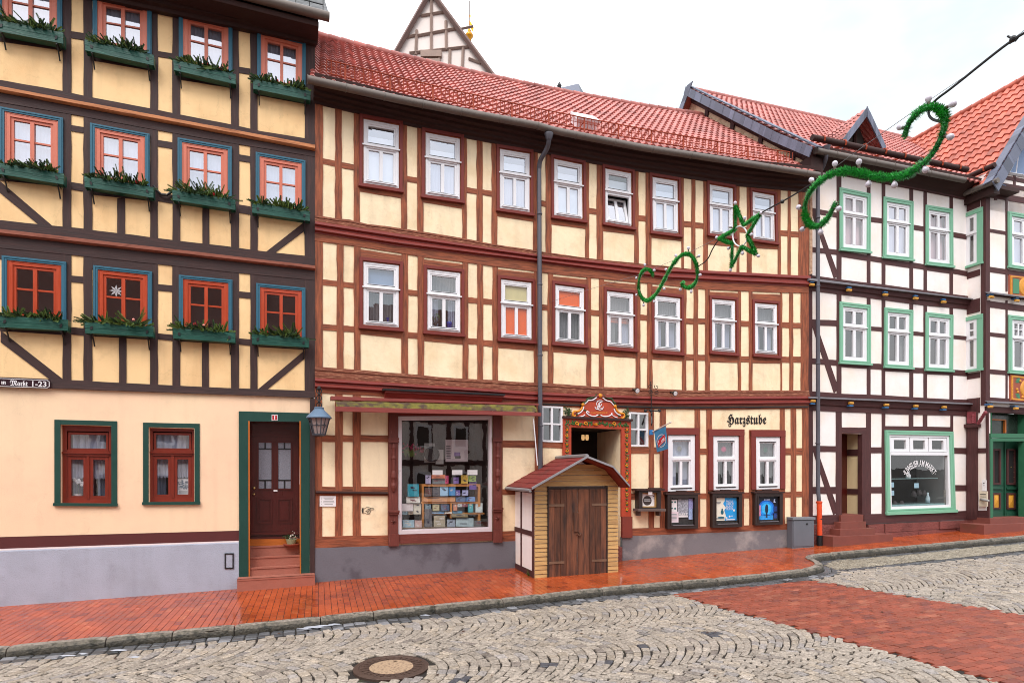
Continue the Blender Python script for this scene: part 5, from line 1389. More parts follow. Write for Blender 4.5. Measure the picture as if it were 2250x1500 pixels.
for x0, sgn in ((1243.5, 1), (1374.5, -1)):
    for k in range(30):
        y = 938 + k * 6.4; u, z = H2.hit(x0, y)
        for a in (rnd.uniform(.5, 1.2), math.pi - rnd.uniform(.5, 1.2)): leaf(gm, (u, z), a, rnd.uniform(.05, .085), .028)
        if k % 5 == 3: curl(ym, (u, z), .04, 1.3, rnd.random() * 6)
        if k % 5 == 1:
            for a in range(6): leaf(ym, (u, z), a * 1.047, .035, .02, .072)
for k in range(36):
    x = 1243 + 133 * k / 35; u, z = H2.hit(x, 929.5 + 3.5 * k / 35)
    for _ in range(2): leaf(gm, (u, z), rnd.uniform(0, 6.28), rnd.uniform(.06, .1), .035)
for x in (1264, 1283, 1345): curl(ym, H2.hit(x, 931), .05, 1.2, rnd.random() * 6, .011, .088)
for k in range(6): leaf(ym, H2.hit(1305, 935), .2 + k * .5, .08, .02, .085)
gm.build('carved_leaves', grn, portal); ym.build('carved_scrolls', yel, portal)
# pediment: measured outline (zoom offset 1220,855 scale 9.68)
def Z(x, y): return (1220 + x / 9.68, 855 + y / 9.68)
out = [Z(*p) for p in [(340, 610), (480, 590), (600, 540), (500, 520), (560, 430), (600, 330), (670, 230), (760, 240), (840, 180), (925, 160), (990, 190), (1060, 250), (1140, 260), (1210, 350), (1230, 440), (1290, 520), (1370, 560), (1450, 630), (1300, 630)]]
out = [Z(*p) for p in [(330, 620), (345, 520), (480, 470), (545, 380), (600, 300), (665, 225), (760, 225), (850, 170), (925, 150), (990, 175), (1065, 240), (1150, 240), (1215, 330), (1255, 430), (1320, 510), (1430, 545), (1450, 650)]]
m = MB(); px_poly(m, H2, out, 0, .075, 0); ped = m.build('pediment', red, portal)
def ptube(mb, pts, r, n=.085): mb.tube(smooth([H2.p(*Z(*p), n, 0) for p in pts], 2), r, 7)
m = MB()
ptube(m, [(590, 320), (640, 285), (670, 240), (760, 245), (850, 180)], .014); ptube(m, [(970, 185), (1060, 258), (1140, 262), (1210, 345)], .014)
ptube(m, [(578, 370), (560, 440), (510, 500), (445, 530)], .014); ptube(m, [(1215, 420), (1240, 490), (1290, 535), (1355, 560)], .016)
ptube(m, [(470, 595), (560, 580), (600, 545)], .012); ptube(m, [(690, 505), (650, 470), (625, 500), (680, 560), (800, 590), (880, 550)], .014); ptube(m, [(930, 555), (1000, 590), (1110, 580), (1180, 530), (1160, 510)], .014); ptube(m, [(1170, 550), (1220, 590), (1285, 610)], .012)
mono = [[(960, 250), (900, 245), (850, 280), (842, 340), (880, 375), (940, 360), (955, 320)], [(975, 265), (920, 290), (905, 340), (915, 385)], [(935, 275), (890, 300), (880, 350)], [(815, 375), (815, 410), (850, 440), (890, 425), (905, 385), (870, 375), (850, 400), (880, 445), (940, 445), (985, 410), (985, 370)], [(905, 390), (940, 410), (975, 440)]]
for s in mono: ptube(m, s, .0085)
m.build('white_scrolls', M['white'], ped)
m = MB()
ptube(m, [(540, 380), (520, 440), (450, 480), (370, 470), (335, 520), (350, 585), (395, 585), (390, 550)], .022); ptube(m, [(1250, 390), (1290, 480), (1360, 520), (1430, 520), (1440, 590), (1390, 630), (1370, 600)], .022)
m.build('yellow_scrolls', yel, ped)
for x, y, r in ((925, 145, .05), (560, 335, .04), (1240, 370, .042)): m = MB(); m.ball(H2.p(*Z(x, y), .08, 0), r, 10, 6); m.build('boss', yel, ped, True)
m = MB()
ptube(m, [(560, 300), (620, 290), (650, 205), (740, 195), (850, 125)], .02, .08); ptube(m, [(990, 130), (1070, 195), (1180, 205), (1190, 260), (1250, 320)], .02, .08)
for k in range(26):
    for x, y in ((255, 480), (1490, 540)): leaf(m, H2.hit(*Z(x + rnd.uniform(-45, 45), y + rnd.uniform(-90, 90))), rnd.uniform(0, 6.28), .08, .03, .03)
for x, y in ((900, 575), (610, 470), (1330, 590), (430, 560)): leaf(m, H2.hit(*Z(x, y)), 1.2, .05, .04, .08); leaf(m, H2.hit(*Z(x, y)), 2.2, .05, .04, .08)
m.build('green_leaves', pmat('portal_dark_green', srgb(54, 74, 40), .6, .3), ped)
m = MB(); text_on(m, "C.A.PUFHOLZ", lambda s, t: H2.p(*Z(725 + 355 * s, 485 + 35 * t), .078, 0)); m.build('lettering', yel, ped)
# hall behind the portal
A = [H2.p(x, y, -.1, 0) for x, y in PORT]; m = MB()
Bk = [H2.p(x, y, -1.3, 0) for x, y in PORT]
m.face([A[0], A[3], Bk[3], Bk[0]]); m.face([A[0], Bk[0], Bk[1], A[1]]); m.face(Bk); m.build('hall', M['dark'], h2)
m = MB(); m.face([A[1], Bk[1], Bk[2], A[2]]); m.build('hall_wall', M['plaster2'], h2)
m = MB(); slab(m, H2, [(1253, 1205), (1363, 1200), (1363, 1245), (1253, 1250)], -1.2, .1); m.build('doorstep', M['stone_red'], h2)
m = MB()
for x in (1281, 1290): m.lathe(H2.p(x, 967, -.9, -.9), [(.03, 0), (.045, .06), (.035, .14)], 8)
glow = bpy.data.materials.new('lamp_glow'); glow.use_nodes = True; bs = glow.node_tree.nodes["Principled BSDF"]; bs.inputs["Base Color"].default_value = (.6, .4, .2, 1); bs.inputs["Emission Color"].default_value = (1, .6, .25, 1); bs.inputs["Emission Strength"].default_value = .35
tag(m.build('hall_lamp', glow, None, True), 'small twin-shade lamp glowing in the dark hall behind the carved portal', 'lamp')

# shop front
pw = pmat('pilaster_wood', srgb(104, 48, 40), .65, .3, 4, .5, 8, col2=srgb(150, 92, 80), mix2=(.6, .72), scale2=5, **WOODS)
w = Win(H2, SHOP); m = MB(); w.ring(m, 0, 1, 0, 1, .028, .03, -.05, .04, .03); w.ring(m, .024, .976, .022, .974, .012, .012, -.04, .025); m2 = MB()
fr = m.build('shop_window', pmat('aluminium_frame', srgb(216, 204, 208), .35, .04, metal=.2), h2)
m = MB(); w.quad(m, .03, .97, .03, .972, -.01); m.build('pane', M['shopglass'], fr)
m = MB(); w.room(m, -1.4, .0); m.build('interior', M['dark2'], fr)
m = MB(); slab(m, H2, [(874.7, 1173), (1080, 1166.5), (1080, 1186), (874.7, 1193)], -.02, .07); m.build('shopfront_board', pw, h2); m = MB(); slab(m, H2, [(874, 902), (1081, 902), (1081, 914), (874, 915)], -.02, .03); m.build('shopfront_board', M['red2'], h2)
# carved pilasters
for x0, x1, yt, yb in ((852, 874.5, 903, 1198), (1081, 1101, 903, 1190)):
    q = Win(H2, rectq(x0, x1, yt, yb)); m = MB(); q.box(m, .06, .94, 0, 1, 0, .07)
    q.box(m, -.02, 1.02, .2, .212, .07, .11); q.box(m, 0, 1, .212, .235, .07, .1); q.box(m, -.06, 1.06, .735, .75, .07, .13); q.box(m, -.02, 1.02, .75, .765, .07, .11); q.box(m, 0, 1, .91, 1.0, .07, .1)
    pil = m.build('pilaster', pw, h2); m = MB()
    c = q.p(.5, .62, .075); H_ = q.H
    m.lathe(q.p(.5, .60, .085), [(.02, 0), (.05, .03 * H_), (.055, .05 * H_), (.03, .07 * H_), (.03, .09 * H_), (.055, .11 * H_), (.05, .14 * H_), (.03, .16 * H_), (.035, .19 * H_), (.035, .24 * H_), (.05, .25 * H_), (.03, .27 * H_), (.03, .3 * H_), (.045, .33 * H_), (.02, .36 * H_)], 10)
    m.build('carved_baluster', pw, pil)
    for tt in (.27, .82):
        m = MB()
        for a in range(6): 
            cc = q.p(.5, tt, .075); d_ = Vector((math.cos(a * 1.047), .3 * math.cos(a * 1.047), math.sin(a * 1.047))) * .06; e = Vector((-math.sin(a * 1.047), 0, math.cos(a * 1.047))) * .022; f_ = Vector((0, -.03, 0))
            m.face([cc, cc + d_ * .6 + e, cc + d_, cc + f_]); m.face([cc, cc + f_, cc + d_, cc + d_ * .6 - e])
        m.build('carving', pw, pil)
# ledge rail on the left
m = MB(); m.tube([H2.p(694, 1081, .05), H2.p(852, 1083, .05)], .028, 7); m.build('rail', M['timber2d'], h2)
# hood over the awning
m = MB(); strip(m, H2, lin([(841, 853), (1109, 866)]), lin([(841, 857), (1109, 869)]), 841, 1109, 0, .24, ref=.2); m.build('hood_cap', M['black'], h2)
m = MB(); strip(m, H2, lin([(841, 858), (1109, 870)]), lin([(841, 873), (1109, 882)]), 846, 1104, 0, 0, ref=.15, prof=[(0, 0), (0, .2), (.3, .2), (.35, .17), (.6, .15), (1, .12), (1, 0)]); m.build('hood', M['red2'], h2)
# writing on the wall, pointing hand
m = MB(); text_on(m, "\U0001D573\U0001D586\U0001D597\U0001D59F\U0001D598\U0001D599\U0001D59A\U0001D587\U0001D58A", quad_fn(H2, rectq(1596.5, 1683.5, 909, 937.5), .012, 0), .012); m.build('inn_lettering', M['ink'], h2)
m = MB(); text_on(m, "\u261E", quad_fn(H2, rectq(795, 822, 1113, 1129), .012, 0), .0); m.build('pointing_hand', M['ink'], h2)
# ---------------------------------------------------------------- right house: plum-brown timbers, white infill, mint windows
_p = H3.w(2.5, 0.25, 0)
h3 = thing('jeweller_house', 'half-timbered house with white infill, plum-brown beams, mint window frames and a jeweller shop', 'house', (_p.x, _p.y, 0.25))
_p = H4.w(1.5, 0.35, 0)
h4 = thing('corner_house', 'projecting white and plum-brown half-timbered house with steep tiled gable and green doorway', 'house', (_p.x, _p.y, 0.35))
E3 = lin([(1776, 372), (1842, 384), (1904, 396), (1998, 414), (2098, 434), (2125, 440)])
T3b = lin([(1776, 605), (1802, 608), (1848, 615), (1904, 622), (1937, 625), (1998, 634), (2029, 638), (2086, 646), (2125, 651)])
L1t = lin([(1776, 608.5), (2134, 655)]); L1b = lin([(1776, 617.5), (2134, 659)])
T2t = lin([(1776, 638), (1802, 641.6), (1848, 647.6), (1904, 653.6), (1937, 659), (1998, 667), (2036, 672), (2086, 676), (2125, 680)])
T2b = lin([(1776, 859), (1802, 861), (1848, 865), (1904, 866.7), (1937, 868), (1998, 872), (2029, 874), (2086, 877), (2125, 878)])
L2t = lin([(1776, 869.5), (2134, 884)]); L2b = lin([(1776, 875), (2134, 889)])
G3t = lin([(1776, 901), (1847, 905), (1913, 907), (1945, 909), (2036, 911.5), (2093, 912.6), (2128, 914)])
SB3 = lin([(1776, 1132), (1847, 1130), (1937, 1128), (2096, 1123), (2128, 1121)])
ST3 = lin([(1776, 1150), (1840, 1149), (1900, 1150), (2128, 1140)])
GR3 = lin([(1776, 1225), (2128, 1190)])
X3L, X3R = 1774, 2125
w3a = [[(1842.6, 412.8), (1911, 427), (1910, 556), (1843, 549.5)], [(1939.4, 433), (2004.5, 444), (2004, 573), (1938, 566)], [(2031.8, 451), (2091, 460.6), (2092, 587.6), (2032, 581)]]
w3b = [[(1842.5, 663), (1911, 671), (1911, 801), (1842.5, 797)], [(1941, 675.7), (2004, 682), (2003, 809.6), (1940.4, 806)], [(2031.6, 686), (2092, 692.5), (2091, 815.6), (2031, 812.5)]]
JW = [(1942, 944.6), (2091.6, 948), (2096.6, 1121), (1945, 1127)]
DR3 = [(1849, 951.5), (1897, 953), (1897, 1133), (1849, 1133)]
m = MB(); wall(m, H3, E3, lin([(1776, 1140), (2128, 1130)]), X3L, X3R, [shrink(q, 5, 5) for q in w3a + w3b] + [shrink(JW, 5, 5), DR3], step=60, depth=.12); m.build('wall', M['plaster3'], h3)
T = MB()
def pst(fac, x0, x1, t, b_, n1=.014): slab(T, fac, [(x0, t(x0)), (x1, t(x1)), (x1, b_(x1)), (x0, b_(x0))], -.02, n1, segs=6, jit=.006)
def rl(fac, x0, x1, y0, y1, th, n1=.012): slab(T, fac, [(x0 - .4, y0), (x1 + .4, y1), (x1 + .4, y1 + th), (x0 - .4, y0 + th)], -.02, n1, segs=3, jit=.004)
for t_, b_ in ((off(E3, -3), off(T3b, 1)), (off(T2t, -2), off(T2b, 1))):
    for x0, x1 in ((1773, 1784), (1838, 1848), (1904.4, 1912), (1937, 1944.5), (1998, 2005.7), (2029, 2036), (2086, 2093)): pst(H3, x0, x1, t_, b_)
for x0, x1 in ((1773, 1785), (1836, 1848.5), (1902.7, 1913), (1937, 1944.5), (2088, 2093.4)): pst(H3, x0, x1, off(G3t, -2), SB3)
for x0, x1 in ((1996.6, 2006), (2027.5, 2036.6)): slab(T, H3, [(x0, 910), (x1, 910), (x1, 937), (x0, 937)], -.02, .014)
for args in ((1784, 1838, 457, 468, 10.5), (1912, 1937, 476.7, 480, 10.5), (2005.7, 2029, 494, 498, 10.5), (2093, 2125, 510, 516, 11), (1784, 1838, 701.6, 704, 12.5), (1912, 1937, 717, 719, 9), (2005.7, 2029, 728, 730, 8.5), (2093, 2125, 735.7, 739, 8.5),
             (1784, 1838, 543, 549, 11), (1848, 1904, 552, 561, 12), (1912, 1937, 562, 566, 11.5), (1944, 1998, 569, 577, 12), (2005.7, 2029, 577, 581, 11.5), (2036, 2086, 583, 590, 11), (2093, 2125, 590, 596, 11),
             (1784, 1838, 787, 791, 12), (1848, 1904, 794, 798, 12), (1912, 1937, 798, 799.5, 12.5), (1944, 1998, 803, 806, 12), (2005.7, 2029, 807, 808, 12), (2036, 2086, 810, 812, 12), (2093, 2125, 812, 814, 12),
             (1785, 1836, 979, 979.5, 13), (1785, 1836, 1069, 1069, 15), (1913, 1937, 982, 982, 13), (1913, 1937, 1069, 1069, 14), (2093, 2127, 983, 984, 13), (2093, 2127, 1065, 1065, 13), (1848.5, 1902.7, 938.5, 939, 13), (1943, 2093, 935.5, 938, 10)):
    rl(H3, *args)
for q, b_ in zip(w3a, (0, 0, 0)): pass
for q in ([(1781, 462), (1788, 458), (1842, 606), (1832, 612)], [(1783, 713), (1790, 703), (1842, 853), (1832, 864)], [(1786, 990), (1793, 982), (1841, 1120), (1831, 1132)]):
    slab(T, H3, q, -.02, .0135)
strip(T, H3, T3b, off(L1t, 1), X3L, X3R, -.02, .03); strip(T, H3, L1b, T2t, X3L, X3R, 0, 0, prof=[(0, 0), (0, .10), (.55, .06), (.6, .022), (1, .02), (1, 0)])
strip(T, H3, T2b, off(L2t, 1), X3L, X3R, -.02, .03); strip(T, H3, L2b, G3t, X3L, 2130, 0, 0, prof=[(0, 0), (0, .10), (.5, .06), (.56, .022), (1, .02), (1, 0)])
strip(T, H3, SB3, ST3, X3L, 1849, -.02, .03); strip(T, H3, SB3, ST3, 1897, 2128, -.02, .03)
strip(T, H3, off(E3, -16), off(E3, 1), X3L, X3R, -.02, .05)
T.build('timber_frame', M['timber3'], h3)
m = MB(); strip(m, H3, L1t, L1b, X3L, 2133, 0, 0, ref=.1, prof=[(0, 0), (0.2, .08), (.5, .17), (1, .17), (1, .1)]); m.build('flashing', M['lead'], h3)
m = MB(); strip(m, H3, L2t, L2b, X3L, 2133, 0, 0, ref=.1, prof=[(0, 0), (0.2, .08), (.5, .17), (1, .17), (1, .1)]); m.build('flashing', M['lead'], h3)
joy, job = flat('joist_ochre', 206, 150, 64), flat('joist_blue', 60, 110, 160)
def joist(parent, fac, x, y, up):
    u, z = fac.hit(x, y, .14); m = MB()
    m.tube([fac.w(u - .07, z, .12), fac.w(u + .07, z, .12)], .036, 8); o = m.build('joist_end', joy, parent, True, 40)
    m = MB(); a = .075; hbox(m, fac, u - a * .9, u + a * .9, z + up, z + up + .03, .0, .14); m.build('painted_strip', job, o)
for x, y in ((1785, 625), (1867, 637), (1947, 647), (2013.6, 655), (2075, 663)): joist(h3, H3, x, y, .055)
for x, y in ((1787, 880.5), (1871, 885), (1949, 889), (2013.6, 891.5), (2076, 894)): joist(h3, H3, x, y, -.085)
# eaves, gutter, roof
NE3 = .45
m = MB(); strip(m, H3, lambda x: E3(x) - 34, off(E3, -2), 1774, 2128, 0, 0, prof=[(0, 0), (0, .40), (.3, .38), (.5, .26), (.8, .1), (1, .05), (1, 0)]); m.build('eaves', M['timber2d'], h3)
uG0, zG0 = H3.hit(1792, 331, NE3); uG1, zG1 = H3.hit(2118, 396, NE3)
m = MB(); m.tube([H3.w(uG0, zG0, NE3), H3.w(uG1, zG1, NE3)], .075, 12)
for k in range(9): p = H3.w(uG0 + (uG1 - uG0) * k / 8, zG0 + (zG1 - zG0) * k / 8, NE3); m.tube([p - Vector((D3[0], D3[1], 0)) * .015, p + Vector((D3[0], D3[1], 0)) * .015], .082, 12)
m.build('gutter', M['gutter'], h3, True, 40)
P3 = math.radians(42); nv3 = Vector((D3[1], -D3[0], 0)); dv3 = Vector((D3[0], D3[1], 0))
def E3r(c): u = uG0 - .02 + c * .2; return H3.w(u, zG0 + (zG1 - zG0) * min(1, (u - uG0) / (uG1 - uG0)) + .03, NE3 - .03)
up3 = lambda c: -nv3 * math.cos(P3) + Vector((0, 0, math.sin(P3))); nr3 = lambda c: nv3 * math.sin(P3) + Vector((0, 0, math.cos(P3)))
SL3 = 7.1; NC3 = 50
m = MB(); tiles(m, E3r, up3, nr3, NC3, 21, SL3 / 21)
m.face([E3r(0) + up3(0) * SL3, E3r(NC3) + up3(0) * SL3, E3r(NC3) + up3(0) * SL3 - nv3 * 5 - Vector((0, 0, 4.6)), E3r(0) + up3(0) * SL3 - nv3 * 5 - Vector((0, 0, 4.6))])
m.build('roof', M['tile'], h3, True, 30)
m = MB()
for k in range(30):
    p0, p1 = E3r(NC3 * k / 30) + up3(0) * SL3, E3r(NC3 * (k + 1) / 30 + .6) + up3(0) * SL3
    kk = rnd.gauss(.85, .1); m.tube([p0, p0 + (p1 - p0) * .8, p1], [.11, .105, .09], 10, True, (kk, kk, kk))
m.build('ridge_tiles', M['tile'], h3, True, 40)
# slate-clad verge and rough gable wall facing the inn
def slates(mb, a, b_, w, nrm, n, thick=.03):
    """row of slates between two points along a verge, w = down-hanging vector, nrm = outward"""
    for k in range(n):
        p, q = a + (b_ - a) * (k / n - .012), a + (b_ - a) * ((k + 1) / n + .012); kk = rnd.gauss(1, .2); tt = (kk, kk, kk * 1.04); o = nrm * (thick + rnd.uniform(0, .006)); sk = (b_ - a) / n * .25
        A = [p + o, q + o, q + w - sk + o * 1.2, p + w - sk + o * 1.2]; B = [x - nrm * thick for x in A]
        mb.hexa(A, B, False, tt)
m = MB(); va, vb = E3r(0) - dv3 * .12 + nr3(0) * .06 - up3(0) * .06, E3r(0) - dv3 * .12 + nr3(0) * .06 + up3(0) * SL3
side = -dv3
flare = [va - up3(0) * 0 - nv3 * 0, va + up3(0) * 1.6 - nr3(0) * .05, vb]
wn_ = -nr3(0) * .22
slates(m, flare[0], flare[1], wn_, side, 8); slates(m, flare[1], flare[2], wn_, side, 26)
m2 = vb + Vector((0, 0, -.0)); slates(m, vb, vb - nv3 * 2.2 - Vector((0, 0, 2.4)), Vector((0, 0, -.1)) + nv3 * .26, side, 12)
# flat slate edge on top of the verge
slates(m, va + dv3 * .02 + nr3(0) * .02, vb + dv3 * .02 + nr3(0) * .02, dv3 * .16, nr3(0), 40)
m.build('slate_verge', M['slate'], h3)
gq = pmat('gable_rough_plaster', srgb(226, 190, 160), .9, .12, 3, 1.0, 14, col2=srgb(190, 150, 124), mix2=(.5, .66), scale2=3, bdist=.03)
m = MB(); b0 = E3r(0) + dv3 * .25; top = E3r(0) + up3(0) * SL3 + dv3 * .25
m.face([b0 - Vector((0, 0, 3)) - nv3 * .3, b0 - nv3 * .3 + Vector((0, 0, .05)), top - nr3(0) * .12, top - nv3 * 5 - Vector((0, 0, 4.6)), top - nv3 * 5 - Vector((0, 0, 9))]); m.build('gable_wall', gq, h3)
m = MB()
for t_ in (.14, .37, .60, .84):
    p = b0 + up3(0) * SL3 * t_ - nr3(0) * .2 - dv3 * .03; q = p - Vector((0, 0, 1.6)) - nv3 * .5
    m.tube([p, p * .5 + q * .5, q], .085, 4, True)
p, q = b0 - nr3(0) * .28 - dv3 * .02 , b0 + up3(0) * SL3 - nr3(0) * .28 - dv3 * .02; m.tube([p, q], .07, 4)
m.build('gable_timbers', M['timber3'], h3)
m = MB()  # bracket end of the eaves at the gable
hbox(m, H3, uG0 - .02, uG0 + .35, zG0 - .62, zG0 - .06, -.3, .34); m.build('eave_block', M['timber2d'], h3)
# snow guard logs
sg_m = M['timber2d']; 
lg = [1.0, 40.0]; m = MB(); p0, p1 = E3r(.6) + up3(0) * .42 + nr3(0) * .2, E3r(28.5) + up3(0) * .42 + nr3(0) * .2; m.tube([p0, p1], .075, 10); log = m.build('snow_guard', sg_m, h3, True, 40)
for k in range(8):
    p = p0 + (p1 - p0) * (.06 + .125 * k); m = MB(); m.tube([p + Vector((math.cos(a) * nv3.x, math.cos(a) * nv3.y, math.sin(a))) * .095 for a in [k_ * math.pi / 4 for k_ in range(-1, 5)]], .022, 6); m.tube([p - nv3 * .1, p - nr3(0) * .18 + up3(0) * .25], .022, 5); m.build('guard_bracket', M['snow_red'], log)
# dormer with slate edge
def pxd(px, py, base, nrm_):
    """point on the plane through base with the given normal"""
    d = Vector(((px - CX) / F, 1, (YH - py) / F)); o = Vector((0, 0, ZC)); return o + d * ((base - o).dot(nrm_) / d.dot(nrm_))
dbase = E3r(8) + up3(0) * .9 + nv3 * .25
apx = pxd(1903, 241, dbase, nv3); lf = pxd(1851, 309, dbase, nv3); rt = pxd(1943, 326, dbase, nv3)
md_ = (lf + rt) / 2
bk = lambda p, rise: p - nv3 * ((p.z - (E3r(0)).z) / math.tan(P3) - ((E3r(0) - p).dot(nv3)) * -1) 
def to_roof(p):
    """slide a point straight back until it meets the roof plane"""
    d = (E3r(0) - p).dot(nr3(0)) / (-nv3).dot(nr3(0)); return p - nv3 * d
m = MB()
def slope(a, b_, n_cols, n_rows):
    """tile slope between front edge a-b (a low, b high) and the roof"""
    A, B = to_roof(a), to_roof(b_)
    for j in range(n_rows):
        for i in range(n_cols):
            def pt(x, y): return (a * (1 - y) + b_ * y) * (1 - x) + (A * (1 - y) + B * y) * x
            nn = (b_ - a).cross(A - a).normalized()
            if nn.z < 0: nn = -nn
            x0, x1, y0, y1 = i / n_cols, (i + 1) / n_cols, j / n_rows, (j + 1) / n_rows; k = rnd.gauss(1, .1); tt = (k, k, k); xm = (x0 * .45 + x1 * .55)
            m.face([pt(x0, y0) + nn * .03, pt(xm, y0) + nn * .075, pt(xm, y1) + nn * .05, pt(x0, y1) + nn * .005], None, tt); m.face([pt(xm, y0) + nn * .075, pt(x1, y0) + nn * .03, pt(x1, y1) + nn * .005, pt(xm, y1) + nn * .05], None, tt)
            m.face([pt(x0, y0), pt(xm, y0) + nn * .02, pt(xm, y0) + nn * .075, pt(x0, y0) + nn * .03], None, (.5, .5, .5))
slope(lf, apx, 9, 5); slope(rt, apx, 9, 5); dorm = m.build('dormer', M['tile'], h3)
m = MB(); slates(m, lf + nv3 * .02 + Vector((0, 0, .05)), apx + nv3 * .02 + Vector((0, 0, .05)), (md_ - apx).normalized() * .26, nv3, 7); slates(m, rt + nv3 * .02 + Vector((0, 0, .05)), apx + nv3 * .02 + Vector((0, 0, .05)), (md_ - apx).normalized() * .26, nv3, 7); m.build('slate_edge', M['slate'], dorm)
m = MB(); a_, l_, r_ = apx - nv3 * .35, lf - nv3 * .35 + Vector((0, 0, -.25)), rt - nv3 * .35 + Vector((0, 0, -.25)); m.face([a_, l_, r_]); m.face([l_, r_, r_ - Vector((0, 0, .8)), l_ - Vector((0, 0, .8))]); m.build('dormer_front', M['dark2'], dorm)
m = MB(); m.tube([a_ + nv3 * .05, (l_ + r_) / 2 + nv3 * .05], .04, 4); m.tube([l_ * .7 + r_ * .3 + nv3 * .05, l_ * .3 + r_ * .7 + nv3 * .05], .04, 4); m.build('dormer_bars', M['timber2d'], dorm)

# windows
def mint_window(fac, q, parent, spec, cols=2, grid=False):
    w = Win(fac, q); m = MB(); bx_, by_ = .105, .07
    w.ring(m, 0, 1, 0, .985, bx_, by_, 0, .045, .03); w.ring(m, .03, .97, .018, .97, .022, .014, .0452, .055); w.box(m, -.02, 1.02, .985, 1.02, 0, .08)
    fr = m.build('window', M['mint'], parent)
    m = MB(); a0, a1, t0, t1 = bx_, 1 - bx_, by_, .955
    w.ring(m, a0, a1, t0, t1, .07, .04, -.07, .012, .04); w.box(m, a0 + .07, a1 - .07, .365, .42, -.06, .02); w.box(m, a0 - .01, a1 + .01, .385, .4, .0205, .045)
    w.ring(m, a0 + .07, a1 - .07, t0 + .04, .365, .04, .025, -.06, .0); w.ring(m, a0 + .07, a1 - .07, .42, .915, .04, .025, -.06, .0)
    w.box(m, .46, .54, t0 + .065, .34, -.055, .006); w.box(m, .46, .54, .445, .89, -.055, .008)
    if grid:
        for s0, s1 in ((a0 + .11, .46), (.54, a1 - .11)): w.box(m, (s0 + s1) / 2 - .015, (s0 + s1) / 2 + .015, t0 + .065, .34, -.05, .003); w.box(m, s0, s1, .225, .24, -.05, .002)
    m.build('sash', M['white'], fr)
    m = MB()
    for s0, s1 in ((a0 + .1, .46), (.54, a1 - .1)): w.quad(m, s0, s1, t0 + .06, .345, -.03, .001); w.quad(m, s0, s1, .44, .895, -.03, .001)
    m.build('pane', M['glass_sky'] if spec == 'sky' else M['glass'], fr)
    m = MB(); w.room(m, -.45, .08); m.build('interior', M['dark2'] if spec != 'rose' else M['tan'], fr)
    if spec in ('sky', 'rose'): m = MB(); w.drape(m, .12, .88, .1, .94, -.16, 7, .02); m.build('curtain', M['net'] if spec == 'sky' else M['rose_cur'], fr)
    else: m = MB(); w.drape(m, .62, .88, .42, .94, -.16, 3, .02); m.build('curtain', M['grey_cur'], fr)
    return fr, w
M['rose_cur'] = pmat('curtain_rose', srgb(206, 176, 182), .9, .06, 6, 0)
for q, s in zip(w3a, ('rose', 'sky', 'rose')): mint_window(H3, q, h3, s)
for q in w3b: mint_window(H3, q, h3, 'dark')
# jeweller's shop window
w = Win(H3, JW); m = MB(); w.ring(m, 0, 1, 0, .985, .055, .05, 0, .05, .03); w.ring(m, .015, .985, .012, .97, .012, .01, .0502, .06); w.box(m, -.01, 1.01, .985, 1.02, 0, .09); fr = m.build('shop_window', M['mint'], h3)
m = MB(); w.ring(m, .055, .945, .05, .955, .03, .03, -.07, .015); w.box(m, .085, .915, .26, .30, -.06, .03)
for k in range(3):
    a0 = .085 + .83 * k / 3; w.ring(m, a0 + .006, a0 + .83 / 3 - .006, .085, .255, .045, .03, -.06, .005)
m.build('sash', M['white'], fr)
m = MB()
for k in range(3): a0 = .085 + .83 * k / 3; w.quad(m, a0 + .045, a0 + .83 / 3 - .045, .11, .23, -.03, .001)
w.quad(m, .085, .915, .30, .925, -.02); m.build('pane', M['shopglass'], fr)
m = MB(); w.room(m, -1.0, .05); m.build('interior', M['dark'], fr)
m = MB(); w.box(m, .0, .07, .3, .93, -.9, -.08); w.box(m, .9, .96, .3, .93, -.9, -.08); m.build('side_panel', pmat('display_side', srgb(112, 114, 114), .6, .08), fr)
m = MB()
ex = (w.p(.6, .5, -.012) - w.p(.4, .5, -.012)).normalized(); R_, span = .72, 1.95
vs_, fs_ = text_mesh("\u00b7JUWELIER AM MARKT\u00b7", .012); xa, xb = min(v[0] for v in vs_), max(v[0] for v in vs_); sc_ = R_ * span / (xb - xa); apex = w.p(.515, .395, -.012) - Vector((0, 0, R_))
def bent(x, y):
    a = math.pi / 2 + span / 2 - span * (x - xa) / (xb - xa); r = R_ + (y - .36) * sc_ * 1.75
    return apex + ex * (r * math.cos(a)) + Vector((0, 0, r * math.sin(a)))
m.faces([bent(*v) for v in vs_], fs_)
m.build('shop_lettering', M['paper'], fr)
gl = MB(); w.box(gl, .08, .82, .585, .592, -.7, -.1); w.box(gl, .08, .92, .905, .925, -.9, -.08)
tag(gl.build('glass_shelf', flat('shelf_glass', 130, 160, 160, .1)), 'pale glass shelves with rings and watches in the jeweller shop window', 'shelf')
jw = [('jewel_bust', .48, .585, .05, .085, 'white', 'white bust for a pearl necklace on the glass shelf below the arched shop lettering'), ('jewel_bust', .76, .90, .045, .13, 'pale', 'pale standing jewellery bust at the right bottom of the jeweller window')]
m1 = flat('bust_pale', 176, 196, 204)
for nm, a, t_, r_, h_, mt, lb in jw:
    m = MB(); H_ = h_ * w.H; m.lathe(w.p(a, t_, -.3), [(r_ * 1.2, 0), (r_ * 1.3, H_ * .4), (r_ * .6, H_ * .75), (r_ * .5, H_)], 10); tag(m.build(nm, M['white'] if mt == 'white' else m1, None, True), lb, 'display bust')
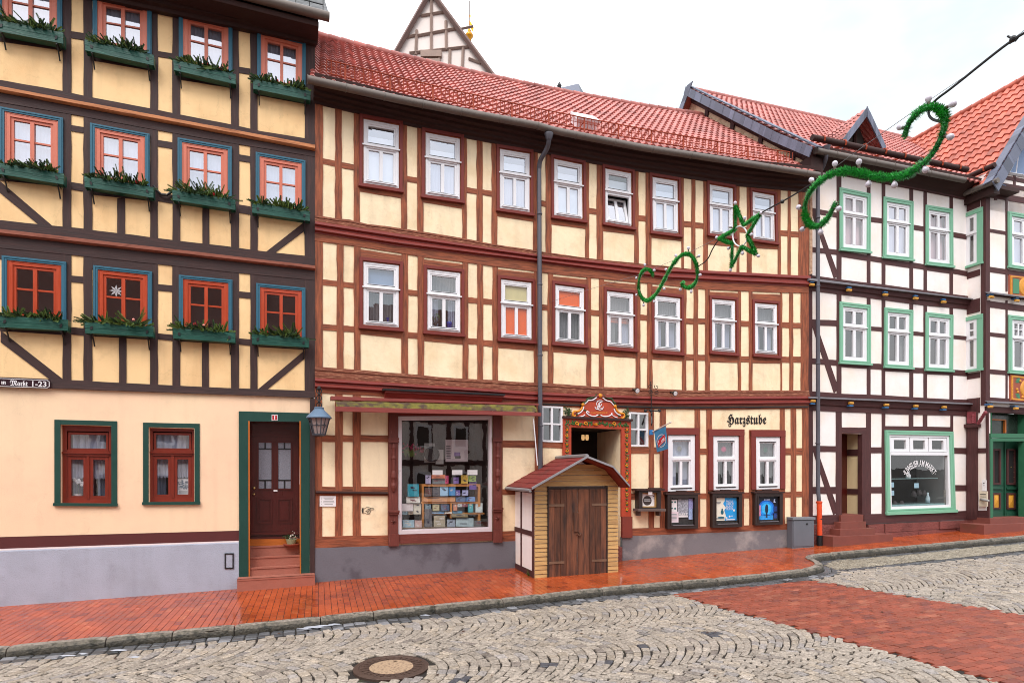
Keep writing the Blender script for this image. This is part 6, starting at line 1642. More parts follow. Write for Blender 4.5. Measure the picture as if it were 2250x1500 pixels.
for k, (a, t_) in enumerate(((.22, .9), (.30, .9), (.58, .78), (.66, .76), (.73, .77), (.40, .9))):
    m = MB(); p = w.p(a, t_, -.35); m.lathe(p - Vector((0, 0, .1)), [(.07, 0), (.075, .05), (.055, .12), (.03, .17)], 9); tag(m.build('ring_stand', flat('velvet_grey', 58, 54, 56, .8), None, True), 'dark velvet ring stand in the jeweller shop window', 'ring stand', 'velvet ring stands in the jeweller window')
for k, (a, t_) in enumerate(((.105, .68), (.105, .78), (.445, .695))):
    m = MB(); w.box(m, a, a + (.05 if k < 2 else .065), t_ - .05, t_ + .01, -.06, -.055); tag(m.build('price_card', flat('card_blue', 160, 196, 214)), ('light blue card standing at the upper left of the jeweller window', 'light blue card below another at the left of the jeweller window', 'light blue card under the middle of the jeweller glass shelf')[k], 'card')
# shop doorway in the white house
m = MB(); A = [H3.p(x, y, -.12, 0) for x, y in DR3]; Bk = [H3.p(x, y, -.52, 0) for x, y in DR3]
m.face([A[1], Bk[1], Bk[2], A[2]]); m.build('door_niche', pmat('niche_cream', srgb(226, 204, 160), .85, .06), h3)
m = MB(); m.face([A[0], A[3], Bk[3], Bk[0]]); m.face([A[0], Bk[0], Bk[1], A[1]]); m.face(Bk); m.build('door', M['door_red'], h3)
m = MB()
for y0, y1 in ((986, 1000), (1074, 1086)):
    zz_ = [H3.p(1897, y, .0).z for y in (y0, y1)]; p, q = H3.p(1897, y0, -.02, 0), H3.p(1897, y0, -.5, 0)
    o = -dv3 * .02; m.hexa([Vector((p.x, p.y, zz_[0])) + o, Vector((q.x, q.y, zz_[0])) + o, Vector((q.x, q.y, zz_[1])) + o, Vector((p.x, p.y, zz_[1])) + o], [Vector((p.x, p.y, zz_[0])), Vector((q.x, q.y, zz_[0])), Vector((q.x, q.y, zz_[1])), Vector((p.x, p.y, zz_[1]))])
slab(m, H3, [(1893.5, 952), (1903, 952), (1903, 1133), (1893.5, 1133)], -.13, .016); m.build('niche_beam', M['timber3'], h3)
m = MB()
for k, (x0, x1, yt, n_) in enumerate(((1830, 1962, 1177, .52), (1846, 1922, 1162, .38), (1847, 1903, 1146, .24), (1848, 1897, 1130.5, .1))):
    zt = H3.hit(1875, yt, n_)[1]; ua, ub = H3.hit(x0, 1160, n_)[0], H3.hit(x1, 1160, n_)[0]
    if k == 0: zt0 = zt
    hbox(m, H3, ua, ub, (zt - .3 if k == 0 else zl), zt, -.5, n_); zl = zt - .012
m.build('doorstep', pmat('sandstone_steps', srgb(120, 64, 54), .7, .2, 4, .3, 50, col2=srgb(92, 62, 46), mix2=(.55, .7), scale2=2), h3)
# stone base of sandstone blocks
m = MB(); xs = [1776, 1846, 1905, 1940, 2013, 2060, 2100, 2128]
for a, c in zip(xs, xs[1:]):
    for y0, y1 in ((0, .52), (.52, 1.25)):
        if 1840 < a < 1900: continue
        f = lambda x, k: ST3(x) + 1 + (GR3(x) - ST3(x)) * k * .62
        j = rnd.uniform(-2, 2); slab(m, H3, [(a + .7, f(a, y0) + .8), (c - .7 , f(c, y0) + .8), (c - .7, f(c, y1)), (a + .7, f(a, y1))], -.1, .05 + rnd.uniform(-.015, .02))
m.build('stone_base', M['stone_red'], h3)
# downpipe, its orange standpipe
m = MB(); m.tube(smooth([H3.p(1816, 334, NE3), H3.p(1815, 350, NE3 - .03), H3.p(1806, 372, .22), H3.p(1797, 384, .12)]) + [H3.p(1797, 640, .14), H3.p(1797.5, 860, .14), H3.p(1797.5, 1080, .14)] + [H3.p(1799, 1092, .17), H3.p(1800, 1104, .17)], .05, 12)
for y in (480, 630, 800, 975): p = H3.p(1797, y, .14); m.lathe(p, [(.056, 0), (.06, .01), (.06, .03), (.056, .04)], 12)
m.lathe(H3.p(1816, 334, NE3), [(.05, 0), (.075, .06), (.1, .14)], 12)
m.build('downpipe', M['pipe'], h3, True, 40)
m = MB(); m.tube([H3.p(1800, 1101, .17), H3.p(1801, 1176, .17)], .062, 14); p = H3.p(1800, 1103, .17); m.lathe(p - Vector((0, 0, .03)), [(.066, 0), (.075, .02), (.075, .05), (.066, .06)], 14); st = m.build('standpipe', M['pipe_orange'], h3, True, 40)
m = MB(); m.tube([H3.p(1801, 1175, .17), H3.p(1801.5, 1200, .17)], .066, 14); q = H3.p(1801, 1140, .17); m.lathe(q, [(.066, 0), (.067, .02)], 12); m.build('pipe_foot', M['black'], st, True, 40)

# ---------------------------------------------------------------- corner house: return wall and street front
RTX0, RTX1 = 2125, 2166
uC = RT.hit(RTX1, 800)[0]
def L4(y2125, y2166): return lin([(2125, y2125), (2166, y2166)])
m = MB()
wq = [[(2122, 469.4), (2161, 455.6), (2161, 579.5), (2123.6, 591)], [(2124, 699), (2162, 688.4), (2161.7, 813), (2123, 819)]]
hz = lambda y: None
u0r, z_e = RT.hit(2128, 425)
zt_ = H4.hit(2175, 400)[1]
zA, zB = H4.hit(2170, 1150)[1], zt_
def quadz(mb, fac, ua, ub, z0, z1, n=0): mb.face([fac.w(ua, z1, n), fac.w(ua, z0, n), fac.w(ub, z0, n), fac.w(ub, z1, n)])
quadz(m, RT, -.05, uC, zA - .3, zB + .2)
e4 = H4.hit(2420, 900)[0]
def o4(q): return q
w4q = [[(2212, 465), (2285, 478), (2285, 598), (2213, 587)], [(2213, 692), (2285, 700), (2285, 824), (2213.5, 818)]]
D4 = [(2176, 905), (2258, 905), (2258, 1168), (2176, 1162)]
wall(m, H4, lin([(2166, 398), (2420, 455)]), lin([(2166, 1150), (2420, 1140)]), 2165, 2420, [shrink(q, 5, 5) for q in w4q] + [D4], step=50, depth=.12)
# gable triangle above the street front (apex outside the photo)
ga, gb = H4.hit(2190, 386, .3), None
uL4 = ga[0]; zL4 = ga[1]; P4 = math.radians(53); wid4 = 6.0
m.face([H4.w(uL4, zL4 - .8, 0), H4.w(uL4 + wid4, zL4 - .8, 0), H4.w(uL4 + wid4, zL4, 0), H4.w(uL4 + wid4 / 2, zL4 + wid4 / 2 * math.tan(P4), 0), H4.w(uL4, zL4, 0)])
m.build('wall', M['plaster3'], h4)
T = MB()
def rb(fac, ua, ub, z0, z1, n1=.014): hbox(T, fac, ua, ub, z0, z1, -.02, n1)
zc = lambda y: H4.hit(2168, y)[1]
for y0, y1 in ((426, 450), (588, 602), (652, 682), (815, 828), (872, 905)): rb(RT, 0.0, uC - .15, zc(y1), zc(y0), .02 if y0 in (426, 652, 872) else .012)
for x0, x1 in ((2156, 2167),): slab(T, RT, [(x0, 410), (x1, 410), (x1, 890), (x0, 890)], -.02, .02, segs=5, jit=.004)
for x0, x1, y0, y1 in ((2165, 2174, 420, 640), (2165, 2174, 660, 880), (2209, 2213, 430, 640), (2209, 2213, 660, 880), (2184, 2190, 395, 440)): slab(T, H4, [(x0, y0), (x1, y0), (x1, y1), (x0, y1)], -.02, .016, segs=5, jit=.004)
for x0, x1, y0, y1, th in ((2174, 2210, 503, 509, 7), (2174, 2210, 730, 734, 8), (2165, 2330, 420, 448, 13), (2165, 2330, 585, 610, 11), (2165, 2330, 660, 681, 14), (2165, 2330, 810, 824, 10), (2165, 2330, 892, 899, 14), (2165, 2330, 640, 660, 8), (2165, 2330, 872, 884, 8), (2165, 2330, 396, 424, 9)):
    slab(T, H4, [(x0, y0), (x1, y1), (x1, y1 + th), (x0, y0 + th)], -.02, .014, segs=4, jit=.004)
# gable timbers
for t_ in (.0,): 
    T.hexa([H4.w(uL4 - .1, zL4 - .1, .016), H4.w(uL4 + wid4 / 2, zL4 + wid4 / 2 * math.tan(P4) - .05, .016), H4.w(uL4 + wid4 / 2, zL4 + wid4 / 2 * math.tan(P4) - .35, .016), H4.w(uL4 + .12, zL4 - .1, .016)], [H4.w(uL4 - .1, zL4 - .1, -.02), H4.w(uL4 + wid4 / 2, zL4 + wid4 / 2 * math.tan(P4) - .05, -.02), H4.w(uL4 + wid4 / 2, zL4 + wid4 / 2 * math.tan(P4) - .35, -.02), H4.w(uL4 + .12, zL4 - .1, -.02)])
for x0, x1, y0, y1 in ((2226, 2231, 350, 420), (2238, 2243, 300, 345)): slab(T, H4, [(x0, y0), (x1, y0), (x1, y1), (x0, y1)], -.02, .015)
slab(T, H4, [(2196, 384), (2330, 408), (2330, 418), (2196, 392)], -.02, .015)
# ground floor corner post and wall
slab(T, RT, [(2127, 900), (2149.5, 905), (2149.5, 1140), (2127, 1140)], -.05, .07, segs=4, jit=.004); slab(T, RT, [(2149.5, 940 + 44), (2170, 984), (2170, 995), (2149.5, 995)], -.02, .013); slab(T, RT, [(2149.5, 1121), (2172, 1121), (2172, 1140), (2149.5, 1140)], -.02, .02)
slab(T, RT, [(2167, 905), (2172, 905), (2175, 1140), (2170, 1140)], -.02, .03)
T.build('timber_frame', M['timber3'], h4)
m = MB(); slab(m, RT, [(2124, 932), (2156, 931), (2156, 938), (2124, 939)], 0, .14); m.build('capital', M['timber3'], h4)
cvm = pmat('carving_rose', srgb(132, 58, 66), .6, .3, 10, .5, 30)
m = MB(); slab(m, RT, [(2129, 905), (2148, 905), (2148, 930), (2129, 930)], .06, .09)
for k in range(5):
    p = RT.p(2138, 912 + k * 4, .09); m.ball(p, .035, 7, 5)
for k in range(6):
    p = RT.p(2150 + 3 * k, 929 - 4.6 * k, .12 + .03 * k); m.ball(p, .05, 8, 5)
m.build('carved_bracket', cvm, h4)
for x, y in ((2180, 652), (2236, 660)): joist(h4, H4, x, y, .055)
for x, y in ((2178, 893), (2234, 897)): joist(h4, H4, x, y, .055)
for x, y in ((2181, 410), (2207, 413)): joist(h4, H4, x, y, .055)
for t_, b_, nm in ((lin([(2165, 642), (2330, 664)]), lin([(2165, 648), (2330, 669)]), 0), (lin([(2165, 880), (2330, 888)]), lin([(2165, 885.5), (2330, 893)]), 0)):
    m = MB(); strip(m, H4, t_, b_, 2163, 2330, 0, 0, prof=[(0, 0), (.2, .08), (.5, .17), (1, .17), (1, .1)]); m.build('flashing', M['lead'], h4)
for q, s, g_ in zip(w4q, ('sky', 'dark'), (False, True)): mint_window(H4, q, h4, s, grid=g_)
# narrow windows in the return wall
for q, dark in zip(wq, (0, 1)):
    ua, ub = RT.hit(2122, 520)[0], RT.hit(2161.5, 520)[0]; zt2 = (RT.hit(2122, q[0][1])[1] + RT.hit(2161, q[1][1])[1]) / 2; zb2 = (RT.hit(2123, q[3][1])[1] + RT.hit(2161, q[2][1])[1]) / 2
    w = Win.__new__(Win); w.fac = RT; w.c = [(ua + .03, zt2), (ub, zt2), (ub, zb2), (ua + .03, zb2)]; w.W = ub - ua; w.H = zt2 - zb2
    m = MB(); w.box(m, 0, 1, 0, .07, 0, .06); w.box(m, .66, 1, .07, .96, 0, .05); w.box(m, -.02, 1.02, .96, 1.0, 0, .09); fr = m.build('window', M['mint'], h4)
    m = MB(); w.ring(m, .02, .66, .07, .955, .2, .05, 0, .04); w.box(m, .22, .46, .36, .44, 0, .035); w.box(m, .02, .66, .395, .42, .04, .07)
    if dark: w.box(m, .22, .46, .24, .265, 0, .03)
    m.build('sash', M['white'], fr); m = MB(); w.quad(m, .22, .46, .12, .36, .01); w.quad(m, .22, .46, .44, .905, .01); m.build('pane', M['glass'], fr)
    m = MB(); w.quad(m, .22, .46, .12, .91, .004); m.build('interior', M['dark2'], fr)
# carved painted panels
for x0, x1, y0, y1, k in ((2215, 2285, 604, 652, 0), (2217, 2287, 822, 880, 1)):
    q = Win(H4, [(x0, y0), (x1, y0 + 8), (x1, y1 + 6), (x0, y1)]); m = MB(); q.box(m, 0, 1, 0, 1, 0, .03); pn = m.build('carved_panel', flat('panel_red', 150, 74, 52), h4)
    m = MB(); q.ring(m, .03, .97, .04, .96, .05, .06, .03, .045); 
    for j in range(16): m.ball(q.p(.055, .07 + .86 * j / 15, .045), .012, 6, 4)
    if k: 
        for a in range(10): m.ball(q.p(.5 + .3 * math.cos(a), .5 + .36 * math.sin(a), .03), .04, 8, 5)
        m.lathe(q.p(.5, .5, .03), [(.26, 0), (.24, .02), (.2, .03)], 20, ax=Vector((*H4.nrm(0), 0)))
    else: m.lathe(q.p(.5, .5, .03), [(.28, 0), (.26, .02), (.2, .03), (.18, .02), (.1, .05)], 20, ax=Vector((*H4.nrm(0), 0)))
    m.build('gilt_relief', flat('gilt_ochre', 208, 142, 52), pn)
    m = MB()
    if k == 0: q.box(m, .11, .3, .16, .84, .03, .04); q.box(m, .7, .89, .16, .84, .03, .04)
    else:
        for a0, b0_ in ((.14, .14), (.14, .86), (.86, .14), (.86, .86)):
            for j in range(5): 
                an = math.atan2(.5 - b0_, a0 - .5) + (j - 2) * .35; c = q.p(a0 + (.5 - a0) * .4, b0_ + (.5 - b0_) * .4, .035); d_ = Vector((math.cos(an) * D3[0], math.cos(an) * D3[1], math.sin(an))) * .2; e = Vector((-math.sin(an) * D3[0], -math.sin(an) * D3[1], math.cos(an))) * .025; m.face([c, c + d_ * .5 + e, c + d_, c + d_ * .5 - e])
    m.build('green_relief', flat('relief_green', 66, 128, 92), pn)
# green portal
pg = pmat('portal_leaf_green', srgb(46, 104, 74), .5, .12, 4, .1, 20)
m = MB(); A = [H4.p(x, y, .03, 0) for x, y in shrink(D4, 1, 1.5)]; Bk = [H4.p(x, y, -.35, 0) for x, y in shrink(D4, 1, 1.5)]
for i in (0, 1, 3): m.face([A[i], A[(i + 1) % 4], Bk[(i + 1) % 4], Bk[i]])
slab(m, H4, [(2172, 952), (2262, 953), (2262, 962), (2172, 961)], -.1, .06); slab(m, H4, [(2172, 962), (2178, 962), (2178, 1137), (2172, 1137)], -.1, .05); slab(m, H4, [(2246, 967), (2262, 967), (2262, 1137), (2246, 1137)], -.1, .05); slab(m, H4, [(2178, 962), (2246, 962), (2246, 969), (2178, 969)], -.1, .05)
pt = m.build('door_frame', pg, h4)
d4 = Win.__new__(Win); d4.fac = H4; d4.c = [H4.hit(x, y, -.25) for x, y in ((2178, 969), (2262, 970), (2262, 1135), (2178, 1134))]; d4.W = 1.1; d4.H = 2
m = MB(); d4.quad(m, -.05, .34, -.02, 1.05, -.27); d4.quad(m, .36, 1, -.02, 1.05, -.27)
for a0, a1 in ((.0, .28), (.38, .66)): d4.box(m, a0, a1, .61, .635, -.27, -.22); d4.box(m, a0, a1, .94, 1.0, -.27, -.24)
d4.box(m, .34, .36, -.02, 1.05, -.27, -.23); d4.box(m, .68, 1.0, -.02, 1.05, -.28, -.1); dd = m.build('door', pmat('door_green', srgb(34, 76, 58), .4, .12, 4, .1, 20), h4)
m = MB(); 
for a0, a1 in ((.03, .24), (.40, .63)): d4.ring(m, a0, a1, .1, .575, .04, .022, -.27, -.235); d4.ring(m, a0, a1, .685, .9, .035, .02, -.27, -.235)
m.build('panel_frame', M['timber3'], dd); m = MB()
for a0, a1 in ((.07, .20), (.44, .59)): d4.quad(m, a0, a1, .12, .555, -.262)
m.build('pane', M['dark'], dd); m = MB()
for a0, a1 in ((.065, .205), (.435, .595)):
    q4 = [d4.p(a, t, -.265) for a, t in ((a0, .705), (a1, .705), (a1, .88), (a0, .88))]; c = d4.p((a0 + a1) / 2, .79, -.225)
    for i in range(4): m.face([q4[i], q4[(i + 1) % 4], c])
m.build('panel', flat('panel_ochre', 206, 146, 50), dd); m = MB()
for j in range(7):
    for a in (.44, .59): m.ball(d4.p(a, .15 + j * .065, -.25), .009, 6, 4)
m.ball(d4.p(.515, .34, -.25), .016, 6, 4); m.build('studs', brass, dd)
m = MB(); slab(m, H4, [(2176, 905), (2258, 908), (2258, 953), (2176, 952)], -.3, -.25); m.build('transom', pmat('transom_dark', srgb(40, 48, 42), .2, .2), h4)
m = MB(); slab(m, H4, [(2180, 918), (2228, 920), (2228, 922.5), (2180, 920.5)], -.25, -.2); slab(m, H4, [(2225, 922), (2228, 922), (2228, 950), (2225, 950)], -.25, -.2); m.build('transom_bar', M['ochre_wood'], h4)
m = MB()
for x0, x1, yt, n_ in ((2162, 2330, 1151, .34), (2176, 2330, 1137, .17)):
    zt = H4.hit(2210, yt, n_)[1]; hbox(m, H4, H4.hit(x0, 1150, n_)[0], H4.hit(x1, 1150, n_)[0], zt - (.35 if n_ > .3 else .2), zt, -.3, n_)
m.build('doorstep', MATS['sandstone_steps'], h4)
m = MB(); hbox(m, RT, -.05, uC + .04, zc(1190), zc(1142), -.05, .05); m.build('stone_base', M['stone_red'], h4)
# steep gable roof with slate verge
T4 = .38
e0 = H4.w(uL4 - .18, zL4 - .2, .36)
dn4 = Vector((D3[0], D3[1], 0)); nb4 = -nv3
up4 = lambda c: dn4 * math.cos(P4) + Vector((0, 0, math.sin(P4))); nr4 = lambda c: -dn4 * math.sin(P4) + Vector((0, 0, math.cos(P4)))
E4 = lambda c: e0 + nb4 * (c * .21) 
E4b = lambda c: e0 + nb4 * ((36 - c) * .21)
SL4 = (wid4 / 2 + .18) / math.cos(P4)
m = MB(); tiles(m, E4b, up4, nr4, 36, 14, SL4 / 14); tp = e0 + up4(0) * SL4
rtp = e0 + dn4 * (wid4 + .36)
m.face([tp, tp + nb4 * 7.5, rtp + nb4 * 7.5, rtp]); m.build('roof', M['tile_o'], h4, True, 30)
m = MB()
for k in range(22):
    p0, p1 = tp + nb4 * (k * .34 + .36), tp + nb4 * (k * .34); kk = rnd.gauss(.9, .08); m.tube([p0, p1], [.1, .115], 10, True, (kk, kk, kk))
m.build('ridge_tiles', M['tile_o'], h4, True, 40)
m = MB(); slates(m, e0 + nr4(0) * .05 - up4(0) * .05, tp + nr4(0) * .05, -nr4(0) * .3, nv3, 24); slates(m, e0 + nr4(0) * .06, tp + nr4(0) * .06, nb4 * .22, nr4(0), 24)
m.build('slate_verge', M['slate'], h4)
m = MB(); m.tube([e0 - nr4(0) * .05 - dn4 * .05 + nv3 * .1, e0 - dn4 * .05 + nb4 * 1.3 - Vector((0, 0, .0))], .075, 10); m.build('gutter', M['gutter'], h4, True, 40)
m = MB(); hbox(m, H4, uL4 - .12, uL4 + .12, zL4 - .5, zL4 - .28, -.5, .3); hbox(m, H4, uL4 - .1, uL4 + .9, zL4 - .35, zL4 - .24, .02, .32); m.build('eave_block', M['timber2d'], h4)
m = MB(); q0 = e0 + up4(0) * .55 + nr4(0) * .16 + nb4 * .12; m.tube([q0, q0 + nb4 * 1.5], .075, 10); lg = m.build('snow_guard', sg_m, h4, True, 40)
for k in (0, 1):
    p = q0 + nb4 * (.25 + .9 * k); m = MB(); m.tube([p + (-dn4 * math.cos(a) + Vector((0, 0, math.sin(a)))) * .095 for a in [k_ * math.pi / 4 for k_ in range(-1, 5)]], .022, 6); m.tube([p, p - nr4(0) * .15 + up4(0) * .2], .022, 5); m.build('guard_bracket', M['snow_red'], lg)
# gable window
q = Win(H4, [(2218, 392 - 16), (2260, 330), (2300, 392), (2218, 392)]); m = MB()
g1, g2, g3 = H4.p(2214, 381, .02, 0), H4.p(2247, 318, .02, 0), H4.p(2290, 394, .02, 0)
for a, b_ in ((g1, g2), (g2, g3), (g3, g1)): m.tube([a, b_], .045, 4)
m.tube([g1 * .45 + g2 * .0 + g3 * .55, g2], .035, 4); m.tube([g1 * .8 + g3 * .2, g1 * .36 + g2 * .64], .03, 4); gw = m.build('gable_window', M['white'], h4); m = MB(); o_ = Vector((0, -.01, 0)); m.face([g1 + o_, g3 + o_, g2 + o_]); m.build('pane', M['blind_blue'], gw)
# ---------------------------------------------------------------- far buildings
def at(px, py, y): return Vector(((px - CX) / F * y, y, ZC + (YH - py) / F * y))
YG = 34.0
t = thing('gabled_house', 'pale steep half-timbered gable with grey beams rising behind the inn roof', 'house', (at(960, 400, YG).x, YG, 3))
gl_ = [at(945, -8, YG), at(868, 128, YG), at(1082, 168, YG)]
A_, B_, C_ = at(947, -14, YG), at(838, 178, YG), at(1096, 188, YG)
dr = Vector((.25, 1, 0)).normalized()
m = MB(); lo = Vector((0, 0, -9)); m.face([A_, B_, B_ + lo, C_ + lo, C_]); m.build('wall', pmat('gable_offwhite', srgb(224, 212, 206), .9, .06, .6, .2, 10), t)
gt = pmat('gable_grey_timber', srgb(150, 128, 118), .8, .2, 2, .2, 10)
m = MB(); f_ = Vector((0, -.06, 0))
def gbar(x0, y0, x1, y1, r=.085): p, q = at(x0, y0, YG) + f_, at(x1, y1, YG) + f_; m.tube([p, q], r, 4)
for a in ((948, -5, 948, 118), (916, 68, 914, 122), (980, 48, 981, 112), (918, 80, 1012, 62), (926, 36, 975, 28), (900, 118, 1030, 104), (966, 118, 964, 150), (989, 112, 988, 145), (1018, 105, 1016, 150), (1030, 130, 1056, 140), (916, 78, 890, 84), (1012, 66, 1040, 60)): gbar(*a)
m.build('timber_frame', gt, t)
m = MB(); m.tube([A_ + f_ * 3, B_ + f_ * 3], .15, 4); m.tube([A_ + f_ * 3, C_ + f_ * 3], .15, 4); m.build('bargeboard', pmat('barge_brown', srgb(112, 88, 82), .8, .2), t)
m = MB(); m.face([A_ + f_ * 5, B_ + f_ * 5, B_ + dr * 12, A_ + dr * 12]); m.face([A_ + f_ * 5, A_ + dr * 12, C_ + dr * 12, C_ + f_ * 5]); m.build('roof', M['tile'], t)
m = MB(); p = at(948, 122, YG) + Vector((0, -.1, 0)); m.box(p, (.6, 0, 0), (0, .1, 0), (0, 0, .18)); m.box(p + Vector((0, 0, -.5)), (.5, 0, 0), (0, .08, 0), (0, 0, .2)); m.build('window', gt, t)
# gilded finial on a church spire behind
YF = 45.0; b0 = at(1031, 170, YF)
t = thing('finial', 'gilded ball with weather vane on a thin rod peeping over the pale gable', 'finial', b0); gold = pmat('gold_leaf', srgb(186, 126, 40), .25, .15, 8, .05, 20, metal=.9)
top = at(1031, 92, YF); m = MB(); m.lathe(b0, [(.6, 0), (.16, (top - b0).z)], 10); m.build('spire', M['slate'], t, True, 40)
m = MB(); m.lathe(top, [(.08, 0), (.15, .1), (.15, .2), (.29, .36), (.31, .48), (.2, .66), (.1, .75), (.14, .84), (.05, 1.0)], 14); m.build('ball', gold, t, True)
m = MB(); m.tube([top + Vector((0, 0, 1)), top + Vector((0, 0, 3.1))], .045, 6); m.build('rod', M['gutter'], t); m = MB(); p = at(1031, 58, YF); m.face([p + Vector((0, -.02, .5)), p + Vector((.35, -.02, -.1)), p + Vector((.3, -.02, -.5)), p + Vector((.05, -.02, -.1))]); m.face([p + Vector((0, -.02, .9)), p + Vector((.16, -.02, .75)), p + Vector((0, -.02, .6))]); m.build('vane', gold, t)
# slate roof far behind
t = thing('slate_roof_house', 'grey slate roof top just visible over the inn ridge', 'house', at(1256, 300, 30)); p = [at(1228, 194, 30), at(1271, 184, 30), at(1284, 206, 32), at(1200, 260, 28), at(1290, 262, 28)]
m = MB(); m.face([p[0], p[1], p[4], p[3]], None, (1, 1, 1)); m.face([p[1], p[2], p[4]], None, (.8, .8, .8)); m.face([p[0], p[1], p[1] + Vector((1, 5, -3)), p[0] + Vector((1, 5, -3))], None, (.9, .9, .9)); m.build('roof', M['slate'], t)
m = MB(); m.face([p[3], p[4], p[4] + Vector((0, 0, -7)), p[3] + Vector((0, 0, -7))]); m.build('wall', M['plaster3'], t); m = MB(); m.lathe(at(1229, 194, 30), [(.08, 0), (.12, .12), (.03, .3)], 8); m.build('roof_vent', M['black'], t)
# houses across the street, behind the camera: they show only as reflections in the glass
opp = line_fac((-12, -7.6), (D3[0], D3[1])); oz = -.5
opr = pmat('opposite_roof', srgb(104, 60, 50), .6, .2, 2)
for k, (ua, ub, ze, zr, lb) in enumerate(((-6, 3.5, 6.6, 12.4, 'white half-timbered house across the street with a low brown roof'), (3.6, 12.4, 7.0, 13.6, 'white half-timbered house across the street with the taller brown roof'), (12.5, 24, 6.4, 10.9, 'white half-timbered house across the street at the far corner'))):
    c = opp.w((ua + ub) / 2, oz, 0); t = thing('opposite_house', lb, 'house', c, 'houses across the street')
    fl = lambda u, z, n: opp.w(u, z, -n)      # faces the other way
    m = MB()
    m.face([fl(ua, oz, 0), fl(ub, oz, 0), fl(ub, ze, 0), fl(ua, ze, 0)]); m.face([fl(ua, oz, -6), fl(ub, oz, -6), fl(ub, ze, -6), fl(ua, ze, -6)]); m.face([fl(ua, oz, 0), fl(ua, ze, 0), fl(ua, ze, -6), fl(ua, oz, -6)]); m.face([fl(ub, oz, 0), fl(ub, ze, 0), fl(ub, ze, -6), fl(ub, oz, -6)]); m.build('wall', M['plaster3'], t)
    m = MB(); m.face([fl(ua, ze, .5), fl(ub, ze, .5), fl(ub, zr, -3), fl(ua, zr, -3)]); m.face([fl(ua, ze, -6.5), fl(ub, ze, -6.5), fl(ub, zr, -3), fl(ua, zr, -3)]); m.face([fl(ua, ze, 0), fl(ua, zr, -3), fl(ua, ze, -6)]); m.build('roof', opr, t)
    m = MB()
    def bar(u0, u1, z0, z1): m.hexa([fl(u0, z1, .03), fl(u1, z1, .03), fl(u1, z0, .03), fl(u0, z0, .03)], [fl(u0, z1, -.02), fl(u1, z1, -.02), fl(u1, z0, -.02), fl(u0, z0, -.02)])
    for z in (oz, 2.4, 4.5, ze - .3): bar(ua, ub, z, z + .28)
    n = int((ub - ua) / .95)
    for i in range(n + 1): u = ua + (ub - ua - .2) * i / n; bar(u, u + .2, oz, ze)
    m.build('timber_frame', M['timber3'], t)
    for i in range(1, n, 2):
        for z in (.9, 3.2, 5.2):
            if z + 1.1 > ze: continue
            u = ua + (ub - ua) * (i + .2) / n; m = MB(); bar(u, u + .75, z, z + 1.15); 
            for f in m.v: f += Vector((opp.nrm(0)[0], opp.nrm(0)[1], 0)) * -.02
            wn2 = m.build('window', M['white'], t); m = MB(); m.face([fl(u + .1, z + .1, .055), fl(u + .65, z + .1, .055), fl(u + .65, z + 1.05, .055), fl(u + .1, z + 1.05, .055)]); m.build('pane', M['dark2'], wn2)

# ---------------------------------------------------------------- awning
t = thing('awning', 'retracted shop awning with mossy yellow-green cloth between two red bars', 'awning', H2.p(960, 890, .1))
m = MB(); strip(m, H2, lin([(727, 870), (1183, 887)]), lin([(727, 878), (1183, 890)]), 727, 1183, .1, .32, ref=.3, step=60); m.build('cassette', pmat('awning_bar', srgb(132, 60, 54), .5, .25, 3, .2, 6, **WOODS), t)
m = MB(); strip(m, H2, lin([(727, 880), (1183, 891)]), lin([(737, 893), (1189, 905)]), 738, 1178, 0, 0, ref=.42, step=30, prof=[(-.1, .3), (.4, .44), (1.05, .5)], jit=.003)
m.build('canvas', pmat('mossy_canvas', srgb(104, 96, 40), .9, .5, 9, .5, 60, col2=srgb(72, 54, 46), mix2=(.48, .62), scale2=5), t)
m = MB(); strip(m, H2, lin([(737, 892.5), (1189, 906)]), lin([(737, 903), (1189, 913.6)]), 737, 1189, .46, .56, ref=.55, step=60); m.build('front_bar', MATS['awning_bar'], t)
for x in (742, 1176):
    m = MB(); m.tube([H2.p(x, 880 if x < 800 else 890, .05), H2.p(x, 896 if x < 800 else 906, .5)], .02, 6); m.build('arm', M['black'], t)
m = MB(); m.tube([H2.p(1172, 918, .5), H2.p(1181, 1022, .5)], .012, 6); m.build('crank', M['white'], t)
# ---------------------------------------------------------------- wall lantern
LN = .34; LP = H2.p(701, 955, LN)
t = thing('wall_lantern', 'old iron wall lantern with blue-grey cap and leaded glass at the house corner', 'lantern', LP)
z_ = lambda y: H2.hit(701, y, LN)[1]
iron = pmat('iron_grey', srgb(70, 72, 80), .5, .2, 8, .2, 40, metal=.3)
m = MB(); hb_, ht_ = z_(955) - 0, z_(917); m.lathe(Vector((LP.x, LP.y, hb_ + .02)), [(.115, 0), (.205, ht_ - hb_ - .02)], 6); m.build('glass', pmat('lantern_glass', srgb(150, 132, 130), .25, .2, 20, .3, 60), t)
m = MB()
for k in range(6):
    a = k * math.pi / 3; m.tube([Vector((LP.x + .12 * math.cos(a), LP.y + .12 * math.sin(a), hb_)), Vector((LP.x + .212 * math.cos(a), LP.y + .212 * math.sin(a), ht_))], .011, 5)
m.lathe(Vector((LP.x, LP.y, hb_ - .03)), [(.06, 0), (.125, .02), (.125, .045)], 12)
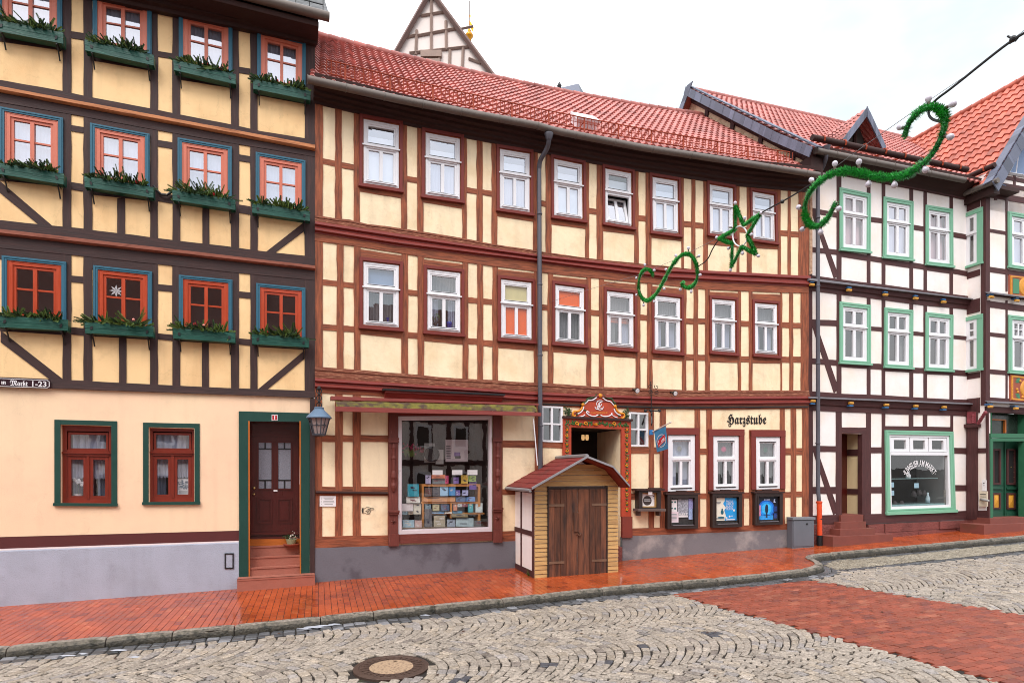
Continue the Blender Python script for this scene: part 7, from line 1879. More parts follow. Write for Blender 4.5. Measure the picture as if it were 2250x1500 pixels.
for k in range(6):
    a = (k + .5) * math.pi / 3; pa = Vector((LP.x + .107 * math.cos(a), LP.y + .107 * math.sin(a), hb_ + .02)); pb_ = Vector((LP.x + .186 * math.cos(a), LP.y + .186 * math.sin(a), ht_)); m.tube([pa, pb_], .006, 4); c = pa * .5 + pb_ * .5
    a0, a1 = k * math.pi / 3, (k + 1) * math.pi / 3; rr_ = .166; m.tube([Vector((LP.x + rr_ * math.cos(a0), LP.y + rr_ * math.sin(a0), c.z)), Vector((LP.x + rr_ * math.cos(a1), LP.y + rr_ * math.sin(a1), c.z))], .006, 4)
    tn = Vector((-math.sin(a), math.cos(a), 0)) * .03; up_ = Vector((0, 0, .035)); ou = Vector((math.cos(a), math.sin(a), 0)) * .006; m.tube([c + up_ + ou, c + tn + ou, c - up_ + ou, c - tn + ou, c + up_ + ou], .006, 4)
m.build('cage', iron, t)
m = MB(); m.lathe(Vector((LP.x, LP.y, ht_)), [(.235, -.02), (.24, 0), (.20, .05), (.125, .12), (.09, .16), (.095, .19), (.08, .2)], 18); m.build('cap', pmat('cap_verdigris', srgb(94, 116, 140), .5, .15, 6, .2, 40), t, True, 40)
m = MB(); zt = z_(899); ztop = z_(853)
m.tube([Vector((LP.x, LP.y, ht_ + .18)), Vector((LP.x, LP.y, ztop))], .014, 6)
for k in range(3):
    cz = zt + .08 + k * .14
    for sg in (-1, 1):
        m.tube([Vector((LP.x + sg * .05 * math.sin(a_), LP.y, cz + .055 * math.cos(a_))) for a_ in [j * math.pi / 5 for j in range(8)]], .010, 5)
    m.ball(Vector((LP.x, LP.y, cz + .07)), .026, 8, 5)
wp = H2.p(701, 858, .0); m.tube(smooth([Vector((LP.x, LP.y, ztop)), Vector((LP.x, LP.y, ztop)) * .5 + wp * .5 + Vector((0, 0, .05)), wp]), .016, 6); m.ball(Vector((LP.x, LP.y, ztop)), .04, 8, 6)
m.build('bracket', M['black'], t)
# paper notice on the post
def notice(name, label, q, n, lines, cat='notice', mat=None):
    w = Win(H2, q, n); t = thing(name, label, cat, w.p(.5, 1, n)); m = MB(); w.box(m, 0, 1, 0, 1, n - .004, n); m.build('sheet', mat or M['paper'], t); m = MB()
    for k in range(lines):
        tt = .15 + .75 * k / max(1, lines); ln = rnd.uniform(.25, .38); w.quad(m, .55 - ln, .55 + ln, tt, tt + .055, n + .0015); w.quad(m, .08, .12, tt, tt + .05, n + .0015)
    if lines: m.build('print', M['cardgrey'], t)
notice('paper_notice', 'white printed paper sheet pinned to the post left of the shop window', rectq(702.5, 738, 1089, 1112), .022, 5)
# wrought-iron sign bracket and two spotlights
t = thing('sign_bracket', 'empty wrought-iron sign bracket with small lamps above the flag', 'bracket', H2.p(1430, 900, .05)); m = MB()
m.tube([H2.p(1430, 838, .1), H2.p(1431, 880, .12), H2.p(1431.5, 935, .1)], .012, 6); m.tube([H2.p(1418, 901, .1), H2.p(1447, 903, .3)], .014, 6); m.tube([H2.p(1432, 903, .1), H2.p(1432, 930, .2)], .02, 5)
for x, y, a in ((1424, 851, .5), (1438, 851, 2.4), (1424, 862, -.6), (1438, 862, 3.6)): curl(m, H2.hit(x, y), .06, 1.1, a, .007, .1)
for x in (1418, 1430, 1449): m.ball(H2.p(x, 902, .2), .04, 8, 5)
m.build('ironwork', M['black'], t)
for x, y, lb in ((1396, 856, 'small wall spotlight on the beam above the portal side window'), (1479, 862, 'small wall spotlight on the beam above the taproom windows')):
    t = thing('spotlight', lb, 'spotlight', H2.p(x, y, .15), 'spotlights on the inn beam'); m = MB(); p = H2.p(x, y, .2); m.lathe(p, [(.03, 0), (.06, .05), (.062, .1)], 10, ax=Vector((.3, -.8, -.35))); m.tube([H2.p(x - 6, y - 1, .02), p], .02, 6); m.build('housing', M['black'], t)
    m = MB(); m.lathe(p + Vector((.3, -.8, -.35)).normalized() * .098, [(.054, 0), (.05, .012)], 10, ax=Vector((.3, -.8, -.35))); m.build('lens', M['white'], t)
# ---------------------------------------------------------------- flag
fn_ = .5; t = thing('flag', 'small blue pub flag with a tilted red emblem on a slanting pole', 'flag', H2.p(1430, 967, .1))
m = MB(); pa, pb_ = H2.p(1431, 949.5, .12), H2.p(1473.5, 927.5, .75); m.tube([pa, pb_], .014, 6); m.ball(pb_, .022, 6, 5); m.build('pole', pmat('pole_pale', srgb(206, 196, 190), .5, .1), t)
m = MB(); m.lathe(pa - Vector((0, 0, .06)), [(.05, 0), (.05, .12)], 8); m.build('holder', flat('holder_blue', 40, 110, 170), t)
def flg(s, tt, d=0):
    a, b_ = (1437, 947), (1463, 936); c, d_ = (1443.5, 993), (1468, 985.5); x = (a[0] * (1 - s) + b_[0] * s) * (1 - tt) + (c[0] * (1 - s) + d_[0] * s) * tt; y = (a[1] * (1 - s) + b_[1] * s) * (1 - tt) + (c[1] * (1 - s) + d_[1] * s) * tt
    n = .2 + .42 * s + .03 * math.sin(tt * 5 + s * 6) * tt + d; return H2.p(x, y, n)
m = MB()
for i in range(8):
    for j in range(10): m.face([flg(i / 8, j / 10), flg(i / 8, (j + 1) / 10), flg((i + 1) / 8, (j + 1) / 10), flg((i + 1) / 8, j / 10)])
m.build('cloth', flat('flag_blue', 66, 130, 172, .8, var=.15), t, True)
m = MB()
for k in range(28):
    a, b_ = 2 * math.pi * k / 28, 2 * math.pi * (k + 1) / 28
    m.face([flg(.5 + r * math.cos(x), .55 + r * .72 * math.sin(x), .008) for r, x in ((.40, a), (.36, a), (.36, b_), (.40, b_))])
m.build('ring', M['paper'], t)
def tiltf(s, tt, d): x, y = (s - .5) * .66, (tt - .5) * .3; return flg(.5 + x, .56 + y - x * .3, d)
m = MB()
for i in range(6): m.face([tiltf(i / 6, 0, .012), tiltf(i / 6, 1, .012), tiltf((i + 1) / 6, 1, .012), tiltf((i + 1) / 6, 0, .012)])
m.build('emblem', flat('emblem_red', 196, 40, 50), t)
m = MB(); text_on(m, "Bosse", lambda s, tt: tiltf(.08 + .84 * s, .12 + .76 * tt, .017), .02); m.build('lettering', M['paper'], t)
# ---------------------------------------------------------------- wooden notice case with oval, and display cases
cw = pmat('case_dark_wood', srgb(44, 30, 27), .5, .25, 4, .3, 8, **WOODS)
w = Win(H2, [(1404, 1078), (1452, 1078), (1452, 1117), (1404, 1117)], .2); t = thing('notice_case', 'small dark wooden wall case with white card and black oval', 'notice case', w.p(.5, 1, 0))
m = MB(); w.box(m, 0, 1, -.02, 0.1, 0, .2); w.box(m, 0, .16, .1, 1, 0, .2); w.box(m, .84, 1, .1, 1, 0, .2); w.box(m, .16, .84, .93, 1, 0, .2); m.build('case', cw, t)
m = MB(); w.box(m, -.16, 1.12, -.12, -.03, 0, .26); w.box(m, .5, 1.05, -.17, -.12, .1, .2); m.build('roof_board', M['timber2d'], t)
m = MB(); w.box(m, -.12, 1.14, 1.0, 1.13, .03, .3)
for a in (.0, .92): w.box(m, a, a + .08, 1.13, 1.4, .03, .2)
m.build('shelf', pmat('shelf_grey_wood', srgb(92, 78, 74), .8, .3), t)
m = MB(); w.ring(m, .16, .84, .1, .93, .05, .06, .1, .15); m.build('gilt_frame', flat('frame_gilt', 170, 130, 78), t)
m = MB(); w.quad(m, .2, .8, .15, .89, .11); w.box(m, .42, .6, .03, .2, .2, .21); m.build('card', M['paper'], t)
m = MB(); cpt = [w.p(.46 + .2 * math.cos(a), .55 + .27 * math.sin(a), .114) for a in [2 * math.pi * k / 24 for k in range(24)]]; m.face(cpt); m.box(w.p(.74, .3, .114), (.012, 0, 0), (0, .004, 0), (0, 0, .012)); m.build('oval', flat('oval_dark', 60, 46, 44), t)
m = MB(); 
for k in range(2): w.quad(m, .3, .6, .48 + k * .07, .51 + k * .07, .118)
m.build('print', M['paper'], t)
cases = [[(1467, 1086), (1534, 1086), (1534, 1160), (1467, 1162)], [(1566, 1084), (1631, 1084), (1631, 1157), (1566, 1159)], [(1660, 1083), (1720, 1083), (1720, 1151.5), (1660, 1153.5)]]
clab = ['dark display case with white leaflets and a grey poster reading HARZ', 'dark display case with a blue and cream event poster', 'dark display case with a glowing blue tunnel poster']
for k, q in enumerate(cases):
    n1 = .14; w = Win(H2, q, n1); t = thing('display_case', clab[k], 'display case', w.p(.5, 1, 0), 'poster display cases under the taproom windows')
    m = MB(); w.ring(m, 0, 1, 0, 1, .1, .08, 0, n1, .1); w.ring(m, .085, .915, .07, .92, .035, .025, n1, n1 + .012); cs_ = m.build('case', cw, t)
    m = MB(); w.box(m, -.06, 1.06, -.05, -.003, 0, n1 + .02); w.box(m, .1, .9, -.09, -.05, 0, n1 * .7); w.box(m, .35, .65, -.12, -.09, 0, .1); m.build('roof_board', M['timber2d'], t)
    m = MB(); w.quad(m, .1, .9, .08, .9, .05); m.build('backing', flat('case_back', 34, 30, 32), t)
    m = MB(); w.quad(m, .12, .88, .1, .89, n1 - .02); m.build('pane', M['caseglass'], t)
    m = MB(); w.box(m, .16, .84, .885, .9, n1 + .0, n1 + .016); w.box(m, .2, .7, .105, .115, .1, .12); m.build('metal_rail', M['lead'], t)
    R = lambda nm, lb, a0, a1, t0, t1, mt, n=.07: None
    def sheet(nm, a0, a1, t0, t1, mt, n=.07):
        m = MB(); w.quad(m, a0, a1, t0, t1, n); return m.build(nm, mt, t)
    if k == 0:
        sheet('leaflet', .14, .36, .15, .5, M['paper']); sheet('leaflet', .13, .4, .5, .82, flat('leaflet_pink', 222, 204, 212), .075); sheet('poster', .38, .72, .14, .62, flat('photo_grey', 150, 152, 162, var=.9, scale=25))
        sheet('leaflet', .73, .88, .12, .42, flat('leaflet_violet', 150, 150, 200, var=.5, scale=30), .075); sheet('leaflet', .73, .86, .42, .74, flat('leaflet_blue', 150, 170, 210, var=.6, scale=30), .078); sheet('caption', .4, .71, .62, .67, M['paper'], .076)
        m = MB(); text_on(m, "HARZ", lambda s, tt: w.p(.41 + .29 * s, .545 + .085 * tt, .08), .02); m.build('lettering', M['paper'], t)
        m = MB()
        for a, tt, r in ((.19, .22, .025), (.29, .22, .028), (.19, .4, .025), (.29, .41, .03)): m.face([w.p(a + r * 1.1 * math.cos(x), tt + r * math.sin(x), .076) for x in [2 * math.pi * j / 14 for j in range(14)]])
        for j in range(5): w.quad(m, .17, .34, .57 + j * .04, .58 + j * .04, .079)
        m.build('print', flat('print_teal', 60, 110, 110), t)
    if k == 1:
        sheet('poster', .16, .86, .13, .80, flat('poster_cream', 232, 226, 210)); 
        m = MB(); pts = [(.46, .13), (.86, .13), (.86, .80), (.46, .80), (.5, .66), (.44, .5), (.5, .42), (.4, .3), (.46, .22)]; m.face([w.p(a, b_, .074) for a, b_ in pts]); m.build('picture', pmat('poster_blue', srgb(30, 150, 220), .5, .25, 3, 0), t)
        m = MB()
        for j, s_ in enumerate(("FACKUS", "NEUE", "BUNX", "MUNX")): text_on(m, s_, lambda s, tt: w.p(.5 + .24 * s + (.0 if j != 1 else .02), .2 + j * .075 + .065 * tt, .079), .0)
        for x, y, r in ((.62, .68, .03), (.7, .67, .02), (.52, .72, .025), (.77, .5, .035)): m.face([w.p(x + r * math.cos(a), y + r * math.sin(a), .078) for a in [2 * math.pi * i_ / 12 for i_ in range(12)]])
        w.quad(m, .5, .8, .76, .79, .078); m.build('lettering', M['paper'], t)
        m = MB()
        for x, y, rx, ry in ((.37, .55, .05, .07), (.37, .47, .025, .03), (.33, .71, .12, .03)): m.face([w.p(x + rx * math.cos(a), y + ry * math.sin(a), .077) for a in [2 * math.pi * i_ / 14 for i_ in range(14)]])
        m.build('figure', flat('figure_teal', 20, 90, 110), t)
        m = MB(); m.face([w.p(.25 + .08 * math.cos(a), .24 + .07 * math.sin(a), .076) for a in [math.pi * i_ / 12 for i_ in range(13)]]); w.quad(m, .18, .45, .7 + .02, .74 + .02, .076); m.build('print', M['cardgrey'], t)
    if k == 2:
        sheet('poster', .14, .88, .1, .84, flat('poster_night', 14, 18, 40))
        for r, c, n in ((.30, (14, 96, 200), .073), (.25, (20, 140, 232), .076), (.18, (60, 186, 250), .079)):
            m = MB(); m.face([w.p(.46 + r * math.cos(a), .5 + r * .95 * math.sin(a), n) for a in [2 * math.pi * i_ / 24 for i_ in range(24)]]); m.build('picture', flat('tunnel_%d' % c[1], *c, var=.35, scale=12), t)
        m = MB(); m.face([w.p(.2, .7, .081), w.p(.2, .84, .081), w.p(.7, .84, .081), w.p(.7, .7, .081)]); m.build('picture', flat('tunnel_floor', 30, 150, 230, var=.4, scale=14), t)
        m = MB(); m.face([w.p(.46 + .06 * math.cos(a), .5 + .15 * math.sin(a), .084) for a in [2 * math.pi * i_ / 14 for i_ in range(14)]]); w.quad(m, .43, .49, .6, .78, .085); w.quad(m, .34, .58, .695, .71, .085); m.build('figure', flat('tunnel_shadow', 10, 30, 60), t)
        m = MB(); text_on(m, "IM HARZ", lambda s, tt: w.p(.36 + .22 * s, .185 + .05 * tt, .085), .01); m.face([w.p(a, b_, .086) for a, b_ in ((.72, .2), (.77, .18), (.76, .26), (.8, .3), (.71, .3))]); m.build('lettering', flat('letters_pale', 180, 190, 220), t)
        m = MB(); w.quad(m, .14, .24, .38, .72, .087); m.build('leaflet', flat('leaflet_red', 200, 130, 160, var=.8, scale=40), t); m = MB(); w.quad(m, .72, .84, .42, .58, .087); w.quad(m, .72, .84, .64, .8, .087); m.build('leaflet', flat('leaflet_navy', 30, 60, 130, var=.8, scale=40), t)
# grey utility cabinet
u0, z1 = H2.hit(1742, 1136, .27); u1, _ = H2.hit(1789.5, 1136, .27); z0 = z_pave(*H2.pos(u0)) - .03; zc1 = H2.hit(1767, 1136, .27)[1]
t = thing('utility_cabinet', 'plain grey metal utility cabinet standing at the right end of the inn wall', 'cabinet', H2.w((u0 + u1) / 2, z0, .2)); gm_ = pmat('cabinet_grey', srgb(98, 101, 109), .5, .08, 3, .1, 60)
def h2box(mb, ua, ub, za, zb, na, nb): mb.hexa([H2.w(ua, zb, nb), H2.w(ub, zb, nb), H2.w(ub, za, nb), H2.w(ua, za, nb)], [H2.w(ua, zb, na), H2.w(ub, zb, na), H2.w(ub, za, na), H2.w(ua, za, na)], True)
m = MB(); h2box(m, u0, u1, z0, zc1 - .06, .06, .255); m.build('body', gm_, t); m = MB(); h2box(m, u0 + .02, u1 - .02, z0 + .08, zc1 - .08, .256, .27); m.build('door', gm_, t)
m = MB(); h2box(m, u0 - .015, u1 + .015, zc1 - .058, zc1, .05, .29); m.build('lid', pmat('cabinet_lid', srgb(116, 119, 126), .5, .08), t); m = MB(); m.lathe(H2.w(u0 * .35 + u1 * .65, zc1 - .17, .27), [(.025, 0), (.025, .012)], 10, ax=Vector((.2, -1, 0))); m.build('lock', M['black'], t)
# letter boxes beside the green doorway
for x0, x1, y0, y1, lb in ((2159, 2167, 1054, 1078, 'narrow white doorbell plate above the cream letter box'), (2152.5, 2170, 1078.5, 1112, 'cream metal letter box with a newspaper beside the green doorway')):
    q = [RT.hit(x, y, .05) for x, y in rectq(x0, x1, y0, y1)]; zt, zb = (q[0][1] + q[1][1]) / 2, (q[2][1] + q[3][1]) / 2; t = thing('letter_box', lb, 'letter box', RT.w(q[0][0], zb, 0)); m = MB(); hbox(m, RT, q[0][0], q[1][0], zb, zt, .0, .07); m.build('body', pmat('letterbox_cream', srgb(214, 200, 178), .5, .05) if y0 > 1060 else M['paper'], t)
    m = MB(); hbox(m, RT, q[0][0] + .03, q[1][0] - .03, zt - .1, zt - .08, .07, .075); hbox(m, RT, q[0][0] + .03, q[1][0] - .03, zt - .16, zt - .15, .07, .075); m.build('slot', M['black'], t)
    if y0 > 1060: m = MB(); m.tube([RT.w(q[0][0] + .05, zb + .2, .08), RT.w(q[1][0] + .12, zb + .17, .2)], .035, 8); tag(m.build('newspaper', M['cardgrey'], None, True), 'rolled newspaper stuck in the cream letter box', 'newspaper')
# ---------------------------------------------------------------- wooden market hut
fl_ = ground(1173, 1269, z_pave); fr_ = ground(1358, 1255, z_pave); gx_ = (fr_ - fl_); gx_.z = 0; WH = gx_.length; ax_ = gx_.normalized(); ay = Vector((-ax_.y, ax_.x, 0)); zg = min(fl_.z, fr_.z) - .03
bl_ = ground(1121, 1252, z_pave); DP = .6
while CX + F * (fl_.x + ay.x * DP) / (fl_.y + ay.y * DP) > 1122 and DP < 1.6: DP += .02
t = thing('market_hut', 'small wooden market hut with red felt roof and weathered double door', 'hut', (fl_.x + ax_.x * WH / 2, fl_.y + ax_.y * WH / 2, zg))
Hc = lambda a, d, h: Vector((fl_.x, fl_.y, zg)) + ax_ * a + ay * d + Vector((0, 0, h))
EV = ZC + (YH - 1068) / F * fl_.y - zg; RH = ZC + (YH - 1003) / F * 12.0 - zg
def hb3(mb, a0, a1, d0, d1, h0, h1): mb.hexa([Hc(a0, d0, h1), Hc(a1, d0, h1), Hc(a1, d0, h0), Hc(a0, d0, h0)], [Hc(a0, d1, h1), Hc(a1, d1, h1), Hc(a1, d1, h0), Hc(a0, d1, h0)], True)
pine = pmat('pine_boards', srgb(190, 150, 96), .65, .35, 3, .3, 6, col2=srgb(140, 104, 66), mix2=(.5, .7), scale2=1.5, **WOODS)
da, db = .165 * WH, .845 * WH; nb_ = 21
prof_r = [(-.20, EV - .03), (WH * .52, RH), (WH * .82, RH - .20), (WH + .04, EV + .0)]
rz = lin(prof_r)
m = MB()
for k in range(nb_):
    h0, h1 = .02 + (EV - .02) * k / nb_, .02 + (EV - .02) * (k + 1) / nb_ - .012
    for a0, a1 in ((.012, da), (db, WH - .012)): 
        o = rnd.uniform(0, .008); m.hexa([Hc(a0, -.03 - o + .012, h1), Hc(a1, -.03 - o + .012, h1), Hc(a1, -.03 - o, h0), Hc(a0, -.03 - o, h0)], [Hc(a0, .0, h1), Hc(a1, .0, h1), Hc(a1, .0, h0), Hc(a0, .0, h0)], True)
for k in range(5):
    h0 = EV + .0 + k * .115; h1 = h0 + .105
    if h1 > RH - .1: break
    lo_, hi_ = [], []
    for hh in (h0, h1):
        xs_ = [a / 200 * WH for a in range(201) if rz(a / 200 * WH) > hh + .045]; lo_.append(max(.012, xs_[0])); hi_.append(min(WH - .012, xs_[-1]))
    m.hexa([Hc(lo_[1], -.03, h1), Hc(hi_[1], -.03, h1), Hc(hi_[0], -.03, h0), Hc(lo_[0], -.03, h0)], [Hc(lo_[1], 0, h1), Hc(hi_[1], 0, h1), Hc(hi_[0], 0, h0), Hc(lo_[0], 0, h0)])
m.build('front_boards', pine, t)
m = MB(); hb3(m, 0, .1, 0, DP, 0, EV); m.v and None
m = MB(); m.face([Hc(0, 0, 0), Hc(0, DP, 0), Hc(0, DP, EV), Hc(0, 0, EV)]); m.face([Hc(WH, 0, 0), Hc(WH, DP, 0), Hc(WH, DP, EV), Hc(WH, 0, EV)]); m.face([Hc(0, DP, 0), Hc(WH, DP, 0), Hc(WH, DP, EV), Hc(0, DP, EV)]); m.face([Hc(0, .005, 0), Hc(WH, .005, 0), Hc(WH, .005, EV), Hc(WH * .52, .005, RH - .05), Hc(0, .005, EV)]); m.build('side_wall', M['plaster3'], t)
m = MB(); S_ = EV - .12
for d0, d1, h0, h1 in ((0, .07, 0, EV), (DP - .07, DP, 0, EV), (DP * .5 - .03, DP * .5 + .03, 0, S_)): m.hexa([Hc(-.018, d1, h1), Hc(-.018, d0, h1), Hc(-.018, d0, h0), Hc(-.018, d1, h0)], [Hc(.01, d1, h1), Hc(.01, d0, h1), Hc(.01, d0, h0), Hc(.01, d1, h0)], True)
for h0, h1 in ((.0, .16), (S_ * .49, S_ * .49 + .1), (S_ - .02, S_ + .12)): m.hexa([Hc(-.016, DP - .07, h1), Hc(-.016, .07, h1), Hc(-.016, .07, h0), Hc(-.016, DP - .07, h0)], [Hc(.01, DP - .07, h1), Hc(.01, .07, h1), Hc(.01, .07, h0), Hc(.01, DP - .07, h0)], True)
m.build('side_timbers', M['timber3'], t)
m = MB(); hb3(m, da - .035, da, -.045, .0, .0, EV); hb3(m, db, db + .03, -.045, .0, .0, EV); hb3(m, da, db, -.04, 0, EV - .06, EV - .015); m.build('door_frame', pmat('hut_dark_frame', srgb(46, 32, 28), .7, .2), t)
dk_ = pmat('hut_door_wood', srgb(108, 66, 46), .75, .45, 3, .8, 6, col2=srgb(52, 36, 32), mix2=(.42, .68), scale2=1.3, uv=True, stretch=(.9, 6, 1), attr=True)
md = (da + db) / 2
for a0, a1 in ((da, md - .006), (md + .006, db)):
    m = MB(); n = 5
    for k in range(n):
        b0_, b1_ = a0 + (a1 - a0) * k / n + .003, a0 + (a1 - a0) * (k + 1) / n - .003; i_ = len(m.t); hb3(m, b0_, b1_, -.03 - rnd.uniform(0, .008), .0, .03, EV - .065); kk = rnd.gauss(1, .2); m.t[i_:] = [(kk, kk, kk)] * (len(m.t) - i_)
    dd = m.build('door_leaf', dk_, t); s0 = a0 if a0 == da else a1 - .34
    for h0 in (EV - .42, .3): m = MB(); hb3(m, s0, s0 + .34, -.045, -.038, h0, h0 + .05); m.build('hinge', pmat('hinge_rust', srgb(112, 84, 66), .6, .3), dd)
m = MB(); hb3(m, md - .1, md + .0, -.06, -.03, .95, EV - .55); m.tube([Hc(md - .03, -.05, .9), Hc(md + .02, -.07, .86), Hc(md + .06, -.05, .92)], .02, 6); m.t = [(.8, .8, .8)] * len(m.t); m.build('door_batten', dk_, t)
felt = pmat('roof_felt_red', srgb(116, 38, 34), .75, .35, 20, .6, 60, col2=srgb(84, 32, 28), scale2=3)
m = MB(); OV, BK = .42, DP + .12; th = .035
for (a0, h0), (a1, h1) in zip(prof_r, prof_r[1:]):
    for k in range(7):
        x0, x1 = a0 + (a1 - a0) * k / 7, a0 + (a1 - a0) * (k + 1) / 7; y0, y1 = h0 + (h1 - h0) * k / 7, h0 + (h1 - h0) * (k + 1) / 7; e = .012 if a1 <= WH * .53 else -.0
        m.hexa([Hc(x0, -OV, y0 + e), Hc(x1, -OV, y1), Hc(x1, -OV, y1 - th), Hc(x0, -OV, y0 - th)], [Hc(x0, BK, y0 + e), Hc(x1, BK, y1), Hc(x1, BK, y1 - th), Hc(x0, BK, y0 - th)], True)
m.build('roof', felt, t)
m = MB()
for (a0, h0), (a1, h1) in zip(prof_r, prof_r[1:]):
    m.hexa([Hc(a0, -OV - .02, h0 + .02), Hc(a1, -OV - .02, h1 + .02), Hc(a1, -OV - .02, h1 - .02), Hc(a0, -OV - .02, h0 - .02)], [Hc(a0, -OV + .03, h0 + .02), Hc(a1, -OV + .03, h1 + .02), Hc(a1, -OV + .03, h1 - .035), Hc(a0, -OV + .03, h0 - .035)], True)
m.tube([Hc(WH * .52, -OV, RH + .02), Hc(WH * .52, BK, RH + .02)], .04, 6); m.tube([Hc(-.21, -OV + .05, EV - .07), Hc(-.21, BK, EV - .07)], .035, 8); m.build('roof_trim', pmat('trim_zinc', srgb(150, 148, 152), .4, .1, metal=.4), t)
m = MB()
for (a0, h0), (a1, h1) in zip(prof_r, prof_r[1:]): m.face([Hc(a0, -OV + .03, h0 - th - .004), Hc(a1, -OV + .03, h1 - th - .004), Hc(a1, 0, h1 - th - .004), Hc(a0, 0, h0 - th - .004)])
m.build('soffit', pmat('soffit_red', srgb(128, 50, 40), .7, .2), t)
m = MB(); 
for k in range(14): c = Hc(-.02, .12 + rnd.uniform(0, .22), .02); m.face([c, c + Vector((rnd.uniform(-.06, .02), rnd.uniform(-.05, .05), rnd.uniform(.08, .2))), c + Vector((.0, .02, .02))])
tag(m.build('grass_tuft', flat('grass_green', 110, 140, 50)), 'tuft of grass at the foot of the wooden market hut', 'grass')
# ---------------------------------------------------------------- shop display
SW = Win(H2, SHOP)
def sp(x, y, n): return H2.p(870 + x / 5.4545, 905 + y / 5.4545, n)          # pixels of the shop-window close-up
def srect(mb, x0, x1, y0, y1, n, dep=.02, tilt=.0):
    A = [sp(x0, y0, n - tilt), sp(x1, y0, n - tilt), sp(x1, y1, n), sp(x0, y1, n)]; d = Vector((H2.nrm(-1)[0], H2.nrm(-1)[1], 0)) * dep; mb.hexa(A, [a - d for a in A], True)
t = thing('book_shelf', 'light wooden shelf unit full of books in the inn shop window', 'shelf', sp(660, 1390, -.5)); sh = pmat('shelf_beech', srgb(186, 126, 66), .5, .2, 3, .1, 8, **WOODS)
for nm, r in (('board', (310, 1010, 862, 890)), ('board', (300, 1010, 1075, 1095)), ('board', (330, 1060, 1205, 1222)), ('upright', (312, 335, 862, 1385)), ('upright', (985, 1012, 862, 1385)), ('upright', (650, 672, 1085, 1270))): m = MB(); srect(m, *r, -.2, .3); m.build(nm, sh, t)
m = MB(); srect(m, 55, 1090, 1380, 1400, -.1, .9); tag(m.build('display_floor', pmat('display_floor', srgb(120, 96, 80), .6, .1)), 'low wooden display floor inside the inn shop window', 'display floor')
books = [(355, 420, 755, 858, (170, 160, 190)), (430, 590, 750, 795, (220, 110, 60)), (440, 590, 800, 858, (90, 96, 100)), (590, 630, 760, 858, (190, 50, 100)), (690, 752, 780, 855, (130, 96, 170)), (782, 862, 755, 855, (210, 170, 60)), (870, 960, 765, 830, (160, 190, 90)), (880, 965, 830, 928, (80, 40, 140)),
         (140, 275, 862, 1010, (40, 150, 170)), (345, 430, 905, 1005, (90, 60, 50)), (530, 628, 892, 1003, (150, 190, 220)), (636, 712, 895, 1000, (50, 130, 190)), (716, 770, 935, 1002, (100, 80, 150)), (795, 865, 935, 1000, (150, 150, 190)), (330, 712, 1012, 1072, (190, 130, 80)), (720, 840, 1015, 1075, (60, 90, 130)), (845, 950, 1015, 1070, (90, 130, 180)),
         (740, 790, 1075, 1135, (180, 180, 180)), (790, 860, 1080, 1135, (120, 60, 70)), (865, 925, 1075, 1200, (60, 160, 170)), (955, 1038, 1090, 1200, (200, 215, 216)), (345, 580, 1188, 1215, (90, 140, 180)), (590, 672, 1188, 1212, (226, 214, 200)), (680, 795, 1186, 1210, (80, 140, 170)), (665, 865, 1216, 1258, (120, 104, 70)),
         (80, 220, 1292, 1385, (150, 176, 190)), (225, 310, 1295, 1385, (180, 150, 146)), (345, 430, 1160, 1375, (96, 96, 102)), (455, 590, 1240, 1375, (160, 150, 130)), (615, 712, 1285, 1375, (130, 140, 156)), (722, 930, 1270, 1370, (150, 170, 176)), (940, 1020, 1300, 1370, (70, 70, 76)), (125, 290, 1014, 1088, (216, 210, 200)), (210, 300, 1098, 1222, (200, 196, 180)), (78, 138, 1188, 1226, (120, 150, 160)), (150, 204, 1188, 1226, (150, 130, 110)), (438, 524, 905, 1003, (70, 66, 72)), (352, 420, 1100, 1180, (110, 130, 140)), (440, 520, 1105, 1182, (170, 160, 120)), (540, 640, 1102, 1182, (60, 80, 110)), (690, 735, 1100, 1180, (190, 120, 90))]
colour_name = lambda c: 'dark grey' if max(c) < 110 and max(c) - min(c) < 30 else ('pale' if min(c) > 170 else ('grey' if max(c) - min(c) < 30 else ('violet' if c[2] > c[1] + 20 and c[0] > c[1] else ('blue' if c[2] > c[0] + 25 else ('teal' if c[1] > c[0] + 60 else ('pink' if c[0] > 180 and c[2] > 90 and c[1] < 80 else ('yellow-green' if c[1] >= c[0] else 'brown')))))))
rows_ = lambda y: 'on the top board' if y < 865 else ('on the second board' if y < 1078 else ('on the third board' if y < 1225 else 'on the shop window floor'))
seen = {}
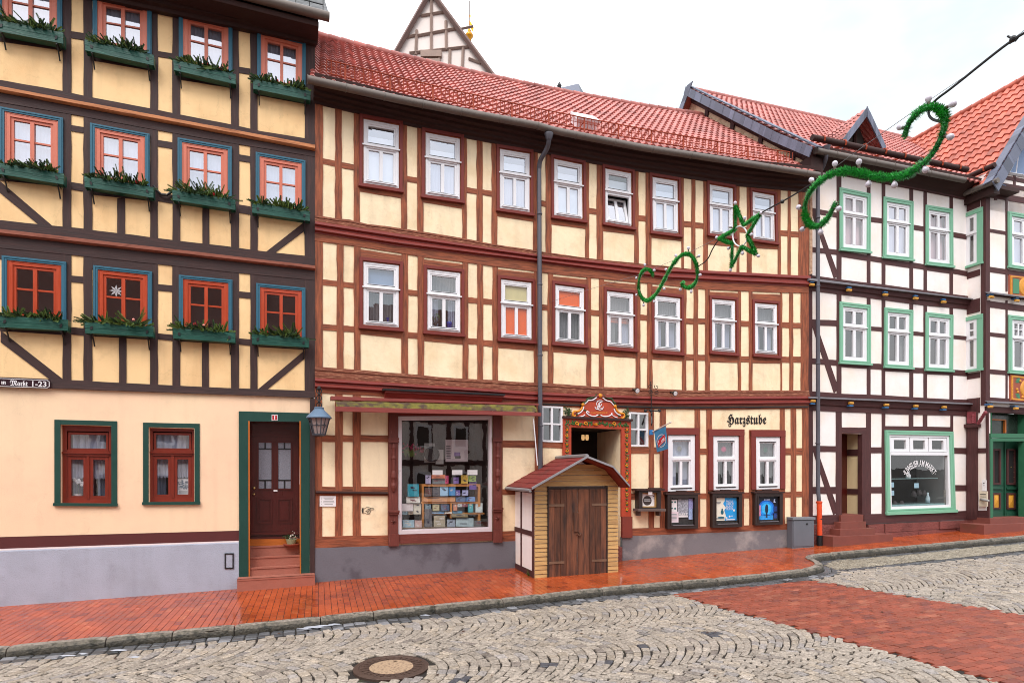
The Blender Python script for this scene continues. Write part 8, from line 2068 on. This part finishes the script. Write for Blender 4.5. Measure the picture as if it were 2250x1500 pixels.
for x0, x1, y0, y1, c in books:
    n = -.1 if y1 > 1230 else -.17
    ang = 'standing' if (y1 - y0) > (x1 - x0) * .8 else 'lying'
    hpos = 'far left' if x1 < 330 else ('left' if x1 < 520 else ('middle' if x1 < 730 else ('right' if x1 < 880 else 'far right')))
    lb = '%s %s book %s of the shop display, %s' % (ang, colour_name(c), rows_(y1), hpos)
    if lb in seen: lb = lb.replace('book', 'book with a wider cover') if (x1 - x0) * (y1 - y0) > seen[lb] else lb.replace('book', 'smaller book')
    seen[lb] = (x1 - x0) * (y1 - y0)
    t = thing('book', lb, 'book', sp((x0 + x1) / 2, y1, n), 'books in the inn shop window')
    m = MB(); srect(m, x0, x1, y0, y1, n, .03, .05); m.build('cover', flat('book_%d_%d_%d' % c, *[min(245, int(q_ * .95)) for q_ in c], .4, var=.35, scale=9), t)
    m = MB()
    for k in range(rnd.choice([2, 3, 4])):
        a, b_ = x0 + (x1 - x0) * rnd.uniform(.1, .5), y0 + (y1 - y0) * rnd.uniform(.08, .75); wd_, hh_ = (x1 - x0) * rnd.uniform(.2, .42), (y1 - y0) * rnd.uniform(.06, .2)
        tn = .05 * (1 - (b_ - y0) / (y1 - y0)); A = [sp(a, b_, n - tn + .004), sp(a, b_ + hh_, n - tn + .006), sp(a + wd_, b_ + hh_, n - tn + .006), sp(a + wd_, b_, n - tn + .004)]; m.face(A)
    m.build('cover_picture', flat('cover_%d' % rnd.randrange(4), *[(190, 186, 180), (40, 40, 60), (180, 120, 50), (110, 40, 56)][len(seen) % 4], .4, var=.4, scale=20), t)
for x0, x1, y0, y1, lb in ((437, 560, 695, 752, 'blank white card on the shop glass above the left books'), (672, 796, 693, 752, 'blank white card on the shop glass, middle one of three'), (857, 977, 692, 752, 'blank white card on the shop glass above the right books'), (72, 205, 1095, 1185, 'white lettered sign low in the left corner of the shop window')):
    m = MB(); srect(m, x0, x1, y0, y1, -.08 if y0 < 800 else -.2, .004); o = m.build('card', M['paper']); tag(o, lb, 'card')
m = MB(); srect(m, 475, 570, 450, 622, -.3, .004); tag(m.build('leaflet', M['cardgrey']), 'grey leaflet hanging beside the black disc in the shop window', 'leaflet')
m = MB(); srect(m, 340, 468, 372, 605, -.34, .004); tag(m.build('leaflet', M['cardgrey']), 'grey paper sheet hanging behind the black disc in the shop window', 'leaflet')
t = thing('hanging_poster', 'wide poster with a violet flower hanging in the shop window', 'poster', sp(730, 594, -.3)); m = MB(); srect(m, 594, 862, 330, 594, -.3, .004); m.build('sheet', flat('poster_grey', 176, 164, 168, var=.08), t)
m = MB(); srect(m, 700, 770, 480, 530, -.29, .003); m.build('picture', flat('poster_violet', 96, 60, 130), t); m = MB(); srect(m, 710, 775, 525, 555, -.285, .003)
for k in range(8): srect(m, 603, 655, 405 + k * 20, 411 + k * 20, -.29, .002)
m.build('print', M['ink'], t)
t = thing('hanging_disc', 'round black plate hanging in the shop window', 'plate', sp(430, 590, -.25)); m = MB(); m.lathe(sp(430, 505, -.25), [(.17, 0), (.17, .02), (.15, .03), (.05, .03), (.045, .04), (.0, .04)], 28, ax=Vector((H2.nrm(-1)[0], H2.nrm(-1)[1], 0))); m.build('disc', flat('disc_black', 22, 20, 22, .4), t); m = MB(); m.tube([sp(420, 415, -.24), sp(415, 380, -.24), sp(440, 375, -.24), sp(432, 410, -.24)], .006, 5); m.build('hook', M['cardgrey'], t)
t = thing('flower_bunch', 'bunch of pink and red flowers at the upper left of the shop window', 'flowers', sp(180, 540, -.4)); m, m2 = MB(), MB()
for k in range(60):
    c = sp(rnd.uniform(80, 320), rnd.uniform(390, 490), -.4 + rnd.uniform(-.08, .08)); d_ = Vector((rnd.uniform(-1, 1), -.5, rnd.uniform(-1, 1))) * .05; e = Vector((d_.z, 0, -d_.x)) * .5; m.face([c, c + d_ * .5 + e, c + d_, c + d_ * .5 - e])
    c = sp(rnd.uniform(90, 220), rnd.uniform(470, 540), -.4); d_ = Vector((rnd.uniform(-.4, .4), -.2, 1)) * .1; e = Vector((.012, 0, 0)); m2.face([c - e, c + d_, c + e])
m.build('petals', flat('petal_crimson', 150, 30, 70), t); m2.build('leaves', needle[1], t)

# ---------------------------------------------------------------- garlands on their wire across the street
WA = H2.p(1212, 663, .05); WB = at(2226, 86, 4.6)
ddir = WB - WA; pn = Vector((ddir.y, -ddir.x, 0)).normalized()
def gp(px, py, o=0): return pxd(px, py, WA, pn) + pn * o
m = MB(); m.tube([gp(x, y) for x, y in ((1207, 664), (1300, 634), (1400, 605), (1480, 572), (1578, 523))], .003, 4); m.tube([gp(x, y) for x, y in ((1690, 460), (1720, 443), (1790, 400), (1900, 320), (2040, 222))], .0035, 4); m.tube([gp(x, y) for x, y in ((2040, 222), (2120, 168), (2226, 86), (2262, 58))], .0025, 4)
tag(m.build('suspension_wire', M['lead']), 'thin steel wire carrying the garlands across the street', 'wire')
CB = lambda m, lb: tag(m.build('power_cable', M['black']), lb, 'cable', 'black cables between the garlands')
m = MB(); m.tube(smooth([gp(x, y) for x, y in ((1533, 586), (1555, 572), (1566, 545), (1584, 520))]), .008, 6); CB(m, 'short black cable hanging between the small scroll garland and the star'); m = MB(); m.tube(smooth([gp(x, y) for x, y in ((1672, 468), (1690, 458), (1719, 443), (1755, 422), (1790, 400))]), .009, 6); m.ball(gp(1719, 443), .024, 8, 6); CB(m, 'black cable between the star garland and the large garland'); m = MB(); m.tube(smooth([gp(x, y) for x, y in ((2068, 268), (2045, 262), (2038, 245), (2052, 222), (2090, 195), (2170, 130), (2222, 90), (2262, 66))]), .011, 6); m.ball(gp(2226, 86), .025, 8, 6)
m.tube([gp(2214, 80), gp(2232, 90), gp(2238, 82), gp(2218, 96)], .008, 5)
CB(m, 'black cable looping up from the large garland into the sky')
grn_t = [pmat('tinsel_green_a', srgb(54, 172, 68), .45, .3, 30, 0, spec=.5), pmat('tinsel_green_b', srgb(32, 124, 52), .5, .3, 30, 0, spec=.5)]
blb = pmat('bulb_opal', srgb(196, 190, 202), .25, .04, 4, 0); sock = pmat('bulb_socket', srgb(84, 70, 58), .5, .2)
bulb_mesh = None
def resamp(pts, n):
    L = [0]
    for a, b_ in zip(pts, pts[1:]): L.append(L[-1] + (b_ - a).length)
    out = []; j = 0
    for k in range(n):
        d = L[-1] * k / (n - 1)
        while j < len(L) - 2 and L[j + 1] < d: j += 1
        f = (d - L[j]) / max(1e-6, L[j + 1] - L[j]); out.append(pts[j] * (1 - f) + pts[j + 1] * f)
    return out
def garland(name, label, cat, paths, bulbs, r, closed=False, zoom=None):
    Zx = zoom
    allp = [gp(*Zx(*p)) for p in paths]; base = sum(allp, Vector()) / len(allp)
    t = thing(name, label, cat, base)
    path = allp + ([allp[0]] if closed else [])
    path = smooth(path, 0 if closed else 3); Lg = sum((b_ - a).length for a, b_ in zip(path, path[1:])); n = int(Lg / .012); P = resamp(path, n)
    m = MB(); m.tube(P[::3], r * .5, 7); m.build('frame', grn_t[1], t)
    ms = [MB(), MB()]
    for k in range(n):
        tg = (P[min(k + 1, n - 1)] - P[max(k - 1, 0)]).normalized()
        for _ in range(30):
            v = Vector((rnd.gauss(0, 1), rnd.gauss(0, 1), rnd.gauss(0, 1))); v = (v - tg * v.dot(tg) * .7).normalized(); wv_ = v.cross(tg).normalized() * r * .17; l = r * rnd.uniform(.75, 1.28) * (1 + .45 * mnoise.noise(P[k] * 14)); c = P[k] + v * r * .25
            ms[rnd.random() < .4].face([c - wv_, P[k] + v * l, c + wv_])
    ms[0].build('tinsel', grn_t[0], t); ms[1].build('tinsel', grn_t[1], t)
    for bxy, bdir in bulbs:
        p = gp(*Zx(*bxy)); q = gp(*Zx(bxy[0] + bdir[0], bxy[1] + bdir[1])); ax = (q - p).normalized(); s = .62 * r
        m = MB(); m.lathe(p - ax * s * 2.4, [(s * .45, 0), (s * .5, s * 1.2)], 8, ax=ax); sk = m.build('socket', sock, t)
        m = MB(); m.lathe(p - ax * s * 1.3, [(s * .45, 0), (s * .62, s * .4), (s * .95, s * .95), (s * 1.0, s * 1.4), (s * .8, s * 1.95), (s * .4, s * 2.25)], 12, ax=ax); m.build('bulb', blb, t, True)
Zs = lambda x, y: (1360 + x / 5.358, 420 + y / 5.358)
garland('scroll_garland', 'small green tinsel garland shaped like a flowing scroll, hanging before the inn', 'garland',
        [(400, 1000), (390, 950), (350, 915), (305, 915), (255, 970), (225, 1090), (240, 1220), (310, 1300), (400, 1260), (480, 1150), (560, 990), (640, 850), (730, 750), (820, 730), (900, 810), (930, 960), (915, 1060), (850, 1140), (770, 1130), (735, 1090), (760, 1070)],
        [((305, 865), (0, -1)), ((415, 932), (1, -.2)), ((205, 1022), (-1, 0)), ((205, 1222), (-1, .1)), ((290, 1343), (0, 1)), ((415, 1300), (.5, 1)), ((553, 922), (-1, -.5)), ((532, 1150), (.8, .6)), ((670, 757), (-.5, -1)), ((818, 668), (0, -1)), ((942, 762), (1, -.7)), ((955, 985), (1, 0)), ((722, 1158), (-.3, 1)), ((850, 1183), (0, 1))], .035, zoom=Zs)
garland('star_garland', 'green tinsel garland in the shape of a five-pointed star with white bulbs', 'garland',
        [(1370, 185), (1470, 400), (1660, 275), (1510, 520), (1615, 740), (1445, 655), (1325, 890), (1335, 620), (1175, 560), (1370, 450)],
        [((1368, 138), (0, -1)), ((1480, 315), (0, -1)), ((1676, 258), (1, -.5)), ((1560, 510), (1, 0)), ((1642, 762), (1, .6)), ((1455, 732), (0, 1)), ((1312, 930), (-.2, 1)), ((1290, 672), (-1, .5)), ((1150, 545), (-1, -.1)), ((1308, 418), (-1, -.6))], .034, True, Zs)
m = MB(); cc = [gp(*Zs(1425 + 85 * math.cos(a), 530 + 118 * math.sin(a))) for a in [2 * math.pi * k / 30 for k in range(30)]]; m.tube(cc, .009, 6, closed=True); tag(m.build('light_ring', M['white'], None, True), 'thin white ring of a light tube inside the green star garland', 'ring')
Zl = lambda x, y: (1740 + x / 3.41, 160 + y / 3.41)
garland('long_garland', 'large swooping green tinsel garland with white bulbs under the sky', 'garland',
        [(845, 480), (860, 410), (900, 340), (970, 275), (1040, 250), (1110, 270), (1150, 330), (1145, 410), (1110, 510), (1060, 600), (990, 680), (900, 745), (800, 780), (700, 785), (600, 775), (500, 745), (400, 735), (310, 750), (220, 800), (140, 880), (95, 980), (95, 1080), (140, 1150), (210, 1150), (270, 1090), (310, 1010), (325, 975)],
        [((810, 408), (-1, -.2)), ((1024, 195), (0, -1)), ((1208, 235), (1, -.5)), ((1188, 480), (1, .1)), ((1002, 728), (.5, 1)), ((768, 842), (0, 1)), ((573, 836), (-.2, 1)), ((502, 668), (0, -1)), ((322, 680), (0, -1)), ((146, 803), (-.8, -.8)), ((50, 1008), (-1, 0)), ((352, 1018), (1, .1)), ((78, 1172), (-.8, .6)), ((215, 1195), (0, 1))], .045, zoom=Zl)
